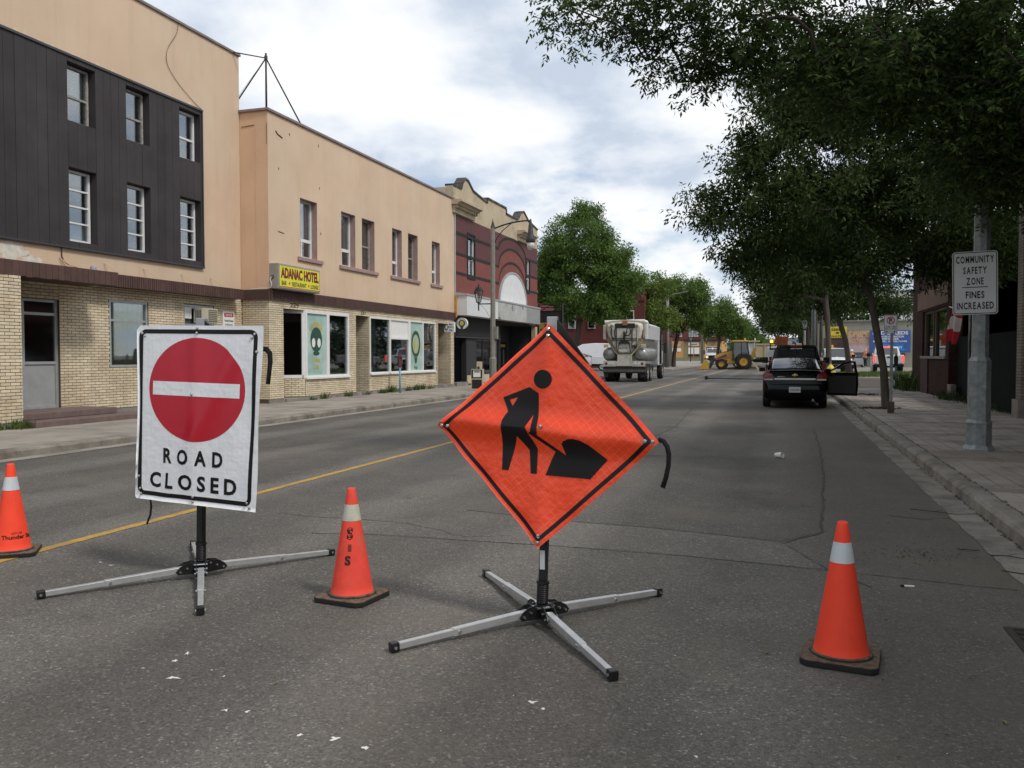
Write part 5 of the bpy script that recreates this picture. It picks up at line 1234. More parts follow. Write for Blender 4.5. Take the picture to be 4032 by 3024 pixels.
# ------------------------------------------------------------------ left lamp post with lanterns
ll = empty('lamp_post', (-11.45, 33.55, .14), 0, 'tall concrete lamp post with curved arm and side lantern by the dark storefront', 'lamp post')
M_cpole = mat('concrete_pole', (.22, .215, .185), .8, var=.15, vscale=8, fine=.12)
MB().lathe([(.16, .13), (.16, .5), (.15, 1.38), (.155, 1.42), (.115, 1.48)], 8, (-11.45, 33.55, 0)).build('base', M_cpole, ll, world=True)
MB().lathe([(.115, 1.48), (.095, 6.9)], 8, (-11.45, 33.55, 0)).build('shaft', M_cpole, ll, world=True)
MB().lathe([(.11, 6.85), (.07, 6.95), (.05, 7.0), (.02, 7.12), (.0, 7.25)], 8, (-11.45, 33.55, 0)).build('finial', M_black, ll, world=True)
pts = [(-11.45 + 1.62*t, 33.55, 6.78 + .62*t - .34*t*t + (.0)) for t in [i/12 for i in range(13)]]
MB().tube(pts, .032, 8).build('arm', M_black, ll, world=True, smooth=True)
MB().tube([(-11.4 + .75*math.sin(t*1.5708)**2, 33.55, 6.0 + .98*math.sin(t*1.5708)) for t in [i/8 for i in range(9)]], .018, 6).build('arm_brace', M_black, ll, world=True, smooth=True)
hd = MB().lathe([(.03, 7.12), (.05, 7.0), (.09, 6.85), (.11, 6.55), (.17, 6.35), (.2, 6.2), (.16, 6.15)], 14, (-9.82, 33.55, -.0)).build('lantern_head', mat('lantern_grey', (.05, .055, .06), .5, metal=.4), ll, world=True, smooth=True)
MB().lathe([(.16, 6.15), (.15, 6.0), (.1, 5.88), (0.01, 5.84)], 14, (-9.82, 33.55, 0)).build('globe', mat('frosted_globe', (.5, .5, .48), .3), hd, world=True, smooth=True)
MB().bar((-11.45, 33.55, 3.70), (-12.1, 33.55, 3.70), .045).build('side_arm', M_black, ll, world=True)
def lantern(par, x, y, z, s, world=True):
    q = MB(); q.lathe([(.03, 0), (.03, .3), (.10, .34), (.10, .36)], 6, (x, y, z)); q.lathe([(.20, .80), (.21, .82), (.12, .97), (.04, 1.0), (.03, 1.05), (.0, 1.16)], 6, (x, y, z))
    for k in range(6):
        t = 2*math.pi*k/6; c, d = math.cos(t), math.sin(t); q.bar((x+c*.10, y+d*.10, z+.36), (x+c*.195, y+d*.195, z+.81), .016)
    f = q.build('lantern', M_black, par, world); MB().lathe([(.092, .37), (.182, .79)], 6, (x, y, z)).build('glass', glass('lantern_glass', (.8, .82, .82), .2), f, world); return f
lantern(ll, -12.08, 33.55, 3.42, 1)
stringy(ll, [(-12.0, 33.55, 3.66), (-11.8, 33.55, 3.5), (-11.55, 33.55, 3.1)], .006, M_black, 'cable')
MB().box((-11.36, 33.45, 2.25), (-11.24, 33.65, 2.75)).build('control_box', M_cpole, ll, world=True)
# newspaper box
nw = empty('newspaper_box', (-11.75, 32.5, .14), R(12), 'cream and black newspaper box at the foot of the left lamp post', 'newspaper box')
M_crm = mat('cream_metal', (.47, .42, .31), .6, var=.12, vscale=8)
MB().box((-.24, -.2, 0), (.24, .2, .86)).build('cabinet', M_crm, nw, bev=.012); MB().box((-.21, -.215, .50), (.21, -.2, .84)).build('door', M_black, nw); MB().box((-.15, -.22, .54), (.15, -.215, .80)).build('newspaper', M_sw, nw); MB().box((-.2, -.21, .08), (.2, -.2, .44)).build('rack', M_blackm, nw)
MB().box((-.02, -.16, .86), (.18, .1, 1.16)).build('coin_box', M_crm, nw, bev=.01); MB().box((.02, -.19, .86), (.1, -.16, .96)).build('coin_return', M_black, nw)
MB().box((-.12, -.2215, .73), (.12, -.2205, .775)).build('headline', M_ink, nw)

# ------------------------------------------------------------------ far right: poles, lantern post, hydrant, shop walls and boards
for (x, y, r_, h, m, lab) in [(2.35, 70, .17, 13, M_galv, 'pale grey steel pole beyond the parked black pickup'), (2.75, 76, .15, 11, M_bark, 'thin wooden utility pole right behind the pale steel pole'), (3.4, 82, .16, 11, M_bark, 'second wooden utility pole in the dark cluster of poles')]:
    e = empty('utility_pole', (x, y, 0), 0, lab, 'utility pole'); MB().tube([(x, y, 0), (x, y, h)], [r_, r_*.75], 8).build('shaft', m, e, world=True, smooth=True); MB().box((x-.9, y-.06, h-1), (x+.9, y+.06, h-.86)).build('crossarm', m, e, world=True)
e = empty('lantern_post', (2.05, 84, 0), 0, 'small lantern on a grey post at the right kerb far ahead', 'lamp post')
MB().tube([(2.05, 84, 0), (2.05, 84, 3.9)], [.13, .09], 8).build('shaft', M_galv, e, world=True); o = lantern(e, 0, 0, 0, 1, False); o.location = (0, 0, 3.6); o.scale = (1.25, 1.25, 1.25)
hy = empty('fire_hydrant', (2.62, 50.5, .12), 0, 'yellow fire hydrant standing just right of the parked sedan', 'hydrant', sc=1.12)
M_hy = mat('hydrant_yellow', (.62, .46, .04), .5)
hy.scale = (1.5, 1.5, 1.2)
MB().lathe([(.16, 0), (.16, .05), (.11, .06), (.11, .55), (.14, .57), (.14, .6), (.12, .64), (.07, .74), (.03, .77), (.03, .82)], 14).build('barrel', M_hy, hy, smooth=False)
for a in (0, 120, 240): t = R(a-90); MB().tube([(0, 0, .42), (.19*math.cos(t), .19*math.sin(t), .42)], .055, 10).build('outlet', M_hy, hy)
ab = empty('auto_shop', (12, 126, 0), 0, 'long low grey workshop with a brown wall behind the parked pickups', 'building')
M_abw = mat('shop_grey_wall', (.27, .27, .215), .9, var=.12, vscale=.8); MB().box((5.0, 126, 0), (30, 140, 6.2)).build('wall', M_abw, ab, world=True)
MB().box((5.6, 125.9, 2.1), (8.4, 126, 4.0)).build('brown_panel', mat('brown_wall', (.10, .065, .055), .9, var=.15), ab, world=True); MB().box((4.9, 125.8, 6.2), (30, 140, 6.4)).build('roof_edge', M_base, ab, world=True)
MB().box((12.0, 126.5, 6.4), (17.5, 132, 10.5)).build('upper_storey', mat('white_upper', (.60, .62, .60), .7, var=.08), ab, world=True)
for k in range(4): MB().box((12.2+k*1.35, 126.4, 6.4), (12.32+k*1.35, 126.5, 10.5)).build('frame_post', M_black, ab, world=True)
MB().box((12.0, 126.4, 7.6), (17.5, 126.5, 7.75)).build('frame_rail', M_black, ab, world=True); MB().box((12.0, 126.4, 9.2), (17.5, 126.5, 9.35)).build('frame_rail', M_black, ab, world=True)
def board(name, label, x0, x1, z0, z1, Y, m):
    e = empty(name, ((x0+x1)/2, Y, z0), 0, label, 'sign'); MB().box((x0, Y, z0), (x1, Y+.12, z1)).build('panel', m, e, world=True); return e
M_lw = mat('letter_white', (.66, .67, .68), .6)
e = board('blue_board', 'blue billboard with white lettering about feeds and pumps', 11.45, 16.5, 1.95, 4.98, 125.0, mat('board_blue', (.045, .10, .30), .6, var=.08))
tx(e, 'BIRD & FEEDS', 13.98, 124.99, 4.60, 4.4, .46, M_lw, .03); tx(e, 'WATER FILTRATION', 14.05, 124.99, 4.10, 3.2, .26, M_lw, .03); tx(e, 'FERTILIZER', 14.0, 124.99, 3.78, 2.1, .25, M_lw, .03); tx(e, 'BIRD SEED, WATER PUMPS', 13.95, 124.99, 3.44, 4.2, .26, M_lw, .03)
MB().box((12.0, 124.96, 2.15), (15.95, 124.995, 3.14)).build('banner', mat('banner_blue', (.02, .17, .48), .5, var=.5, vscale=1.5), e, world=True); MB().box((12.1, 124.95, 2.75), (12.5, 124.96, 3.1)).build('banner_mark', mat('mark_orange', (.6, .18, .05), .5), e, world=True)
tx(e, 'Culligan', 14.0, 124.95, 2.65, 2.8, .55, M_lw, .01)
e = board('painted_board', 'faded pink board with peeling cream auto body lettering', 8.6, 11.40, 1.95, 4.95, 125.2, mat('faded_pink', (.42, .29, .27), .9, var=.15, vscale=1.2, col2=(.25, .10, .12), c2scale=.9, c2lo=.5, c2hi=.62))
M_cl = mat('letter_cream', (.55, .38, .19), .8, var=.15); tx(e, 'SUPREME', 9.98, 125.19, 4.45, 2.7, .78, M_cl, .03); tx(e, 'AUTO BODY', 9.98, 125.19, 3.55, 2.5, .55, M_cl, .03)
MB().box((8.62, 125.15, 1.98), (11.38, 125.19, 2.9)).build('lower_sheet', mat('pale_sheet', (.46, .38, .38), .8, var=.2, vscale=1.5), e, world=True)
e = board('yellow_board', 'yellow shop sign between the tree trunks', 6.0, 8.5, 4.0, 5.5, 124.9, mat('board_yellow', (.62, .50, .03), .6))
tx(e, 'SEED', 7.2, 124.89, 5.1, 1.4, .35, M_ink, .03); tx(e, 'WATER', 7.3, 124.89, 4.2, 1.7, .25, M_ink, .03); discx(124.89, 7.3, 4.65, .25, .16).build('emblem', mat('emblem_brown', (.12, .07, .02), .7), e, world=True)

# ------------------------------------------------------------------ far left: small sheds, pole, orange corner shop
e = empty('corner_store', (-15.5, 118, 0), 0, 'narrow white clad shed with dark timber side beside the far left kerb', 'building')
MB().box((-16.3, 115, 0), (-15.75, 124, 4.2)).build('dark_wall', mat('dark_timber', (.05, .04, .034), .85, var=.15), e, world=True); MB().box((-15.745, 115.2, 0), (-15.05, 124, 4.1)).build('white_wall', mat('white_clad', (.5, .52, .54), .7, var=.1), e, world=True)
MB().box((-15.74, 115.1, 2.9), (-15.06, 115.2, 4.0)).build('upper_panel', MATS['panel_white'], e, world=True)
for k in range(5): MB().box((-15.7+k*.13, 115.12, .9), (-15.66+k*.13, 115.2, 2.6)).build('upright', M_galv, e, world=True)
MB().box((-15.04, 115, 0), (-14.62, 118, 4.5)).build('brown_pier', mat('brown_pier', (.09, .06, .05), .85, var=.15), e, world=True); MB().box((-16.5, 114.6, 4.2), (-14.5, 124, 4.45)).build('roof', M_blackm, e, world=True)
for (x, y, h, lab) in [(-13.25, 104.4, 9, 'green grey pole beside the slim forked tree on the left'), (-13.65, 157, 11, 'pale pole in front of the orange corner shop')]:
    e = empty('street_pole', (x, y, 0), 0, lab, 'pole'); MB().tube([(x, y, 0), (x, y, h)], [.26, .18], 8).build('shaft', M_cpole, e, world=True, smooth=True); MB().tube([(x, y, h-.2), (x+2.5, y, h+.3)], .06, 6).build('arm', M_cpole, e, world=True)
for (x, y, lab) in [(-19.0, 190, 'left lantern of the pair before the orange corner shop'), (-15.6, 190, 'right lantern of the pair before the orange corner shop')]:
    e = empty('lantern_post', (x, y, 0), 0, lab, 'lamp post'); MB().tube([(x, y, 0), (x, y, 4.6)], .1, 6).build('shaft', M_black, e, world=True); o = lantern(e, 0, 0, 0, 1, False); o.location = (0, 0, 4.3); o.scale = (1.6, 1.6, 1.4)
oc = empty('corner_shop', (-21, 228, 0), 0, 'orange and green corner shop under a red brick upper floor', 'building')
M_or = mat('orange_wall', (.50, .27, .095), .85, var=.08, vscale=.3); M_gn = mat('sage_trim', (.20, .22, .155), .85, var=.08)
MB().box((-40, 228, 0), (-14.8, 250, 5.3)).build('lower_wall', M_or, oc, world=True); MB().box((-40, 228.05, 5.3), (-14.85, 250, 11.5)).build('upper_wall', M_rb, oc, world=True)
MB().box((-40, 227.9, .1), (-14.75, 228, 1.0)).build('plinth', M_gn, oc, world=True); MB().box((-24.5, 227.4, 5.3), (-14.6, 228, 5.75)).build('shop_cornice', M_blackm, oc, world=True)
for x in (-24.4, -20.3, -17.5): MB().box((x, 227.85, 0), (x+.7, 228, 5.3)).build('pilaster', M_gn, oc, world=True)
b = MB(); b.box((-23.6, 227.9, .9), (-20.5, 228, 3.95)); f = b.build('shop_door', mat('door_wood', (.36, .19, .075), .7), oc, world=True)
for k in range(2): MB().box((-23.4+k*1.55, 227.86, 1.3), (-22.1+k*1.55, 227.9, 1.9)).build('pane', M_dark, f, world=True); MB().box((-23.4+k*1.55, 227.86, 1.95), (-22.1+k*1.55, 227.9, 3.65)).build('blind', M_sw, f, world=True)
MB().box((-23.4, 227.86, 4.1), (-20.7, 227.95, 5.0)).build('name_board', M_sw, oc, world=True); MB().box((-23.0, 227.84, 4.35), (-21.1, 227.86, 4.6)).build('name_stroke', mat('teal_print', (.05, .25, .22), .6), oc, world=True)
for x in (-26.5,): MB().box((x, 227.9, 3.9), (x+1.2, 228, 4.6)).build('small_window', M_alu, oc, world=True)
for x in (-27.9, -26.3): MB().box((x, 227.9, 2.6), (x+1.0, 228, 3.5)).build('poster', M_sw, oc, world=True)
for x in (-26.2, -23.3, -22.0, -18.9, -17.6):
    f = MB().box((x, 227.95, 6.5), (x+1.1, 228.05, 9.2)).build('window', M_wwhite, oc, world=True)
    for k in range(2): MB().box((x+.1, 227.92, 6.65+k*1.25), (x+1.0, 227.95, 7.8+k*1.25)).build('pane', glass('far_glass', (.1, .1, .1), .25), f, world=True)
# ------------------------------------------------------------------ vehicles
M_tyre = mat('tyre_rubber', (.018, .018, .018), .85, var=.2, vscale=10); M_rim = mat('rim_alloy', (.42, .42, .43), .35, metal=.7)
M_pblack = mat('black_car_paint', (.003, .003, .0035), .12, spec=.24); M_pwhite = mat('white_car_paint', (.66, .67, .68), .3, spec=.5, coat=.5, var=.04)
M_cglass = glass('car_glass', (.12, .13, .14), .12); M_rearglass = glass('sedan_rear_glass', (.10, .11, .12), .10)
M_chrome = mat('chrome', (.75, .75, .76), .08, metal=1.0); M_plast = mat('black_plastic', (.009, .009, .010), .65, spec=.25)
M_tail = mat('tail_lamp_red', (.17, .007, .012), .12, spec=.5); M_lampw = mat('lamp_clear', (.62, .62, .60), .15, coat=.5); M_amber = mat('amber_lamp', (.75, .28, .03), .3)
M_tailon = mat('tail_lamp_lit', (.95, .06, .05), .3, emit=1.2); M_amberon = mat('amber_lamp_lit', (1.0, .45, .06), .3, emit=1.6)
def wheel(par, x, y, r, w, rim=None, n=20, rr=.62):
    s = 1 if x > 0 else -1; a, c = (x - w/2, x + w/2)
    t = MB().lathe([(r*rr, a), (r*.93, a), (r, a+w*.18), (r, c-w*.18), (r*.93, c), (r*rr, c)], n, (0, y, r), 'x', cap=False).build('wheel', M_tyre, par, smooth=False)
    o = x + s*w/2; f = MB().lathe([(r*rr, -s*.10), (r*rr, -s*.01), (r*rr*.85, -s*.03), (r*.25, -s*.03), (r*.2, s*.0), (.001, s*.0)], n, (o, y, r), 'x', cap=False); f.build('rim', rim or M_rim, t, smooth=False)
    return t
def half(hw, zb, zs, zt, tw=.86, bw=.84):
    return [(0, zb), (hw*bw, zb), (hw*.985, zb+.10), (hw, zb+(zs-zb)*.45), (hw*.985, zs-.05), (hw*.965, zs), (hw*tw, zt), (0, zt+.012)]
# black sedan with its front passenger door open
sd = empty('parked_sedan', (.38, 26.05, 0), R(-.3), 'black sedan parked at the kerb with its front passenger door open', 'car')
body = MB().loft([(0, half(.72, .40, .60, .66)), (.02, half(.82, .32, .70, .74)), (.07, half(.875, .27, .80, .86)), (.10, half(.89, .25, .97, 1.05)), (.22, half(.905, .22, 1.0, 1.105)), (.75, half(.915, .2, .985, 1.09)), (1.3, half(.92, .2, .98, 1.03)),
                  (3.5, half(.92, .2, .97, 1.01)), (4.3, half(.90, .2, .90, .95)), (4.75, half(.85, .22, .78, .84)), (4.95, half(.70, .3, .62, .66))]).build('body', M_pblack, sd, smooth=True, bev=.0)
shade_auto(body)
def gh(hwb, zb, hwt, zt): return [(0, zb), (hwb, zb), (hwb*.96, zb + (zt-zb)*.35), (hwt*1.04, zt-.06), (hwt*.95, zt-.012), (0, zt+.012)]
cab = MB().loft([(.62, gh(.70, 1.06, .68, 1.10)), (1.40, gh(.80, 1.0, .615, 1.43)), (1.75, gh(.82, 1.0, .62, 1.475)), (2.5, gh(.82, 1.0, .62, 1.475)), (2.9, gh(.82, 1.0, .61, 1.43)), (3.7, gh(.74, .98, .70, 1.02))]).build('cabin', M_pblack, sd, smooth=True); shade_auto(cab)
def slab(par, name, q, m, off=.006):
    a, b_, c, d = [Vector(p) for p in q]; n = (b_-a).cross(d-a).normalized()*off; return MB().add([a+n, b_+n, c+n, d+n], [(0, 1, 2, 3)]).build(name, m, par, recalc=False)
bp = MB(); n = 8
for i in range(n+1):
    for j in range(n+1):
        u, v = -1 + 2*i/n, j/n; y = .72 + .68*v; hw = (.64 + (.575-.64)*v); z = 1.108 + .335*v**.92 + .022*(1-u*u); bp.v.append((u*hw, y - .012 - .03*(1-u*u), z + .012))
bp.f = [(i*(n+1)+j, (i+1)*(n+1)+j, (i+1)*(n+1)+j+1, i*(n+1)+j+1) for i in range(n) for j in range(n)]
bp.build('rear_window', mat('tinted_rear_glass', (.012, .014, .016), .03, spec=.9, coat=1.0), sd, smooth=True, recalc=False)
for s in (-1, 1):
    q = [(s*.815, 1.30, 1.06), (s*.815, 2.15, 1.06), (s*.655, 2.15, 1.40), (s*.655, 1.62, 1.40)]
    slab(sd, 'side_window', q if s > 0 else q[::-1], MATS['tinted_rear_glass'], .03)
    tl = [(s*.58, .045, .885), (s*.875, .06, .865), (s*.895, .12, .98), (s*.82, .11, 1.08), (s*.73, .07, 1.10), (s*.62, .05, 1.0)]
    b = MB(); b.v = [(x*1.006, y-.02, z) for x, y, z in tl] + [(x, y+.14, z) for x, y, z in tl]; m_ = len(tl); b.f = [tuple(range(m_)), tuple(range(m_, 2*m_))] + [(k, (k+1) % m_, m_+(k+1) % m_, m_+k) for k in range(m_)]
    t = b.build('tail_light', M_tail, sd); b = MB(); b.box((s*.60, .045, .83), (s*.86, .14, .875)); b.build('reversing_lens', M_lampw, t)
    MB().box((s*.52, .005, .50), (s*.68, .03, .56)).build('reflector', M_tail, sd)
    if s < 0: m_ = MB().loft([(2.95, [(0, 1.03), (.09, 1.03), (.10, 1.10), (.08, 1.15), (0, 1.16)]), (3.08, [(0, 1.04), (.07, 1.05), (.08, 1.09), (.06, 1.13), (0, 1.14)])]).build('mirror', M_pblack, sd); m_.location.x = -.99
    for y in (.98, 3.92): wheel(sd, s*.80, y, .34, .22)
MB().box((-.575, .052, .835), (.575, .09, .885)).build('chrome_strip', M_chrome, sd, bev=.006)
MB().loft([(.16, [(0, 1.155), (.68, 1.13), (.70, 1.15), (.66, 1.17), (0, 1.185)]), (.30, [(0, 1.13), (.70, 1.11), (.72, 1.125), (.68, 1.14), (0, 1.15)])]).build('spoiler', M_pblack, sd, smooth=True)
pl = MB().box((-.16, -.012, .475), (.16, .0, .635)).build('number_plate', mat('plate_white', (.60, .61, .62), .4), sd, bev=.006)
text('lettering', 'CJDJ-696', .26, .075, mat('plate_blue', (.04, .07, .20), .5), sd, (0, -.0145, .545), (1, 0, 0), (0, 0, 1), .02)
em = [(-.085, -.018), (-.045, -.018), (-.045, -.038), (.02, -.038), (.03, -.018), (.085, -.018), (.075, .012), (.04, .012), (.035, .038), (-.03, .038), (-.035, .012), (-.075, .012)]
MB().prism([(x, z+.985) for x, z in em], .045, .07, 'y').build('badge', mat('badge_gold', (.55, .42, .16), .3, metal=.5), sd)
text('lettering', 'IMPALA', .20, .03, M_chrome, sd, (-.38, .045, .93), (1, 0, 0), (0, 0, 1), .02)
b = MB(); b.box((-.70, .05, .30), (.70, .10, .36)); b.build('bumper_lower', M_plast, sd); MB().tube([(.5, -.02, .26), (.5, .3, .26)], .035, 8).build('exhaust', M_chrome, sd)
MB().box((-.10, 1.05, 1.30), (.10, 1.12, 1.33)).build('brake_lamp', M_tail, sd); MB().tube([(0, 1.7, 1.47), (0, 1.55, 1.56)], .008, 5).build('aerial', M_plast, sd)
MB().box((-.75, .5, .2), (.75, 4.4, .32)).build('underbody', M_blackm, sd)
# open door: hinge forward, swung out
dr = empty('door', (0, 0, 0)); dr.parent = sd; dr.location = (.91, 3.25, 0); dr.rotation_euler = (0, 0, R(-74 + 90))
outer = [(0, .28), (1.06, .24), (1.10, .60), (1.08, .98), (1.02, 1.36), (.86, 1.375), (.55, 1.28), (.22, 1.08), (.0, .98)]; inner = [(.30, 1.04), (1.0, 1.02), (.955, 1.31), (.84, 1.325), (.57, 1.235)]
b = MB(); low_ = [(0, .28), (1.06, .24), (1.10, .60), (1.08, .99), (.10, 1.0), (0, .95)]; b.prism(low_, -.05, .05, 'y')
fr = [(.02, .97), (.24, 1.09), (.55, 1.28), (.86, 1.375), (1.01, 1.36), (1.075, .99)]; fi = [(.14, .995), (.30, 1.07), (.57, 1.235), (.84, 1.325), (.955, 1.31), (1.0, .995)]
for k in range(5): b.add([(fr[k][0], y, fr[k][1]) for y in (-.03, .03)] + [(fr[k+1][0], y, fr[k+1][1]) for y in (.03, -.03)] + [(fi[k][0], y, fi[k][1]) for y in (-.03, .03)] + [(fi[k+1][0], y, fi[k+1][1]) for y in (.03, -.03)], [(0, 1, 2, 3), (4, 5, 6, 7), (0, 3, 7, 4), (1, 2, 6, 5)])
b.build('door_shell', M_pblack, dr); MB().box((.06, .05, .98), (.26, .13, 1.12)).build('mirror', M_pblack, dr, bev=.02); MB().prism([(.15, .35), (1.0, .32), (1.02, .9), (.12, .9)], -.075, -.05, 'y').build('door_lining', M_plast, dr)
MB().box((.18, -.09, .90), (.34, -.07, .94)).build('door_handle', M_chrome, dr)
o = dr; o.name = 'open_door'
b = MB(); b.add([(p[0], 0, p[1]) for p in fi], [tuple(range(6))]); b.build('door_glass', glass('clear_glass', (.85, .87, .87), .05), dr)

# pickup truck builder (rear at y=0, forward +y)
def pickup(name, label, loc, rz, paint, sc=1.0, cap=False, lit=False, tail=True, beacon=False, group=None):
    e = empty(name, loc, rz, label, 'pickup truck', group, sc)
    b = MB().loft([(2.15, half(.96, .45, 1.12, 1.18, .96)), (4.3, half(.96, .45, 1.12, 1.18, .96)), (4.45, half(.96, .45, 1.12, 1.20, .9)), (5.5, half(.95, .5, 1.05, 1.12, .88)), (5.7, half(.88, .55, .95, 1.0, .88))]).build('body', paint, e); shade_auto(b)
    b = MB(); b.box((-.98, .12, .62), (-.86, 2.14, 1.32)); b.box((.86, .12, .62), (.98, 2.14, 1.32)); b.box((-.86, 2.06, .62), (.86, 2.14, 1.32)); b.box((-.86, .2, .62), (.86, 2.06, .70)); b.build('bed', paint, e, bev=.03)
    t = MB().box((-.855, .09, .72), (.855, .17, 1.30)).build('tailgate', paint, e, bev=.02); MB().box((-.12, .07, 1.12), (.12, .09, 1.20)).build('tailgate_handle', M_plast, t)
    def g2(hb, zb, ht, zt): return [(0, zb), (hb, zb), (hb*.98, zb+.12), (ht*1.03, zt-.07), (ht*.95, zt-.01), (0, zt+.02)]
    c = MB().loft([(2.16, g2(.90, 1.15, .80, 1.16)), (2.22, g2(.92, 1.15, .78, 1.20)), (2.38, g2(.92, 1.15, .76, 1.86)), (2.8, g2(.92, 1.15, .76, 1.92)), (3.5, g2(.92, 1.15, .76, 1.90)), (4.35, g2(.90, 1.15, .84, 1.19))]).build('cab', paint, e); shade_auto(c)
    slab(e, 'rear_window', [(-.74, 2.235, 1.26), (.74, 2.235, 1.26), (.66, 2.375, 1.80), (-.66, 2.375, 1.80)], MATS['tinted_rear_glass'], .02)
    slab(e, 'windscreen', [(.78, 4.28, 1.24), (-.78, 4.28, 1.24), (-.68, 3.58, 1.86), (.68, 3.58, 1.86)], MATS['tinted_rear_glass'], .02)
    MB().box((-.22, 2.30, 1.865), (.22, 2.40, 1.93)).build('brake_lamp', M_tailon if lit else M_tail, e)
    for s in (-1, 1):
        q = [(s*.905, 2.45, 1.28), (s*.905, 4.0, 1.28), (s*.80, 3.55, 1.80), (s*.80, 2.55, 1.80)]; slab(e, 'side_window', q if s > 0 else q[::-1], MATS['tinted_rear_glass'], .02)
        MB().box((s*.86, .075, .78), (s*.985, .16, 1.26)).build('tail_light', M_tailon if lit else M_tail, e, bev=.01); MB().box((s*.62, 5.62, .86), (s*.90, 5.72, 1.06)).build('headlight', M_lampw, e, bev=.01)
        m_ = MB().box((s*1.06, 3.75, 1.20), (s*1.30, 3.85, 1.44)).build('mirror', M_plast, e, bev=.02); MB().bar((s*.92, 3.8, 1.25), (s*1.1, 3.8, 1.28), .05).build('mirror_arm', M_plast, m_)
        MB().box((s*.965, 2.95, 1.05), (s*.99, 3.12, 1.09)).build('door_handle', M_plast, e)
        for y in (1.15, 4.75): wheel(e, s*.84, y, .39, .27)
    MB().box((-.95, -.06, .48), (.95, .10, .68)).build('rear_bumper', M_chrome if paint is M_pblack else M_plast, e, bev=.02); MB().box((-.95, 5.68, .45), (.95, 5.86, .72)).build('front_bumper', M_plast, e, bev=.03)
    MB().box((-.58, 5.66, .76), (.58, 5.74, 1.06)).build('grille', M_plast, e); MB().box((-.15, -.075, .55), (.15, -.06, .67)).build('number_plate', MATS['plate_white'], e); MB().box((-.8, .3, .42), (.8, 5.4, .64)).build('chassis', M_blackm, e)
    if beacon: MB().lathe([(.11, 1.92), (.11, 2.10), (.07, 2.15)], 12, (.2, 3.0, 0)).build('beacon', M_amber, e)
    return e
pk = pickup('pickup_truck', 'black pickup truck with tinted rear glass parked ahead of the sedan', (.56, 33.6, 0), 0, M_pblack, 1.03)
text('lettering', 'GREAT NORTH', .42, .05, M_swd, pk, (.0, 2.33, 1.78), (1, 0, 0), (0, .25, .97), .02)
pickup('pickup_truck', 'white pickup with orange roof beacon facing us behind the hydrant', (4.0, 79.3, 0), R(180+4), M_pwhite, 1.13, beacon=True)
f1 = pickup('pickup_truck', 'white pickup seen from behind with its brake lights on in the lot', (8.75, 79, 0), R(-3), M_pwhite, 1.22, lit=True)
pickup('pickup_truck', 'silver grey pickup mostly hidden by the dark brick shop', (11.6, 74, 0), R(-8), mat('silver_paint', (.32, .33, .34), .3, metal=.4, coat=.5), 1.22)
sc_ = empty('silver_car', (9.9, 122, 0), R(150), 'small silver car parked before the faded pink board', 'car', sc=1.25)
shade_auto(MB().loft([(0, half(.8, .3, .8, .86)), (.3, half(.88, .2, .9, 1.0)), (3.2, half(.88, .2, .9, .95)), (4.3, half(.8, .25, .7, .75))]).build('body', MATS['silver_paint'], sc_)); shade_auto(MB().loft([(.3, gh(.76, .98, .72, 1.0)), (1.0, gh(.80, .95, .6, 1.42)), (2.2, gh(.8, .95, .6, 1.42)), (3.2, gh(.74, .94, .7, .96))]).build('cabin', MATS['tinted_rear_glass'], sc_))
for s in (-1, 1):
    for y in (.85, 3.4): wheel(sc_, s*.76, y, .32, .2)
    MB().box((s*.5, 4.18, .6), (s*.75, 4.28, .72)).build('headlight', M_lampw, sc_)
# white camper van on the side street, seen from its side
vn = empty('camper_van', (-15.7, 84.6, 0), R(90), 'white pickup with tall rounded camper cap standing across the side street', 'van', sc=1.12)
vb = pickup('van', None, (0, 0, 0), 0, M_pwhite)
for ch in list(vb.children):
    if ch.name.split('.')[0] in ('tailgate',): [bpy.data.objects.remove(g) for g in list(ch.children)]; bpy.data.objects.remove(ch); continue
    ch.parent = vn
bpy.data.objects.remove(vb)
shade_auto(MB().loft([(.1, gh(.95, 1.3, .80, 2.25)), (.5, gh(.96, 1.3, .80, 2.45)), (2.0, gh(.96, 1.3, .80, 2.5)), (3.0, gh(.93, 1.6, .78, 2.42)), (3.6, gh(.86, 1.8, .70, 2.15)), (3.85, gh(.8, 1.85, .6, 1.95))]).build('camper_cap', M_pwhite, vn))
for k in range(2): slab(vn, 'cap_window', [(.84, 2.9+k*.36, 2.1), (.84, 3.2+k*.30, 2.06), (.82, 3.12+k*.30, 2.24), (.82, 2.9+k*.36, 2.28)], MATS['tinted_rear_glass'], .06)
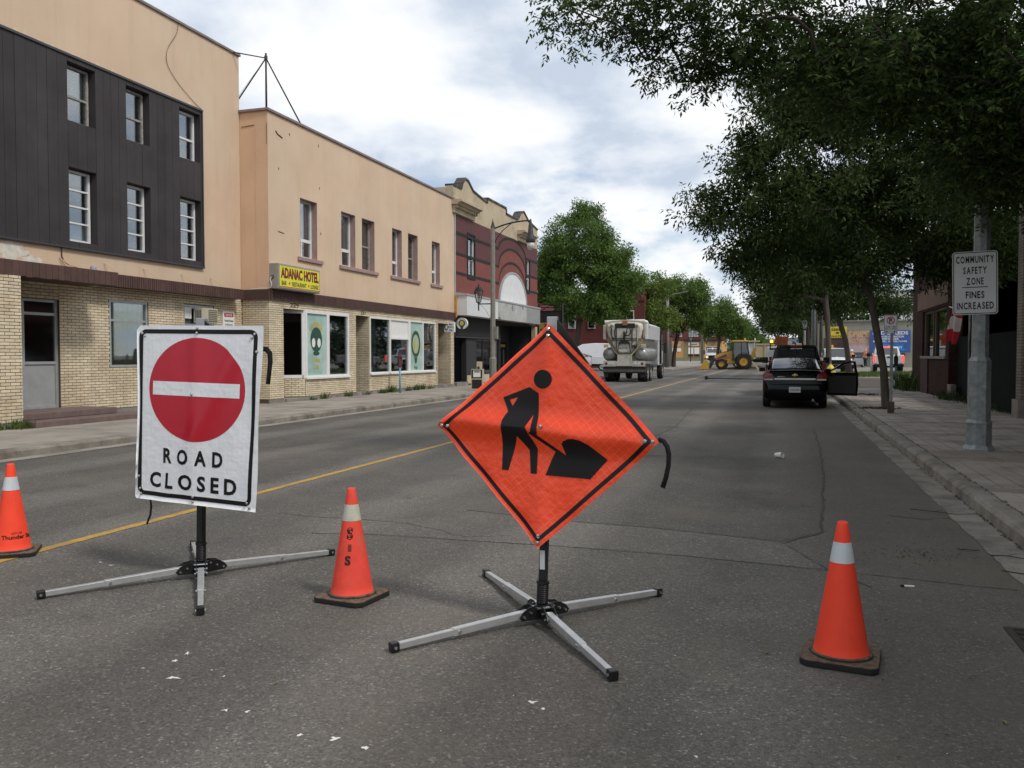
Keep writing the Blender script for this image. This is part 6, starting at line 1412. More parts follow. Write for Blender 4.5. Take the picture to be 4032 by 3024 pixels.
# worker in the van: hi-vis torso seen in the open window
M_hv = mat('hi_vis_orange', (.85, .20, .03), .8); M_hvy = mat('hi_vis_yellow', (.6, .7, .1), .6); M_skin = mat('skin', (.42, .25, .18), .6); M_cloth = mat('dark_clothing', (.03, .035, .05), .9)
def person(loc, rz, label, sc=1.0, hat=None, arm=0.0):
    e = empty('person', loc, rz, label, 'person', sc=sc)
    def skin(name, verts, edges, rad, m):
        me = bpy.data.meshes.new(name); me.from_pydata(verts, edges, []); o = link(name, me, m, e)
        sk = o.modifiers.new('s', 'SKIN'); ss = o.modifiers.new('u', 'SUBSURF'); ss.levels = 1; ss.render_levels = 1
        for v, r_ in zip(me.skin_vertices[0].data, rad): v.radius = (r_, r_)
        me.skin_vertices[0].data[0].use_root = True
        me.materials.clear(); me.materials.append(m); return o
    V = [(0, 0, .95), (0, 0, 1.2), (0, 0, 1.42), (0, 0, 1.52), (0, 0, 1.66), (-.2, 0, 1.40), (-.27, -.02, 1.12), (-.24, -.14-arm, .90+arm), (.2, 0, 1.40), (.27, -.02, 1.12), (.24, -.14, .90), (-.10, 0, .88), (-.11, -.02, .48), (-.11, .03, .08), (-.11, -.12, .04), (.10, 0, .88), (.11, .02, .48), (.11, .05, .08), (.11, -.10, .04)]
    E_ = [(0, 1), (1, 2), (2, 3), (3, 4), (2, 5), (5, 6), (6, 7), (2, 8), (8, 9), (9, 10), (0, 11), (11, 12), (12, 13), (13, 14), (0, 15), (15, 16), (16, 17), (17, 18)]
    rd = [.15, .15, .16, .06, .105, .07, .055, .042, .07, .055, .042, .095, .07, .05, .045, .095, .07, .05, .045]
    skin('body', V, E_, rd, M_skin)
    skin('vest', [(0, 0, .92), (0, 0, 1.2), (0, 0, 1.40), (-.17, 0, 1.40), (.17, 0, 1.40)], [(0, 1), (1, 2), (2, 3), (2, 4)], [.175, .175, .175, .09, .09], M_hv)
    MB().lathe([(.182, 1.08), (.182, 1.13)], 12).build('reflective_band', M_hvy, e)
    skin('trousers', [(0, 0, .93), (-.10, 0, .86), (-.11, -.02, .48), (-.11, .03, .10), (.10, 0, .86), (.11, .02, .48), (.11, .05, .10)], [(0, 1), (1, 2), (2, 3), (0, 4), (4, 5), (5, 6)], [.155, .11, .085, .07, .11, .085, .07], M_cloth)
    if hat: MB().lathe([(.15, 1.70), (.125, 1.71), (.12, 1.78), (.07, 1.84), (.001, 1.85)], 14).build('hard_hat', hat, e, smooth=True)
    return e
person((8.2, 112, 0), R(20), 'distant worker in orange vest standing left of the silver car', 1.25, mat('hat_white', (.7, .7, .68), .4))
person((10.2, 117, 0), R(-60), 'worker in orange vest behind the silver car', 1.3, M_hv, .1)
person((-18.9, 83.1, 0), R(-20), 'worker in orange vest standing at the camper van door', 1.08, None)

# vacuum tank truck from behind
vt = empty('vacuum_truck', (-8.72, 49.2, 0), R(.5), 'dirty white vacuum tank truck seen from behind in the left lane', 'truck')
M_tw = mat('dirty_white', (.50, .49, .43), .55, var=.15, vscale=2.5, col2=(.27, .24, .17), c2scale=2.0, c2lo=.55, c2hi=.75); M_tank = mat('tank_grey', (.30, .30, .28), .35, metal=.4, var=.15, vscale=3); M_grime = mat('grimy_black', (.025, .022, .02), .8, var=.3, vscale=6)
tank = [(0, 1.55), (.35, 1.56), (.62, 1.85), (.95, 2.35), (1.10, 2.75), (1.16, 3.15), (1.12, 3.42), (.85, 3.52), (0, 3.58)]
MB().loft([(.25, tank), (6.2, tank)]).build('debris_tank', M_tw, vt, bev=.02)
dome = lambda s, dz: [(x*s, 1.55 + (z-1.55)*s + dz) for x, z in tank]
MB().loft([(-.02, dome(.80, .20)), (.10, dome(.90, .12)), (.24, dome(.96, .06))]).build('rear_door', M_tw, vt, bev=.03)
b = MB()
for k in range(len(tank)-1):
    for s in (-1, 1): b.bar((s*tank[k][0], .2, tank[k][1]), (s*tank[k+1][0], .2, tank[k+1][1]), .08, .10)
b.build('door_ring', mat('cream_rim', (.42, .37, .24), .7, var=.2), vt)
for x in (-.46, .46): MB().bar((x, -.06, 1.95), (x, -.06, 3.2), .05).build('door_strut', M_grime, vt)
for z in (2.55, 2.45): MB().bar((-.75, -.06, z), (.75, -.06, z), .035).build('cross_bar', M_grime, vt)
MB().bar((0, -.08, 2.3), (0, -.08, 2.95), .09).build('ram', M_grime, vt); MB().prism([(-.35, 2.25), (.35, 2.25), (.18, 2.45), (0, 2.33), (-.18, 2.45)], -.1, -.03, 'y').build('latch', M_grime, vt)
for s in (-1, 1): MB().bar((s*.28, -.06, 2.28), (s*.40, -.06, 1.70), .035).build('latch_arm', M_grime, vt)
MB().box((-.55, -.05, 3.15), (.62, .1, 3.42)).build('head_gear', M_grime, vt, bev=.03); MB().box((-.1, -.12, 3.3), (.18, .1, 3.56)).build('rust_block', mat('rust_block', (.30, .12, .07), .8), vt)
for x in (-.75, .72): MB().lathe([(.09, -.1), (.09, .05), (.03, .1)], 10, (x, 0, 3.27), 'y').build('work_lamp', mat('brass_lamp', (.2, .18, .12), .5), vt)
MB().tube([(-1.2, .3, 3.52), (1.15, .3, 3.56)], .10, 10).build('top_pipe', M_pwhite, vt); MB().tube([(1.0, .3, 3.55), (1.2, .5, 3.5), (1.28, .8, 3.2)], .11, 10).build('elbow_pipe', M_pwhite, vt, smooth=True)
for s, x in ((-1, -1.22), (1, 1.22)): MB().box((x-.1, .35, 2.5), (x+.1, 5.8, 3.35)).build('side_locker', M_pwhite, vt, bev=.03); MB().box((s*1.02, .12, 2.5), (s*1.08, .2, 3.0)).build('red_marker', M_tail, vt)
for s in (-1, 1):
    t = MB().lathe([(.02, .1), (.25, .14), (.38, .28), (.42, .5), (.42, 4.5)], 18, (s*.93, 0, 1.62), 'y').build('water_tank', M_tank, vt, smooth=True); MB().box((s*1.1-.12, .0, 2.02), (s*1.1+.12, .2, 2.22)).build('marker_box', M_tw, vt); MB().box((s*1.1-.07, -.01, 2.06), (s*1.1+.07, .0, 2.16)).build('red_lens', M_amber, vt)
MB().box((-.42, .05, 1.15), (.42, .4, 1.62)).build('rear_box', M_tw, vt, bev=.02); MB().tube([(.6, -.05, 2.1), (.62, .1, 2.05), (.64, .2, 2.35)], .11, 12).build('drain_elbow', M_grime, vt, smooth=True); MB().tube([(.64, .15, 2.3), (.64, .15, 2.6)], .12, 12).build('drain_pipe', M_tw, vt)
for s in (-1, 1):
    p = MB().box((s*.48, -.05, .92), (s*1.22, .02, 1.24)).build('lamp_panel', M_tw, vt)
    for k, m in enumerate((M_tail, M_lampw, M_lampw)): MB().lathe([(.07, -.07), (.07, -.05)], 14, (s*(1.05 - k*.19), 0, 1.08), 'y').build('lamp', m, p)
MB().box((-.46, -.05, .94), (.46, .0, 1.22)).build('plate_panel', M_tw, vt); MB().box((-1.24, -.02, .52), (1.24, .06, .90)).build('mud_skirt', M_grime, vt); MB().box((-1.26, -.05, .60), (1.26, .02, .74)).build('rear_bumper', mat('scuffed_steel', (.08, .075, .07), .6, var=.4, vscale=3), vt)
for s in (-1, 1):
    for y in (1.0, 2.3, 8.2):
        wheel(vt, s*(.98 if y < 5 else 1.05), y, .53, .56 if y < 5 else .34, mat('truck_rim', (.35, .35, .35), .4, metal=.6))
MB().box((-.45, .2, .55), (.45, 9.2, .95)).build('chassis', M_grime, vt); MB().box((-1.2, 6.4, .9), (1.2, 8.0, 3.0)).build('cab', M_pwhite, vt, bev=.08); MB().box((-1.05, 8.0, .9), (1.05, 9.6, 1.9)).build('bonnet', M_pwhite, vt, bev=.1)
for s in (-1, 1): MB().box((s*1.36, 7.5, 1.7), (s*1.55, 7.62, 2.4)).build('mirror', M_black, vt); MB().bar((s*1.2, 7.6, 2.3), (s*1.45, 7.6, 2.3), .04).build('mirror_arm', M_black, vt)
MB().tube([(1.32, 6.2, 1.0), (1.32, 6.2, 3.1)], .08, 10).build('exhaust_stack', M_black, vt)
for pts in ([(.3, -.1, 3.2), (.42, -.18, 2.95), (.30, -.2, 2.7), (.05, -.12, 2.72)], [(-.5, -.1, 3.2), (-.58, -.16, 2.9), (-.5, -.12, 2.6)], [(.15, -.12, 3.25), (.2, -.2, 2.95), (.02, -.14, 2.62)], [(-.75, -.02, 3.2), (-.8, -.1, 2.8), (-.62, -.08, 2.5)]):
    MB().tube(chaikin(pts), .03, 6).build('hose', M_grime, vt, smooth=True)
for x in (-.72, .72): MB().box((x-.012, -.035, 2.0), (x+.012, -.02, 3.1)).build('panel_seam', M_grime, vt)
for s in (-1, 1): MB().box((s*.82, -.03, 2.38), (s*.98, .02, 2.56)).build('door_clamp', mat('clamp_brass', (.2, .15, .07), .7), vt); MB().box((s*.95, .02, .30), (s*1.2, .05, .60)).build('mud_flap', M_grime, vt)
text('lettering', 'VACTOR', .5, .085, M_grime, vt, (-.05, -.045, 1.98), (1, 0, 0), (0, 0, 1), .02)

# backhoe loader side on, scoop to the left
bh = empty('backhoe_loader', (-5.2, 98.0, 0), 0, 'yellow backhoe loader with lowered front bucket across the road', 'backhoe', sc=1.19)
M_cy = mat('plant_yellow', (.50, .29, .045), .45, var=.1, vscale=2, col2=(.36, .23, .06), c2scale=1.5, c2lo=.55, c2hi=.8); M_cg = mat('plant_charcoal', (.035, .037, .042), .5)
def bwheel(x, r, w):
    for y in (-.85, .85):
        t = MB().lathe([(r*.55, -w/2), (r*.92, -w/2), (r, -w/4), (r, w/4), (r*.92, w/2), (r*.55, w/2)], 24, (x, y, r), 'y', cap=False).build('wheel', M_tyre, bh); MB().lathe([(r*.56, -.1), (r*.56, .02), (r*.42, -.04), (r*.2, -.04), (r*.2, .02), (.001, .02)], 20, (x, y - math.copysign(0, 1) - w/2 + .02, r), 'y', cap=False).build('rim', M_cy, t)
        for k in range(18):
            a_ = 2*math.pi*k/18; MB().bar((x + r*.9*math.cos(a_), y-w/2-.005, r + r*.9*math.sin(a_)), (x + r*1.01*math.cos(a_+.12), y, r + r*1.01*math.sin(a_+.12)), .05).build('lug', M_tyre, t)
bwheel(-.95, .50, .32); bwheel(1.05, .72, .45)
MB().prism([(-1.55, 1.05), (-1.55, 1.28), (-1.1, 1.52), (-.15, 1.72), (.0, 1.72), (.0, .85), (-1.2, .85)], -.42, .42, 'y').build('bonnet', M_cy, bh, bev=.02); MB().prism([(-1.45, 1.38), (-1.0, 1.60), (-.15, 1.80), (-.02, 1.74), (-1.1, 1.54)], -.40, .40, 'y').build('bonnet_top', M_cg, bh)
MB().box((-.45, -.6, .55), (.45, .6, .95)).build('step_box', M_cy, bh, bev=.02); MB().box((-1.4, -.4, .5), (1.6, .4, .9)).build('chassis', M_cg, bh)
cb_ = MB(); pts = [(.02, .9), (.05, 1.3), (.12, 2.55), (1.28, 2.55), (1.48, 1.35), (1.5, 1.0)]
for y in (-.68, .68):
    for p, q in ((pts[0], pts[2]), (pts[3], pts[4]), ((.82, .95), (.82, 2.55))): cb_.bar((p[0], y, p[1]), (q[0], y, q[1]), .09)
    cb_.box((.0, y-.03, .85), (.85, y+.03, 1.15))
cb_.build('cab_frame', M_cg, bh)
for y in (-.66, .66): MB().prism([(.06, 1.1), (.14, 2.5), (1.26, 2.5), (1.44, 1.3), (1.0, 1.1)], y-.006, y+.006, 'y').build('cab_window', glass('cab_glass', (.13, .16, .17), .10), bh)
MB().box((.0, -.66, .9), (.06, .66, 2.5)).build('front_window', MATS['cab_glass'], bh); MB().box((.35, -.25, 1.1), (.75, .25, 1.9)).build('seat', M_cg, bh)
MB().box((.0, -.78, 2.55), (1.42, .78, 2.72)).build('cab_roof', M_cy, bh, bev=.05); MB().lathe([(.08, 2.72), (.08, 2.86), (.05, 2.9)], 10, (1.12, -.4, 0)).build('beacon', mat('beacon_peach', (.6, .38, .28), .4), bh)
fn = [(1.05 + .86*math.cos(R(a_)), .72 + .86*math.sin(R(a_))) for a_ in range(15, 176, 16)]; fi_ = [(1.05 + .78*math.cos(R(a_)), .72 + .78*math.sin(R(a_))) for a_ in range(175, 14, -16)]
for y in (-.85, .85): MB().prism(fn + fi_, y-.25, y+.25, 'y').build('fender', M_cg, bh)
for y in (-.72, .72):
    MB().bar((-.55, y, 1.35), (-1.75, y, .80), .10, .16).build('loader_arm', M_cg, bh); MB().bar((-1.75, y, .82), (-2.12, y, .15), .10, .18).build('loader_arm', M_cg, bh); MB().bar((-1.65, y, 1.35), (-2.05, y, .5), .08).build('bucket_ram', M_cg, bh)
    MB().prism([(-1.5, .98), (-1.1, 1.10), (-.5, 1.28), (-.45, 1.16), (-1.4, .88)], y-.06, y-.055, 'y').build('red_stripe', mat('stripe_red', (.45, .05, .04), .5), bh); MB().prism([(-1.35, 1.08), (-.8, 1.25), (-.5, 1.36), (-.48, 1.26), (-1.3, 1.02)], y-.075, y-.07, 'y').build('blue_stripe', mat('stripe_blue', (.03, .04, .2), .5), bh)
bk = [(-2.1, .05), (-2.05, .6), (-2.25, .86), (-2.55, .92), (-2.62, .70), (-2.85, .25), (-3.05, .03), (-2.75, .03)]
for y in (-1.05, 1.05): MB().prism(bk, y-.03, y+.03, 'y').build('bucket_side', M_cy, bh)
b = MB(); [b.add([(p[0], y, p[1]) for y in (-1.02, 1.02)] + [(q[0], y, q[1]) for y in (1.02, -1.02)], [(0, 1, 2, 3)]) for p, q in zip(bk[:4], bk[1:5])]; b.add([(-2.1, -1.02, .05), (-2.1, 1.02, .05), (-3.05, 1.02, .03), (-3.05, -1.02, .03)], [(0, 1, 2, 3)]); b.build('bucket', mat('worn_bucket', (.32, .26, .15), .6, metal=.2, var=.3, vscale=3), bh)
MB().bar((1.65, 0, .9), (2.05, 0, 2.0), .22, .28).build('hoe_boom', M_cy, bh); MB().bar((1.75, -.75, .75), (2.35, -.85, .08), .10, .12).build('stabiliser_leg', mat('stabiliser_cream', (.50, .41, .22), .6), bh); MB().bar((1.75, .75, .75), (2.35, .85, .08), .10, .12).build('stabiliser_leg', MATS['stabiliser_cream'], bh); MB().box((2.2, -1.0, 0), (2.5, -.7, .07)).build('stabiliser_foot', MATS['stabiliser_cream'], bh)
# spoil heap under the hoe
b = MB(); r = random.Random(77); n = 26; g_ = 14
for i in range(n+1):
    for j in range(g_+1):
        u, v = i/n*2-1, j/g_*2-1; h = max(0, 1 - u*u)*max(0, 1 - v*v)*.5*(.6 + .4*math.sin(i*.9)*math.cos(j*.8)) + r.uniform(0, .06); b.v.append((-2.2 + u*4.6, 99.2 + v*2.4, h - .02))
b.f = [(i*(g_+1)+j, (i+1)*(g_+1)+j, (i+1)*(g_+1)+j+1, i*(g_+1)+j+1) for i in range(n) for j in range(g_)]
tag(b.build('spoil_heap', mat('dug_earth', (.085, .062, .045), 1.0, var=.3, vscale=1.5, bump=.8, bscale=6), recalc=True), 'low heap of brown dug earth under the backhoe wheels', 'soil heap', kind='stuff')
tag(ribbon([(-8.5, 101), (-4, 100.2), (2, 100.8)], 6.0, .1, .006, 88).build('mud_spread', MATS['dug_earth']), 'thin brown mud spread on the road round the backhoe', 'mud', kind='stuff')

# white dump truck facing us, cream box behind the backhoe
def dump(name, label, loc, rz, sc, front=True):
    e = empty(name, loc, rz, label, 'dump truck', None, sc); M_bx = mat('cream_box', (.50, .43, .26), .7, var=.15, vscale=1, col2=(.28, .2, .1), c2scale=1.0, c2lo=.55, c2hi=.75)
    MB().box((-1.2, .2, 1.15), (1.2, 5.0, 1.3)).build('box_floor', M_bx, e)
    for s in (-1, 1):
        w = MB().box((s*1.2, .2, 1.3), (s*1.12, 5.0, 2.55)).build('box_side', M_bx, e)
        for k in range(6): MB().box((s*1.27, .25+k*.92, 1.2), (s*1.2, .37+k*.92, 2.6)).build('box_rib', M_bx, w)
        MB().box((s*1.28, .2, 2.5), (s*1.12, 5.0, 2.66)).build('box_rail', M_bx, e)
    MB().box((-1.12, 4.92, 1.3), (1.12, 5.0, 2.9)).build('box_front', M_bx, e); MB().box((-1.12, .2, 1.3), (1.12, .28, 2.5)).build('tail_board', M_bx, e); MB().box((-1.2, 4.6, 2.85), (1.2, 5.8, 3.0)).build('cab_guard', M_bx, e); MB().box((-1.15, .3, 2.4), (1.15, 4.9, 2.5)).build('tarp', M_blackm, e)
    shade_auto(MB().loft([(5.2, [(0, .9), (1.0, .9), (1.05, 1.4), (1.0, 1.8), (.9, 2.65), (0, 2.72)]), (6.2, [(0, .9), (1.0, .9), (1.05, 1.4), (1.0, 1.8), (.88, 2.62), (0, 2.70)]), (6.7, [(0, .9), (1.0, .9), (1.05, 1.3), (1.0, 1.72), (.94, 1.78), (0, 1.84)])]).build('cab', M_pwhite, e))
    slab(e, 'windscreen', [(.84, 6.66, 1.86), (-.84, 6.66, 1.86), (-.80, 6.24, 2.54), (.80, 6.24, 2.54)], MATS['tinted_rear_glass'], .04)
    shade_auto(MB().loft([(6.65, [(0, .9), (.95, .9), (.98, 1.2), (.85, 1.62), (0, 1.78)]), (7.6, [(0, .85), (.9, .85), (.9, 1.1), (.62, 1.5), (0, 1.56)]), (7.7, [(0, .9), (.6, .9), (.58, 1.1), (.5, 1.42), (0, 1.46)])]).build('bonnet', M_pwhite, e))
    MB().box((-.5, 7.68, .92), (.5, 7.76, 1.42)).build('grille', M_plast, e); MB().box((-1.2, 7.5, .5), (1.2, 7.85, .85)).build('bumper', M_plast, e, bev=.05); MB().box((-.45, .3, .6), (.45, 7.4, .95)).build('chassis', M_grime, e)
    for s in (-1, 1):
        MB().box((s*.66, 7.5, 1.0), (s*.92, 7.66, 1.22)).build('headlight', M_amberon if s > 0 else M_lampw, e); MB().box((s*1.25, 6.3, 1.55), (s*1.48, 6.4, 2.3)).build('mirror', M_black, e); MB().bar((s*1.0, 6.3, 1.9), (s*1.3, 6.3, 1.9), .05).build('mirror_arm', M_black, e)
        for y in (1.2, 2.5, 6.9): wheel(e, s*1.0, y, .52, .5 if y < 5 else .3)
    MB().tube([(1.15, 5.1, 1.0), (1.15, 5.1, 3.3)], .08, 8).build('exhaust_stack', M_chrome, e); MB().lathe([(.1, 2.72), (.1, 2.88)], 8, (0, 5.9, 0)).build('beacon', M_amber, e); return e
dump('dump_truck', 'white dump truck facing us with amber lamp behind the loader bucket', (-12.5, 172.5, 0), R(180), 1.12)
dump('dump_truck', 'cream dump truck box side on behind the backhoe cab', (2.6, 113, 0), R(90), 1.15)
# white skid steer behind the pickups and arrow board truck
sk = empty('service_truck', (.15, 66, 0), R(3), 'white and black service truck with lit amber beacon beyond the black pickup', 'truck', sc=1.12)
MB().box((-.95, .2, .75), (.95, 1.0, 1.75)).build('body', M_pwhite, sk, bev=.04); MB().box((-.8, .9, .9), (.8, 3.6, 1.5)).build('bed', M_plast, sk, bev=.03); MB().box((-.9, 3.6, .7), (.9, 5.2, 2.0)).build('cab', M_pwhite, sk, bev=.06); MB().box((-.75, 3.58, 1.45), (.75, 3.6, 1.9)).build('cab_window', MATS['tinted_rear_glass'], sk)
b = MB()
for x in (-.8, .8): b.bar((x, 1.0, 1.5), (x, 1.0, 2.2), .07); b.bar((x, 1.0, 2.2), (x, 3.4, 2.35), .07)
b.bar((-.8, 1.0, 2.2), (.8, 1.0, 2.2), .07); b.build('rack', M_plast, sk)
MB().lathe([(.10, 2.24), (.10, 2.40), (.06, 2.44)], 10, (-.72, 1.0, 0)).build('beacon', M_amberon, sk)
for s in (-1, 1):
    for y in (1.4, 4.4): wheel(sk, s*.82, y, .4, .28)
    MB().box((s*.70, .17, .95), (s*.9, .2, 1.3)).build('tail_light', M_tail, sk)
ar = empty('arrow_board', (.45, 64, 0), 0, 'orange arrow board with dark lamp dots raised above the black pickup', 'arrow board')
M_ob = mat('board_orange', (.42, .085, .022), .6, var=.1); MB().box((-.90, 0, 2.22), (.02, .10, 2.93)).build('panel', M_ob, ar)
AP = [(-.78, 2.58), (-.62, 2.58), (-.46, 2.58), (-.3, 2.58), (-.14, 2.58), (-.70, 2.70), (-.58, 2.82), (-.70, 2.46), (-.58, 2.34)]
for i, (x, z) in enumerate(AP): f = MB().lathe([(.075, -.05), (.075, 0)], 12, (x, 0, z), 'y').build('lamp_hood', M_plast, ar); MB().lathe([(.05, -.06), (.05, -.05)], 10, (x, 0, z), 'y').build('lamp', mat('lamp_dull_amber', (.45, .20, .06), .4), f)
MB().box((-.5, .1, 0), (-.4, .2, 2.22)).build('mast', M_plast, ar); MB().box((-.9, .0, 0), (0, 1.2, .5)).build('trailer', M_plast, ar)
e = empty('white_sign', (.9, 66, 0), 0, 'small plain white sign right of the arrow board', 'sign'); MB().box((.42, 63.6, 2.2), (.72, 63.65, 2.58)).build('plate', M_swd, e, world=True); MB().box((.55, 63.65, 0), (.6, 63.7, 2.2)).build('post', M_galv, e, world=True)
e = empty('marker_post', (8.7, 100, 0), 0, 'white marker post between silver car and white pickup', 'post'); MB().box((7.75, 84, 0), (7.95, 84.1, 1.55)).build('post', M_sw, e, world=True); MB().box((7.75, 84, 0), (7.95, 84.11, .15)).build('foot', M_black, e, world=True); e.location = (7.85, 84, 0); [setattr(c, 'matrix_parent_inverse', Matrix.Translation((-7.85, -84, 0))) for c in e.children]
# black hose rail lying across the lane
hr = empty('road_bar', (-4.6, 56.1, .05), 0, 'long black bar lying across the right lane with a knob at its end', 'bar'); MB().tube([(-4.6, 56.1, .07), (-.6, 55.6, .07), (1.2, 55.5, .07)], .035, 8).build('bar', M_blackm, hr, world=True); MB().lathe([(.02, -.12), (.13, -.06), (.13, .06), (.02, .12)], 10, (-4.6, 56.1, .13), 'x').build('knob', M_blackm, hr, world=True)
# ------------------------------------------------------------------ foreground: cones
M_cone = mat('cone_orange', (.92, .075, .036), .6, var=.05, vscale=9, spec=.2, col2=(.55, .075, .04), c2scale=13, c2lo=.66, c2hi=.78); M_cone2 = mat('cone_orange_worn', (.80, .078, .052), .7, spec=.2, var=.10, vscale=12, col2=(.50, .13, .085), c2scale=9, c2lo=.56, c2hi=.74)
M_coll = mat('reflective_collar', (.56, .60, .62), .35, spec=.6, var=.05, vscale=20); M_coll2 = mat('worn_collar', (.50, .50, .40), .5, var=.15, vscale=25, col2=(.30, .27, .20), c2scale=30, c2lo=.6, c2hi=.75)
def rubber():
    """dusty brown on top, black on the sides: dust settles on upward faces of the old rubber"""
    m, nt, b = _nodes('cone_rubber'); N = nt.nodes.new; L = nt.links.new; g = N('ShaderNodeNewGeometry'); s = N('ShaderNodeSeparateXYZ'); L(g.outputs['True Normal'], s.inputs[0])
    n = N('ShaderNodeTexNoise'); n.inputs['Scale'].default_value = 30; n.inputs['Detail'].default_value = 5; L(g.outputs['Position'], n.inputs['Vector'])
    a = N('ShaderNodeMath'); a.operation = 'MULTIPLY'; L(s.outputs[2], a.inputs[0]); L(n.outputs['Fac'], a.inputs[1]); mr = N('ShaderNodeMapRange'); mr.inputs[1].default_value = .2; mr.inputs[2].default_value = .6; L(a.outputs[0], mr.inputs[0])
    mx = N('ShaderNodeMixRGB'); mx.inputs[1].default_value = (.014, .013, .012, 1); mx.inputs[2].default_value = (.15, .105, .065, 1); L(mr.outputs[0], mx.inputs[0]); L(mx.outputs[0], b.inputs['Base Color']); b.inputs['Roughness'].default_value = .9; return m
M_rub = rubber()
def cone_r(z): return .135 - (z - .045) * (.135 - .026) / (.70 - .045)
def on_cone(s, w, h, th0, zc, m, par, bold=.03, vertical=False):
    vs, fs, sz = text_geo(s, bold); b = MB()
    for p in vs:
        u, v = p[0]/sz[0]*w, p[1]/sz[1]*h; z = zc + v; r = cone_r(z) + .0012; t = th0 + u / r; b.v.append((r*math.cos(t), r*math.sin(t), z))
    b.f = list(fs); return b.build('stencil', m, par, recalc=False)
def cone(loc, rz, label, body, collar):
    e = empty('traffic_cone', loc, rz, label, 'traffic cone', 'orange cones across the road')
    h = .185; ch = .035; oct_ = [(h-ch, -h), (h, -h+ch), (h, h-ch), (h-ch, h), (-h+ch, h), (-h, h-ch), (-h, -h+ch), (-h+ch, -h)]
    MB().prism(oct_, 0, .036, 'z').build('rubber_base', M_rub, e, bev=.008)
    MB().lathe([(.155, .036), (.150, .046), (.137, .050)], 36, cap=False).build('base_ring', M_rub, e, smooth=True)
    pr = [(.138, .046)] + [(cone_r(.05 + .65*k/14), .05 + .65*k/14) for k in range(15)] + [(.022, .708), (.017, .706), (.017, .60)]
    MB().lathe(pr, 40, cap=False).build('body', body, e, smooth=True)
    MB().lathe([(cone_r(.505)+.0016, .505), (cone_r(.607)+.0016, .607)], 40, cap=False).build('collar', collar, e, smooth=True)
    return e
M_sten = mat('stencil_black', (.02, .012, .010), .8, var=.3, vscale=40)
c1 = cone((-5.72, 5.12, 0), R(38), 'orange cone at the far left edge with city lettering near its foot', M_cone, M_coll)
th = R(-48 - 38 + 30)
on_cone('Thunder Bay', .25, .042, th, .145, M_sten, c1, .03); on_cone('CITY OF', .075, .016, th - .12, .178, M_sten, c1, .02)
c2 = cone((-2.6, 4.83, 0), R(-7), 'scuffed orange cone with faded black stencil between the two sign stands', M_cone2, M_coll2)
th = R(-62 + 7 - 6)
on_cone('S', .040, .075, th - .05, .43, M_sten, c2, .05); on_cone('I', .022, .045, th - .05, .342, mat('stencil_faded', (.16, .035, .02), .8, var=.5, vscale=60), c2, .06); on_cone('S', .038, .06, th - .16, .265, M_sten, c2, .05)
c3 = cone((.305, 4.6, 0), R(-8), 'clean bright orange cone on its own near the right kerb', M_cone, M_coll)

# ------------------------------------------------------------------ roll-up signs
def retro(name, col, line, n, gloss=.32, wear=0.0):
    """prismatic sheeting: faint square cell lines on a glossy vinyl"""
    m, nt, b = _nodes(name); N = nt.nodes.new; L = nt.links.new; uv = N('ShaderNodeUVMap'); uv.uv_map = 'sheet'; s = N('ShaderNodeSeparateXYZ'); L(uv.outputs[0], s.inputs[0]); outs = []
    for i in (0, 1):
        mu = N('ShaderNodeMath'); mu.operation = 'MULTIPLY'; mu.inputs[1].default_value = n[i]; L(s.outputs[i], mu.inputs[0]); fr = N('ShaderNodeMath'); fr.operation = 'FRACT'; L(mu.outputs[0], fr.inputs[0])
        lt = N('ShaderNodeMath'); lt.operation = 'LESS_THAN'; lt.inputs[1].default_value = .11; L(fr.outputs[0], lt.inputs[0]); outs.append(lt.outputs[0])
    mxm = N('ShaderNodeMath'); mxm.operation = 'MAXIMUM'; L(outs[0], mxm.inputs[0]); L(outs[1], mxm.inputs[1])
    g = N('ShaderNodeNewGeometry'); no = N('ShaderNodeTexNoise'); no.inputs['Scale'].default_value = 5; no.inputs['Detail'].default_value = 6; L(g.outputs['Position'], no.inputs['Vector'])
    mk = N('ShaderNodeMapRange'); mk.inputs[1].default_value = .35; mk.inputs[2].default_value = .65; mk.inputs[3].default_value = .25; mk.inputs[4].default_value = 1.0; L(no.outputs['Fac'], mk.inputs[0]); f = N('ShaderNodeMath'); f.operation = 'MULTIPLY'; L(mxm.outputs[0], f.inputs[0]); L(mk.outputs[0], f.inputs[1])
    mx = N('ShaderNodeMixRGB'); mx.inputs[1].default_value = (*col, 1); mx.inputs[2].default_value = (*line, 1); L(f.outputs[0], mx.inputs[0]); L(mx.outputs[0], b.inputs['Base Color'])
    b.inputs['Roughness'].default_value = gloss; b.inputs['Specular IOR Level'].default_value = .5
    nb_ = N('ShaderNodeTexNoise'); nb_.inputs['Scale'].default_value = 16; nb_.inputs['Detail'].default_value = 4; L(g.outputs['Position'], nb_.inputs['Vector']); bp = N('ShaderNodeBump'); bp.inputs['Strength'].default_value = .45; bp.inputs['Distance'].default_value = .012; L(nb_.outputs['Fac'], bp.inputs['Height']); L(bp.outputs[0], b.inputs['Normal'])
    return m
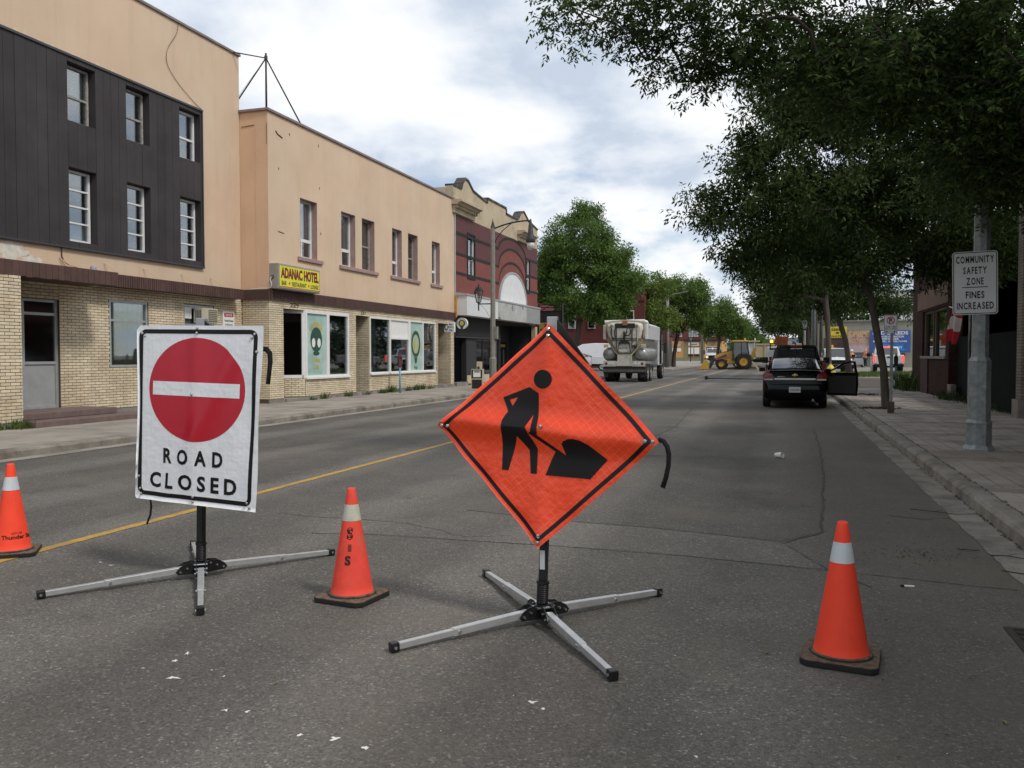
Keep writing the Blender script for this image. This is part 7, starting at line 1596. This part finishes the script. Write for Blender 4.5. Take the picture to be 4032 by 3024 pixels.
class Sheet:
    """a flexible sign face: (s,t) in the unit sheet -> a point in space"""
    def __init__(s, fn): s.fn = fn
    def art(s, name, polys, m, par, off, cut=.04):
        """polys: (verts2d, faces) in sheet coordinates, cut along a lattice so that they follow the bends"""
        bm = bmesh.new()
        for vs, fs in polys:
            vv = [bm.verts.new((p[0], p[1], 0)) for p in vs]
            for f in fs:
                try: bm.faces.new([vv[i] for i in f])
                except ValueError: pass
        for ax in (0, 1):
            c = [v.co[ax] for v in bm.verts]; lo, hi = min(c), max(c); k = math.ceil(lo / cut)
            while k*cut < hi:
                co = [0, 0, 0]; co[ax] = k*cut; no = [0, 0, 0]; no[ax] = 1
                bmesh.ops.bisect_plane(bm, geom=bm.verts[:]+bm.edges[:]+bm.faces[:], plane_co=co, plane_no=no); k += 1
        uvl = bm.loops.layers.uv.new('sheet')
        for f in bm.faces:
            for l in f.loops: l[uvl].uv = (l.vert.co.x, l.vert.co.y)
        for v in bm.verts: v.co = s.fn(v.co.x, v.co.y, off)
        me = bpy.data.meshes.new(name); bm.to_mesh(me); bm.free(); o = link(name, me, m, par, world=True)
        for p in me.polygons: p.use_smooth = True
        return o
def poly(pts): return (pts, [tuple(range(len(pts)))])
M_or_s = retro('orange_sheeting', (.95, .068, .014), (.97, .125, .045), (24, 24), .24); M_wh_s = retro('white_sheeting', (.80, .81, .83), (.88, .88, .89), (28, 40), .28); M_rd_s = mat('red_sheeting', (.50, .010, .026), .3, spec=.5, var=.06, vscale=8); M_bk_s = mat('black_ink_gloss', (.008, .006, .006), .4, spec=.3)
M_stal = mat('stand_aluminium', (.50, .51, .51), .38, metal=.55, var=.12, vscale=14); M_stblk = mat('stand_black', (.012, .012, .013), .4, var=.2, vscale=20); M_bolt = mat('bolt_steel', (.55, .55, .53), .25, metal=.9)
def stand(root, c, ends, mast_top, lean):
    """spring mast on four telescopic legs, world coordinates"""
    C = Vector(c); T = Vector(mast_top)
    d = (T - Vector((C.x, C.y, .1))).normalized(); P = lambda z: Vector((C.x, C.y, .1)) + d*((z-.1)/d.z)
    for p in ends:
        E_ = Vector((p[0], p[1], .028)); u = (E_ - Vector((C.x, C.y, .028))); L_ = u.length; u.normalize(); sd_ = Vector((-u.y, u.x, 0))
        A = C + u*.10 + Vector((0, 0, .085-C.z)); A.z = .070; q = lambda t: A + (E_ - A)*t
        lg = MB().bar(q(0), q(.57), .042, .042).build('leg', M_stal, root, world=True, bev=.004); MB().bar(q(.55), q(.965), .034, .034).build('leg_extension', M_stal, lg, world=True, bev=.003)
        MB().bar(q(.945), q(1.0), .048, .05).build('rubber_foot', M_stblk, lg, world=True, bev=.006)
        for t, zz in ((.53, 0), (.975, 0), (.06, 0)): k = q(t) - sd_*.022; MB().tube([k, k - sd_*.008], .009, 8).build('bolt', M_bolt, lg, world=True); k = q(t) + sd_*.022; MB().tube([k, k + sd_*.008], .009, 8).build('bolt', M_bolt, lg, world=True)
        # hinge cheeks
        hk = MB()
        for s in (-1, 1):
            o_ = sd_*(s*.028); pts = [(.03, .035), (.16, .04), (.175, .06), (.15, .09), (.11, .112), (.06, .118), (.03, .11)]
            v = [C + u*a_ + o_ + Vector((0, 0, z-C.z)) for a_, z in pts]; w_ = [x + sd_*(s*.005) for x in v]; n_ = len(pts)
            hk.add(v+w_, [tuple(range(n_)), tuple(range(n_, 2*n_))] + [(i, (i+1) % n_, n_+(i+1) % n_, n_+i) for i in range(n_)])
        h_ = hk.build('hinge_plate', M_stblk, root, world=True)
        for a_, z in ((.055, .10), (.10, .08), (.145, .06)): k = C + u*a_ + Vector((0, 0, z-C.z)); MB().tube([k - sd_*.042, k + sd_*.042], .007, 8).build('bolt', M_bolt, h_, world=True)
    MB().box((C.x-.04, C.y-.04, .045), (C.x+.04, C.y+.04, .11)).build('hub', M_stblk, root, world=True, bev=.006)
    pts = []; n_ = 11; rr = .029
    for i in range(n_*14 + 1):
        t = 2*math.pi*i/14; z = .112 + .118*i/(n_*14); c_ = P(z); pts.append((c_.x + rr*math.cos(t), c_.y + rr*math.sin(t), z))
    MB().tube(pts, .0065, 6).build('spring', M_stblk, root, world=True, smooth=True)
    MB().tube([P(.10), P(.25)], .021, 12).build('spring_core', M_stblk, root, world=True)
    MB().tube([P(.230), P(.246)], .038, 16).build('collar', M_stblk, root, world=True)
    m_ = MB().bar(P(.246), T, .046, .046, up=(0, 1, 0)).build('mast', M_stblk, root, world=True, bev=.004)
    k = P(.37); kk = MB().box((-.015, -.0005, -.055), (.015, .0, .055)); st_ = kk.build('maker_label', M_swd, root); st_.matrix_world = Matrix.Translation(k + Vector((-.002, -.026, 0)))
    st_.parent = root; st_.matrix_parent_inverse = wm(root).inverted()
    return d
# --- orange diamond: worker digging
dm = empty('work_sign', (-1.31, 4.70, 0), 0, 'orange diamond roll-up sign with black digging worker on a spring stand', 'road sign')
Lc, Rc, Tc, Bc = Vector((-2.012, 4.84, 1.124)), Vector((-.616, 4.60, 1.084)), Vector((-1.268, 4.73, 1.732)), Vector((-1.308, 4.65, .45)); Cc = (Tc + Bc)/2 * .5 + (Lc + Rc)/2 * .5
def dia(u, v): return Cc + (Rc-Cc)*max(u, 0) + (Lc-Cc)*max(-u, 0) + (Tc-Cc)*max(v, 0) + (Bc-Cc)*max(-v, 0)
nrm_d = (Rc - Lc).cross(Tc - Bc).normalized(); nrm_d = nrm_d if nrm_d.y < 0 else -nrm_d
def f_dia(s, t, off):
    # s,t in 0..1 along the two edge directions
    u = (s - .5) + (t - .5); v = (t - .5) - (s - .5); v = -v if False else v
    w = v - (.03 - .05*u); rid = .042*math.exp(-(w/.105)**2)*(1 - .25*abs(u)) + .006*math.sin(7*u + 3*v) * max(0, 1 - abs(u) - abs(v))
    rid += .020*math.exp(-((abs(u))/.10)**2)*(abs(v)) - .012*(u*u) + .004*math.sin(14*v+9*u)*(.3 if abs(w) > .2 else 1) * max(0., u)
    edge = max(abs(u) + abs(v) - .86, 0); rid += edge*(.05*math.sin(9*(u - v)) + .03*math.sin(17*u))
    return dia(u, v) + nrm_d*(rid + off)
DS = Sheet(f_dia)
def uv2st(u, v): return ((u - v)/2 + .5, (u + v)/2 + .5)
def zp(x, y):
    """artwork units of the diamond -> sheet"""
    cx, cy = 828.75, 846.25; ax, ay = 787.5, 60.0; bx, by = 50.0, -792.5; dx_, dy_ = x-cx, y-cy; det = ax*by - bx*ay
    return uv2st((dx_*by - bx*dy_)/det, (ax*dy_ - dx_*ay)/det)
DS.art('sheet', [poly([uv2st(*p) for p in [(.965, -.035), (.995, 0), (.965, .035), (.03, .97), (0, 1), (-.03, .97), (-.965, .035), (-.995, 0), (-.965, -.035), (-.03, -.97), (0, -1), (.03, -.97)]])], M_or_s, dm, 0, .025)
DS.art('sheet_back', [poly([uv2st(*p) for p in [(.96, 0), (0, .965), (-.96, 0), (0, -.965)]])], mat('sheet_grey_back', (.2, .2, .2), .6), dm, -.004, .05)
o_, i_ = .948, .898
def dpt(q, a): return [(q*c, q*d) for c, d in a]
ring = []
for a, b2 in (((1, 0), (0, 1)), ((0, 1), (-1, 0)), ((-1, 0), (0, -1)), ((0, -1), (1, 0))):
    k1, k2 = .985, .015; P1 = (a[0]*k1 + b2[0]*k2, a[1]*k1 + b2[1]*k2); P2 = (a[0]*k2 + b2[0]*k1, a[1]*k2 + b2[1]*k1)
    ring.append(poly([uv2st(P1[0]*o_, P1[1]*o_), uv2st(P2[0]*o_, P2[1]*o_), uv2st(P2[0]*i_, P2[1]*i_), uv2st(P1[0]*i_, P1[1]*i_)]))
    Q1 = (b2[0]*k1 + a[0]*k2, b2[1]*k1 + a[1]*k2); perp = (-b2[1], b2[0]); Q2 = (b2[0]*k1 + perp[0]*k2, b2[1]*k1 + perp[1]*k2)
    ring.append(poly([uv2st(Q1[0]*o_, Q1[1]*o_), uv2st(Q2[0]*o_, Q2[1]*o_), uv2st(Q2[0]*i_, Q2[1]*i_), uv2st(Q1[0]*i_, Q1[1]*i_)]))
DS.art('border', ring, M_bk_s, dm, .0016, .025)
torso = [(543, 578), (735, 505), (803, 552), (803, 850), (757, 828), (767, 705), (718, 795), (738, 840), (790, 945), (777, 1125), (733, 1122), (731, 960), (652, 860), (574, 1106), (528, 1103), (545, 790), (550, 745), (563, 710), (582, 682)]
def holed():
    a = [(543, 578), (735, 505), (803, 552), (803, 850), (757, 828), (767, 705), (718, 795), (738, 840), (790, 945), (777, 1125), (733, 1122), (731, 960), (652, 860), (574, 1106), (528, 1103), (545, 790), (550, 745), (563, 710), (582, 682)]
    h = [(590, 595), (612, 642), (652, 577)]
    return a[:1] + [h[0], h[1], h[2], h[0]] + a   # bridge cut, drawn as separate pieces below
pieces = [[(543, 578), (735, 505), (652, 577), (590, 595)], [(543, 578), (590, 595), (612, 642), (582, 682)], [(735, 505), (803, 552), (803, 720), (767, 705), (718, 795), (545, 790), (550, 745), (563, 710), (582, 682), (612, 642), (652, 577)],
          [(767, 705), (803, 720), (803, 850), (757, 828)], [(545, 790), (718, 795), (738, 840), (790, 945), (777, 1125), (733, 1122), (731, 960), (652, 860), (574, 1106), (528, 1103)]]
blade = [(840, 1131), (862, 1080), (888, 1020), (918, 968), (990, 995), (968, 915), (985, 895), (1020, 882), (1055, 880), (1100, 892), (1150, 922), (1270, 1025), (1148, 1156)]
DS.art('worker_figure', [poly([zp(*p) for p in q]) for q in pieces], M_bk_s, dm, .0018, .025)
DS.art('shovel', [poly([zp(*p) for p in blade]), poly([zp(*p) for p in [(740, 838), (762, 822), (990, 995), (918, 968)]])], M_bk_s, dm, .0021, .025)
DS.art('worker_head', [poly([zp(832 + 65*math.cos(2*math.pi*k/36), 451 + 68*math.sin(2*math.pi*k/36)) for k in range(36)])], M_bk_s, dm, .0018, .025)
M_pad = mat('corner_pad', (.70, .10, .035), .3, spec=.6)
for u, v in ((.955, 0), (-.955, 0), (0, .955), (0, -.955)):
    for q in (.95, .89): p = f_dia(*uv2st(u*q/.955, v*q/.955), .004); MB().lathe([(.011, 0), (.011, -.005), (.006, -.009)], 10, tuple(p), 'y').build('rivet', M_bolt, dm, world=True)
    du = .055; c0 = (u*.955, v*.955); DS.art('corner_pad', [poly([uv2st(c0[0]+a_*du, c0[1]+b_*du) for a_, b_ in ((-1, -.6), (1, -.6), (1, .6), (-1, .6))])] if v == 0 else [poly([uv2st(c0[0]+a_*du, c0[1]+b_*du) for a_, b_ in ((-.6, -1), (.6, -1), (.6, .6), (-.6, .6))])], M_pad, dm, .0009, .025)
p = f_dia(*uv2st(0.0, .07), .004); MB().lathe([(.012, 0), (.012, -.005), (.006, -.009)], 10, tuple(p), 'y').build('rivet', M_bolt, dm, world=True)
dvec = stand(dm, (-1.31, 4.72, .1), [(-1.93, 3.99), (-.73, 5.48), (-.74, 3.95), (-1.97, 5.60)], (-1.268, 4.775, 1.70), None)
MB().box((-1.296, 4.76, 1.66), (-1.236, 4.80, 1.775)).build('mast_cap', M_alu, dm, world=True, bev=.004); MB().prism([(-1.236, 1.755), (-1.19, 1.70), (-1.05, 1.50), (-1.07, 1.49), (-1.236, 1.70)], 4.765, 4.79, 'y').build('cap_flap', M_stblk, dm, world=True)
MB().bar(f_dia(*uv2st(-.94, 0), -.012), f_dia(*uv2st(.94, 0), -.012), .012, .03).build('cross_rib', M_stblk, dm, world=True)
def strap(par, pts, w, m):
    b = MB(); P_ = [Vector(p) for p in pts]
    for i, p in enumerate(P_):
        d_ = (P_[min(i+1, len(P_)-1)] - P_[max(i-1, 0)]).normalized(); s = Vector((d_.z, 0, -d_.x)); s = (s if s.length > .1 else Vector((1, 0, 0))).normalized()*(w/2); b.v += [tuple(p-s+Vector((0, .006*math.sin(i), 0))), tuple(p+s)]
        if i: k = 2*i; b.f.append((k-2, k-1, k+1, k))
    o = b.build('strap', m, par, world=True, smooth=True); so = o.modifiers.new('t', 'SOLIDIFY'); so.thickness = .002; return o
M_web = mat('black_webbing', (.008, .008, .009), .9)
strap(dm, [(-.63, 4.6, 1.098), (-.60, 4.595, 1.088), (-.580, 4.59, 1.062), (-.570, 4.59, 1.02), (-.572, 4.595, .96), (-.585, 4.6, .895), (-.605, 4.61, .836)], .026, M_web)

# --- white and red: road closed
rc_ = empty('closed_sign', (-3.85, 4.95, 0), 0, 'white road closed roll-up sign with red no entry disc on a spring stand', 'road sign')
TL, TR_, BR_, BL = Vector((-4.378, 4.99, 1.765)), Vector((-3.283, 4.90, 1.747)), Vector((-3.331, 4.86, .505)), Vector((-4.381, 4.95, .535))
nrm_r = (TR_ - TL).cross(TL - BL).normalized(); nrm_r = nrm_r if nrm_r.y < 0 else -nrm_r
def f_rc(s, t, off):
    p = (TL*(1-s) + TR_*s)*t + (BL*(1-s) + BR_*s)*(1-t)
    w = (s - .18) - (1 - .9*(1-t))*.72     # diagonal fold from lower left to upper right
    rid = .014*math.exp(-(w/.07)**2) + .010*math.sin(3.1*s)*math.sin(3.1*t) + .007*math.exp(-((s-.5)/.06)**2)
    rid += .004*math.sin(34*s)*max(0, s-.72)*3*(1-abs(t-.4)) + .006*math.exp(-((s-.93)/.05)**2)*math.sin(10*t)
    dx_ = .006*math.sin(9*t)*(s > .97) - .007*math.sin(7*t+1)*(s < .03)
    return p + nrm_r*(rid + off) + Vector((dx_, 0, 0))
RS = Sheet(f_rc)
def rect(a, b2, c, d): return poly([(a, c), (b2, c), (b2, d), (a, d)])
RS.art('sheet', [poly([(0, .012), (.01, 0), (1, 0), (1, 1), (.03, 1), (0, .975)])], M_wh_s, rc_, 0, .025); RS.art('sheet_back', [rect(.02, .98, .02, .98)], MATS['sheet_grey_back'], rc_, -.004, .06)
def rr_st(a, b2, c, d, r, n=6):
    pts = []; ar_ = 1.13/1.25
    for cx, cz, a0 in ((b2-r, d-r*ar_, 0), (a+r, d-r*ar_, 90), (a+r, c+r*ar_, 180), (b2-r, c+r*ar_, 270)):
        for k in range(n+1): t = R(a0 + 90*k/n); pts.append((cx + r*math.cos(t), cz + r*ar_*math.sin(t)))
    return pts
oo, ii = rr_st(.022, .966, .026, .978, .05), rr_st(.050, .938, .050, .954, .026); n_ = len(oo)
RS.art('border', [(oo + ii, [(k, (k+1) % n_, n_ + (k+1) % n_, n_ + k) for k in range(n_)])], M_bk_s, rc_, .0016, .025)
ex, ez = .497, .642
RS.art('red_disc', [poly([(ex + .388*math.cos(2*math.pi*k/64), ez + .290*math.sin(2*math.pi*k/64)) for k in range(64)])], M_rd_s, rc_, .0014, .025)
RS.art('white_bar', [rect(.142, .845, .605, .683)], M_wh_s, rc_, .0022, .025)
def glyphs(s, xc, zc, w, h, gap=1.0):
    """one glyph per letter, spread over w"""
    out = []; ws = [text_geo(c, .035)[2][0] for c in s]; tot = sum(ws); sp_ = gap * tot / len(s) * .34; sc = w / (tot + sp_*(len(s)-1)); x = xc - w/2
    for c, w_ in zip(s, ws):
        vs, fs, sz = text_geo(c, .035); out.append(([(x + w_*sc/2 + p[0]*sc, zc + p[1]/sz[1]*h) for p in vs], fs)); x += (w_ + sp_)*sc
    return out
RS.art('lettering', glyphs('ROAD', .485, .262, .49, .086, 1.7), M_bk_s, rc_, .0018, .03); RS.art('lettering', glyphs('CLOSED', .485, .120, .72, .088, 1.5), M_bk_s, rc_, .0018, .03)
for s, t in ((.045, .955), (.065, .94), (.945, .955), (.925, .935), (.5, .985), (.5, .958), (.5, .045), (.5, .018), (.04, .06), (.05, .03), (.935, .045), (.955, .02), (.475, .615), (.965, .86), (.03, .13)):
    p = f_rc(s, t, .003); MB().lathe([(.010, 0), (.010, -.005), (.005, -.009)], 10, tuple(p), 'y').build('rivet', M_bolt, rc_, world=True)
stand(rc_, (-3.86, 4.98, .1), [(-4.50, 4.20), (-3.30, 5.84), (-3.28, 4.22), (-4.54, 5.76)], (-3.84, 5.0, 1.74), None)
MB().box((-3.885, 4.985, 1.70), (-3.815, 5.03, 1.81)).build('mast_cap', M_alu, rc_, world=True, bev=.004); MB().prism([(-3.815, 1.79), (-3.77, 1.76), (-3.75, 1.70), (-3.815, 1.70)], 4.99, 5.02, 'y').build('cap_flap', M_stblk, rc_, world=True)
strap(rc_, [(-3.30, 4.90, 1.595), (-3.262, 4.9, 1.592), (-3.237, 4.9, 1.565), (-3.232, 4.9, 1.51), (-3.238, 4.9, 1.45), (-3.25, 4.9, 1.36)], .036, M_web)
strap(rc_, [(-4.255, 4.95, .53), (-4.252, 4.95, .48), (-4.26, 4.95, .42), (-4.29, 4.95, .352)], .014, M_web)

# ------------------------------------------------------------------ litter, twigs, catch basin
cu = empty('paper_cup', (-.02, 13.42, .0), R(35), 'white paper cup lying on its side on the asphalt', 'cup'); cu.rotation_euler = (R(86), 0, R(55)); cu.location = (-.02, 13.42, .048)
MB().lathe([(.033, -.06), (.047, .06), (.05, .064), (.045, .062), (.031, -.055)], 20, cap=False).build('wall', M_sw, cu, smooth=True); MB().lathe([(.001, -.056), (.033, -.056)], 20, cap=False).build('bottom', M_sw, cu)
cg = empty('cigarette_butt', (1.02, 6.0, .006), 0, 'white cigarette end on the asphalt behind the right cone', 'cigarette end'); MB().tube([(.80, 6.18, .008), (.862, 6.185, .008)], .0075, 8).build('paper', M_sw, cg, world=True); MB().tube([(.775, 6.178, .008), (.80, 6.18, .008)], .0075, 8).build('ash_tip', M_blackm, cg, world=True); cg.location = (.82, 6.18, 0); [setattr(c, 'matrix_parent_inverse', Matrix.Translation((-.82, -6.18, 0))) for c in cg.children]
M_twig = mat('twig', (.045, .035, .025), .95)
for k, (pts, lab) in enumerate([([(1.25, 9.3, .012), (1.45, 9.17, .02), (1.62, 9.1, .016), (1.84, 9.2, .012)], 'long curved twig across the right gutter'), ([(1.55, 7.32, .012), (1.66, 7.30, .02), (1.84, 7.2, .016)], 'dark twig at the kerb right of the clean cone'), ([(1.52, 6.82, .012), (1.66, 6.74, .014)], 'short straight twig on the right gutter'), ([(1.35, 7.48, .012), (1.5, 7.45, .016)], 'thin twig on the edge between asphalt and right gutter')]):
    e = empty('twig', pts[0], 0, lab, 'twig'); MB().tube(pts, [.004, .0038, .003, .002][:len(pts)], 5).build('stem', M_twig, e, world=True)
    if len(pts) > 2: q = Vector(pts[1]); MB().tube([q, q + Vector((.08, .05, .01))], [.0025, .0015], 5).build('side_shoot', M_twig, e, world=True)
dg_ = empty('drain_grate', (1.4, 5.1, 0), 0, 'rusty catch basin grate at the right edge of the frame', 'drain')
M_iron = mat('cast_iron', (.05, .042, .036), .8, metal=.3, var=.3, vscale=12)
b = MB(); b.box((1.22, 4.72, -.02), (1.26, 5.42, .008)); b.box((1.86, 4.72, -.02), (1.82, 5.42, .008)); b.box((1.26, 4.72, -.02), (1.82, 4.76, .008)); b.box((1.26, 5.38, -.02), (1.82, 5.42, .008)); b.build('frame', M_iron, dg_, world=True)
MB().box((1.26, 4.76, -.02), (1.82, 5.38, .0045)).build('sump', M_dark, dg_, world=True)
for k in range(7): MB().box((1.265, 4.79 + k*.085, .005), (1.815, 4.83 + k*.085, .011)).build('bar', M_iron, dg_, world=True)
b = MB(); r = random.Random(61)
for k in range(26): x, y = r.uniform(-4.2, 1.4), r.uniform(3.0, 9.5); t = r.uniform(0, 6.28); s = r.uniform(.012, .028); b.add([(x, y, .005), (x+s*math.cos(t)+s*.3*math.sin(t), y+s*math.sin(t), .012), (x+2*s*math.cos(t), y+2*s*math.sin(t), .006), (x+s*math.cos(t)-s*.3*math.sin(t), y+s*math.sin(t)+.004, .009)], [(0, 1, 2, 3)])
tag(b.build('fallen_leaves', leaf_mat('fallen_leaf', (.16, .19, .05), (.26, .22, .09), .2)), 'a few small green and yellow leaves strewn on the asphalt', 'fallen leaves', kind='stuff')
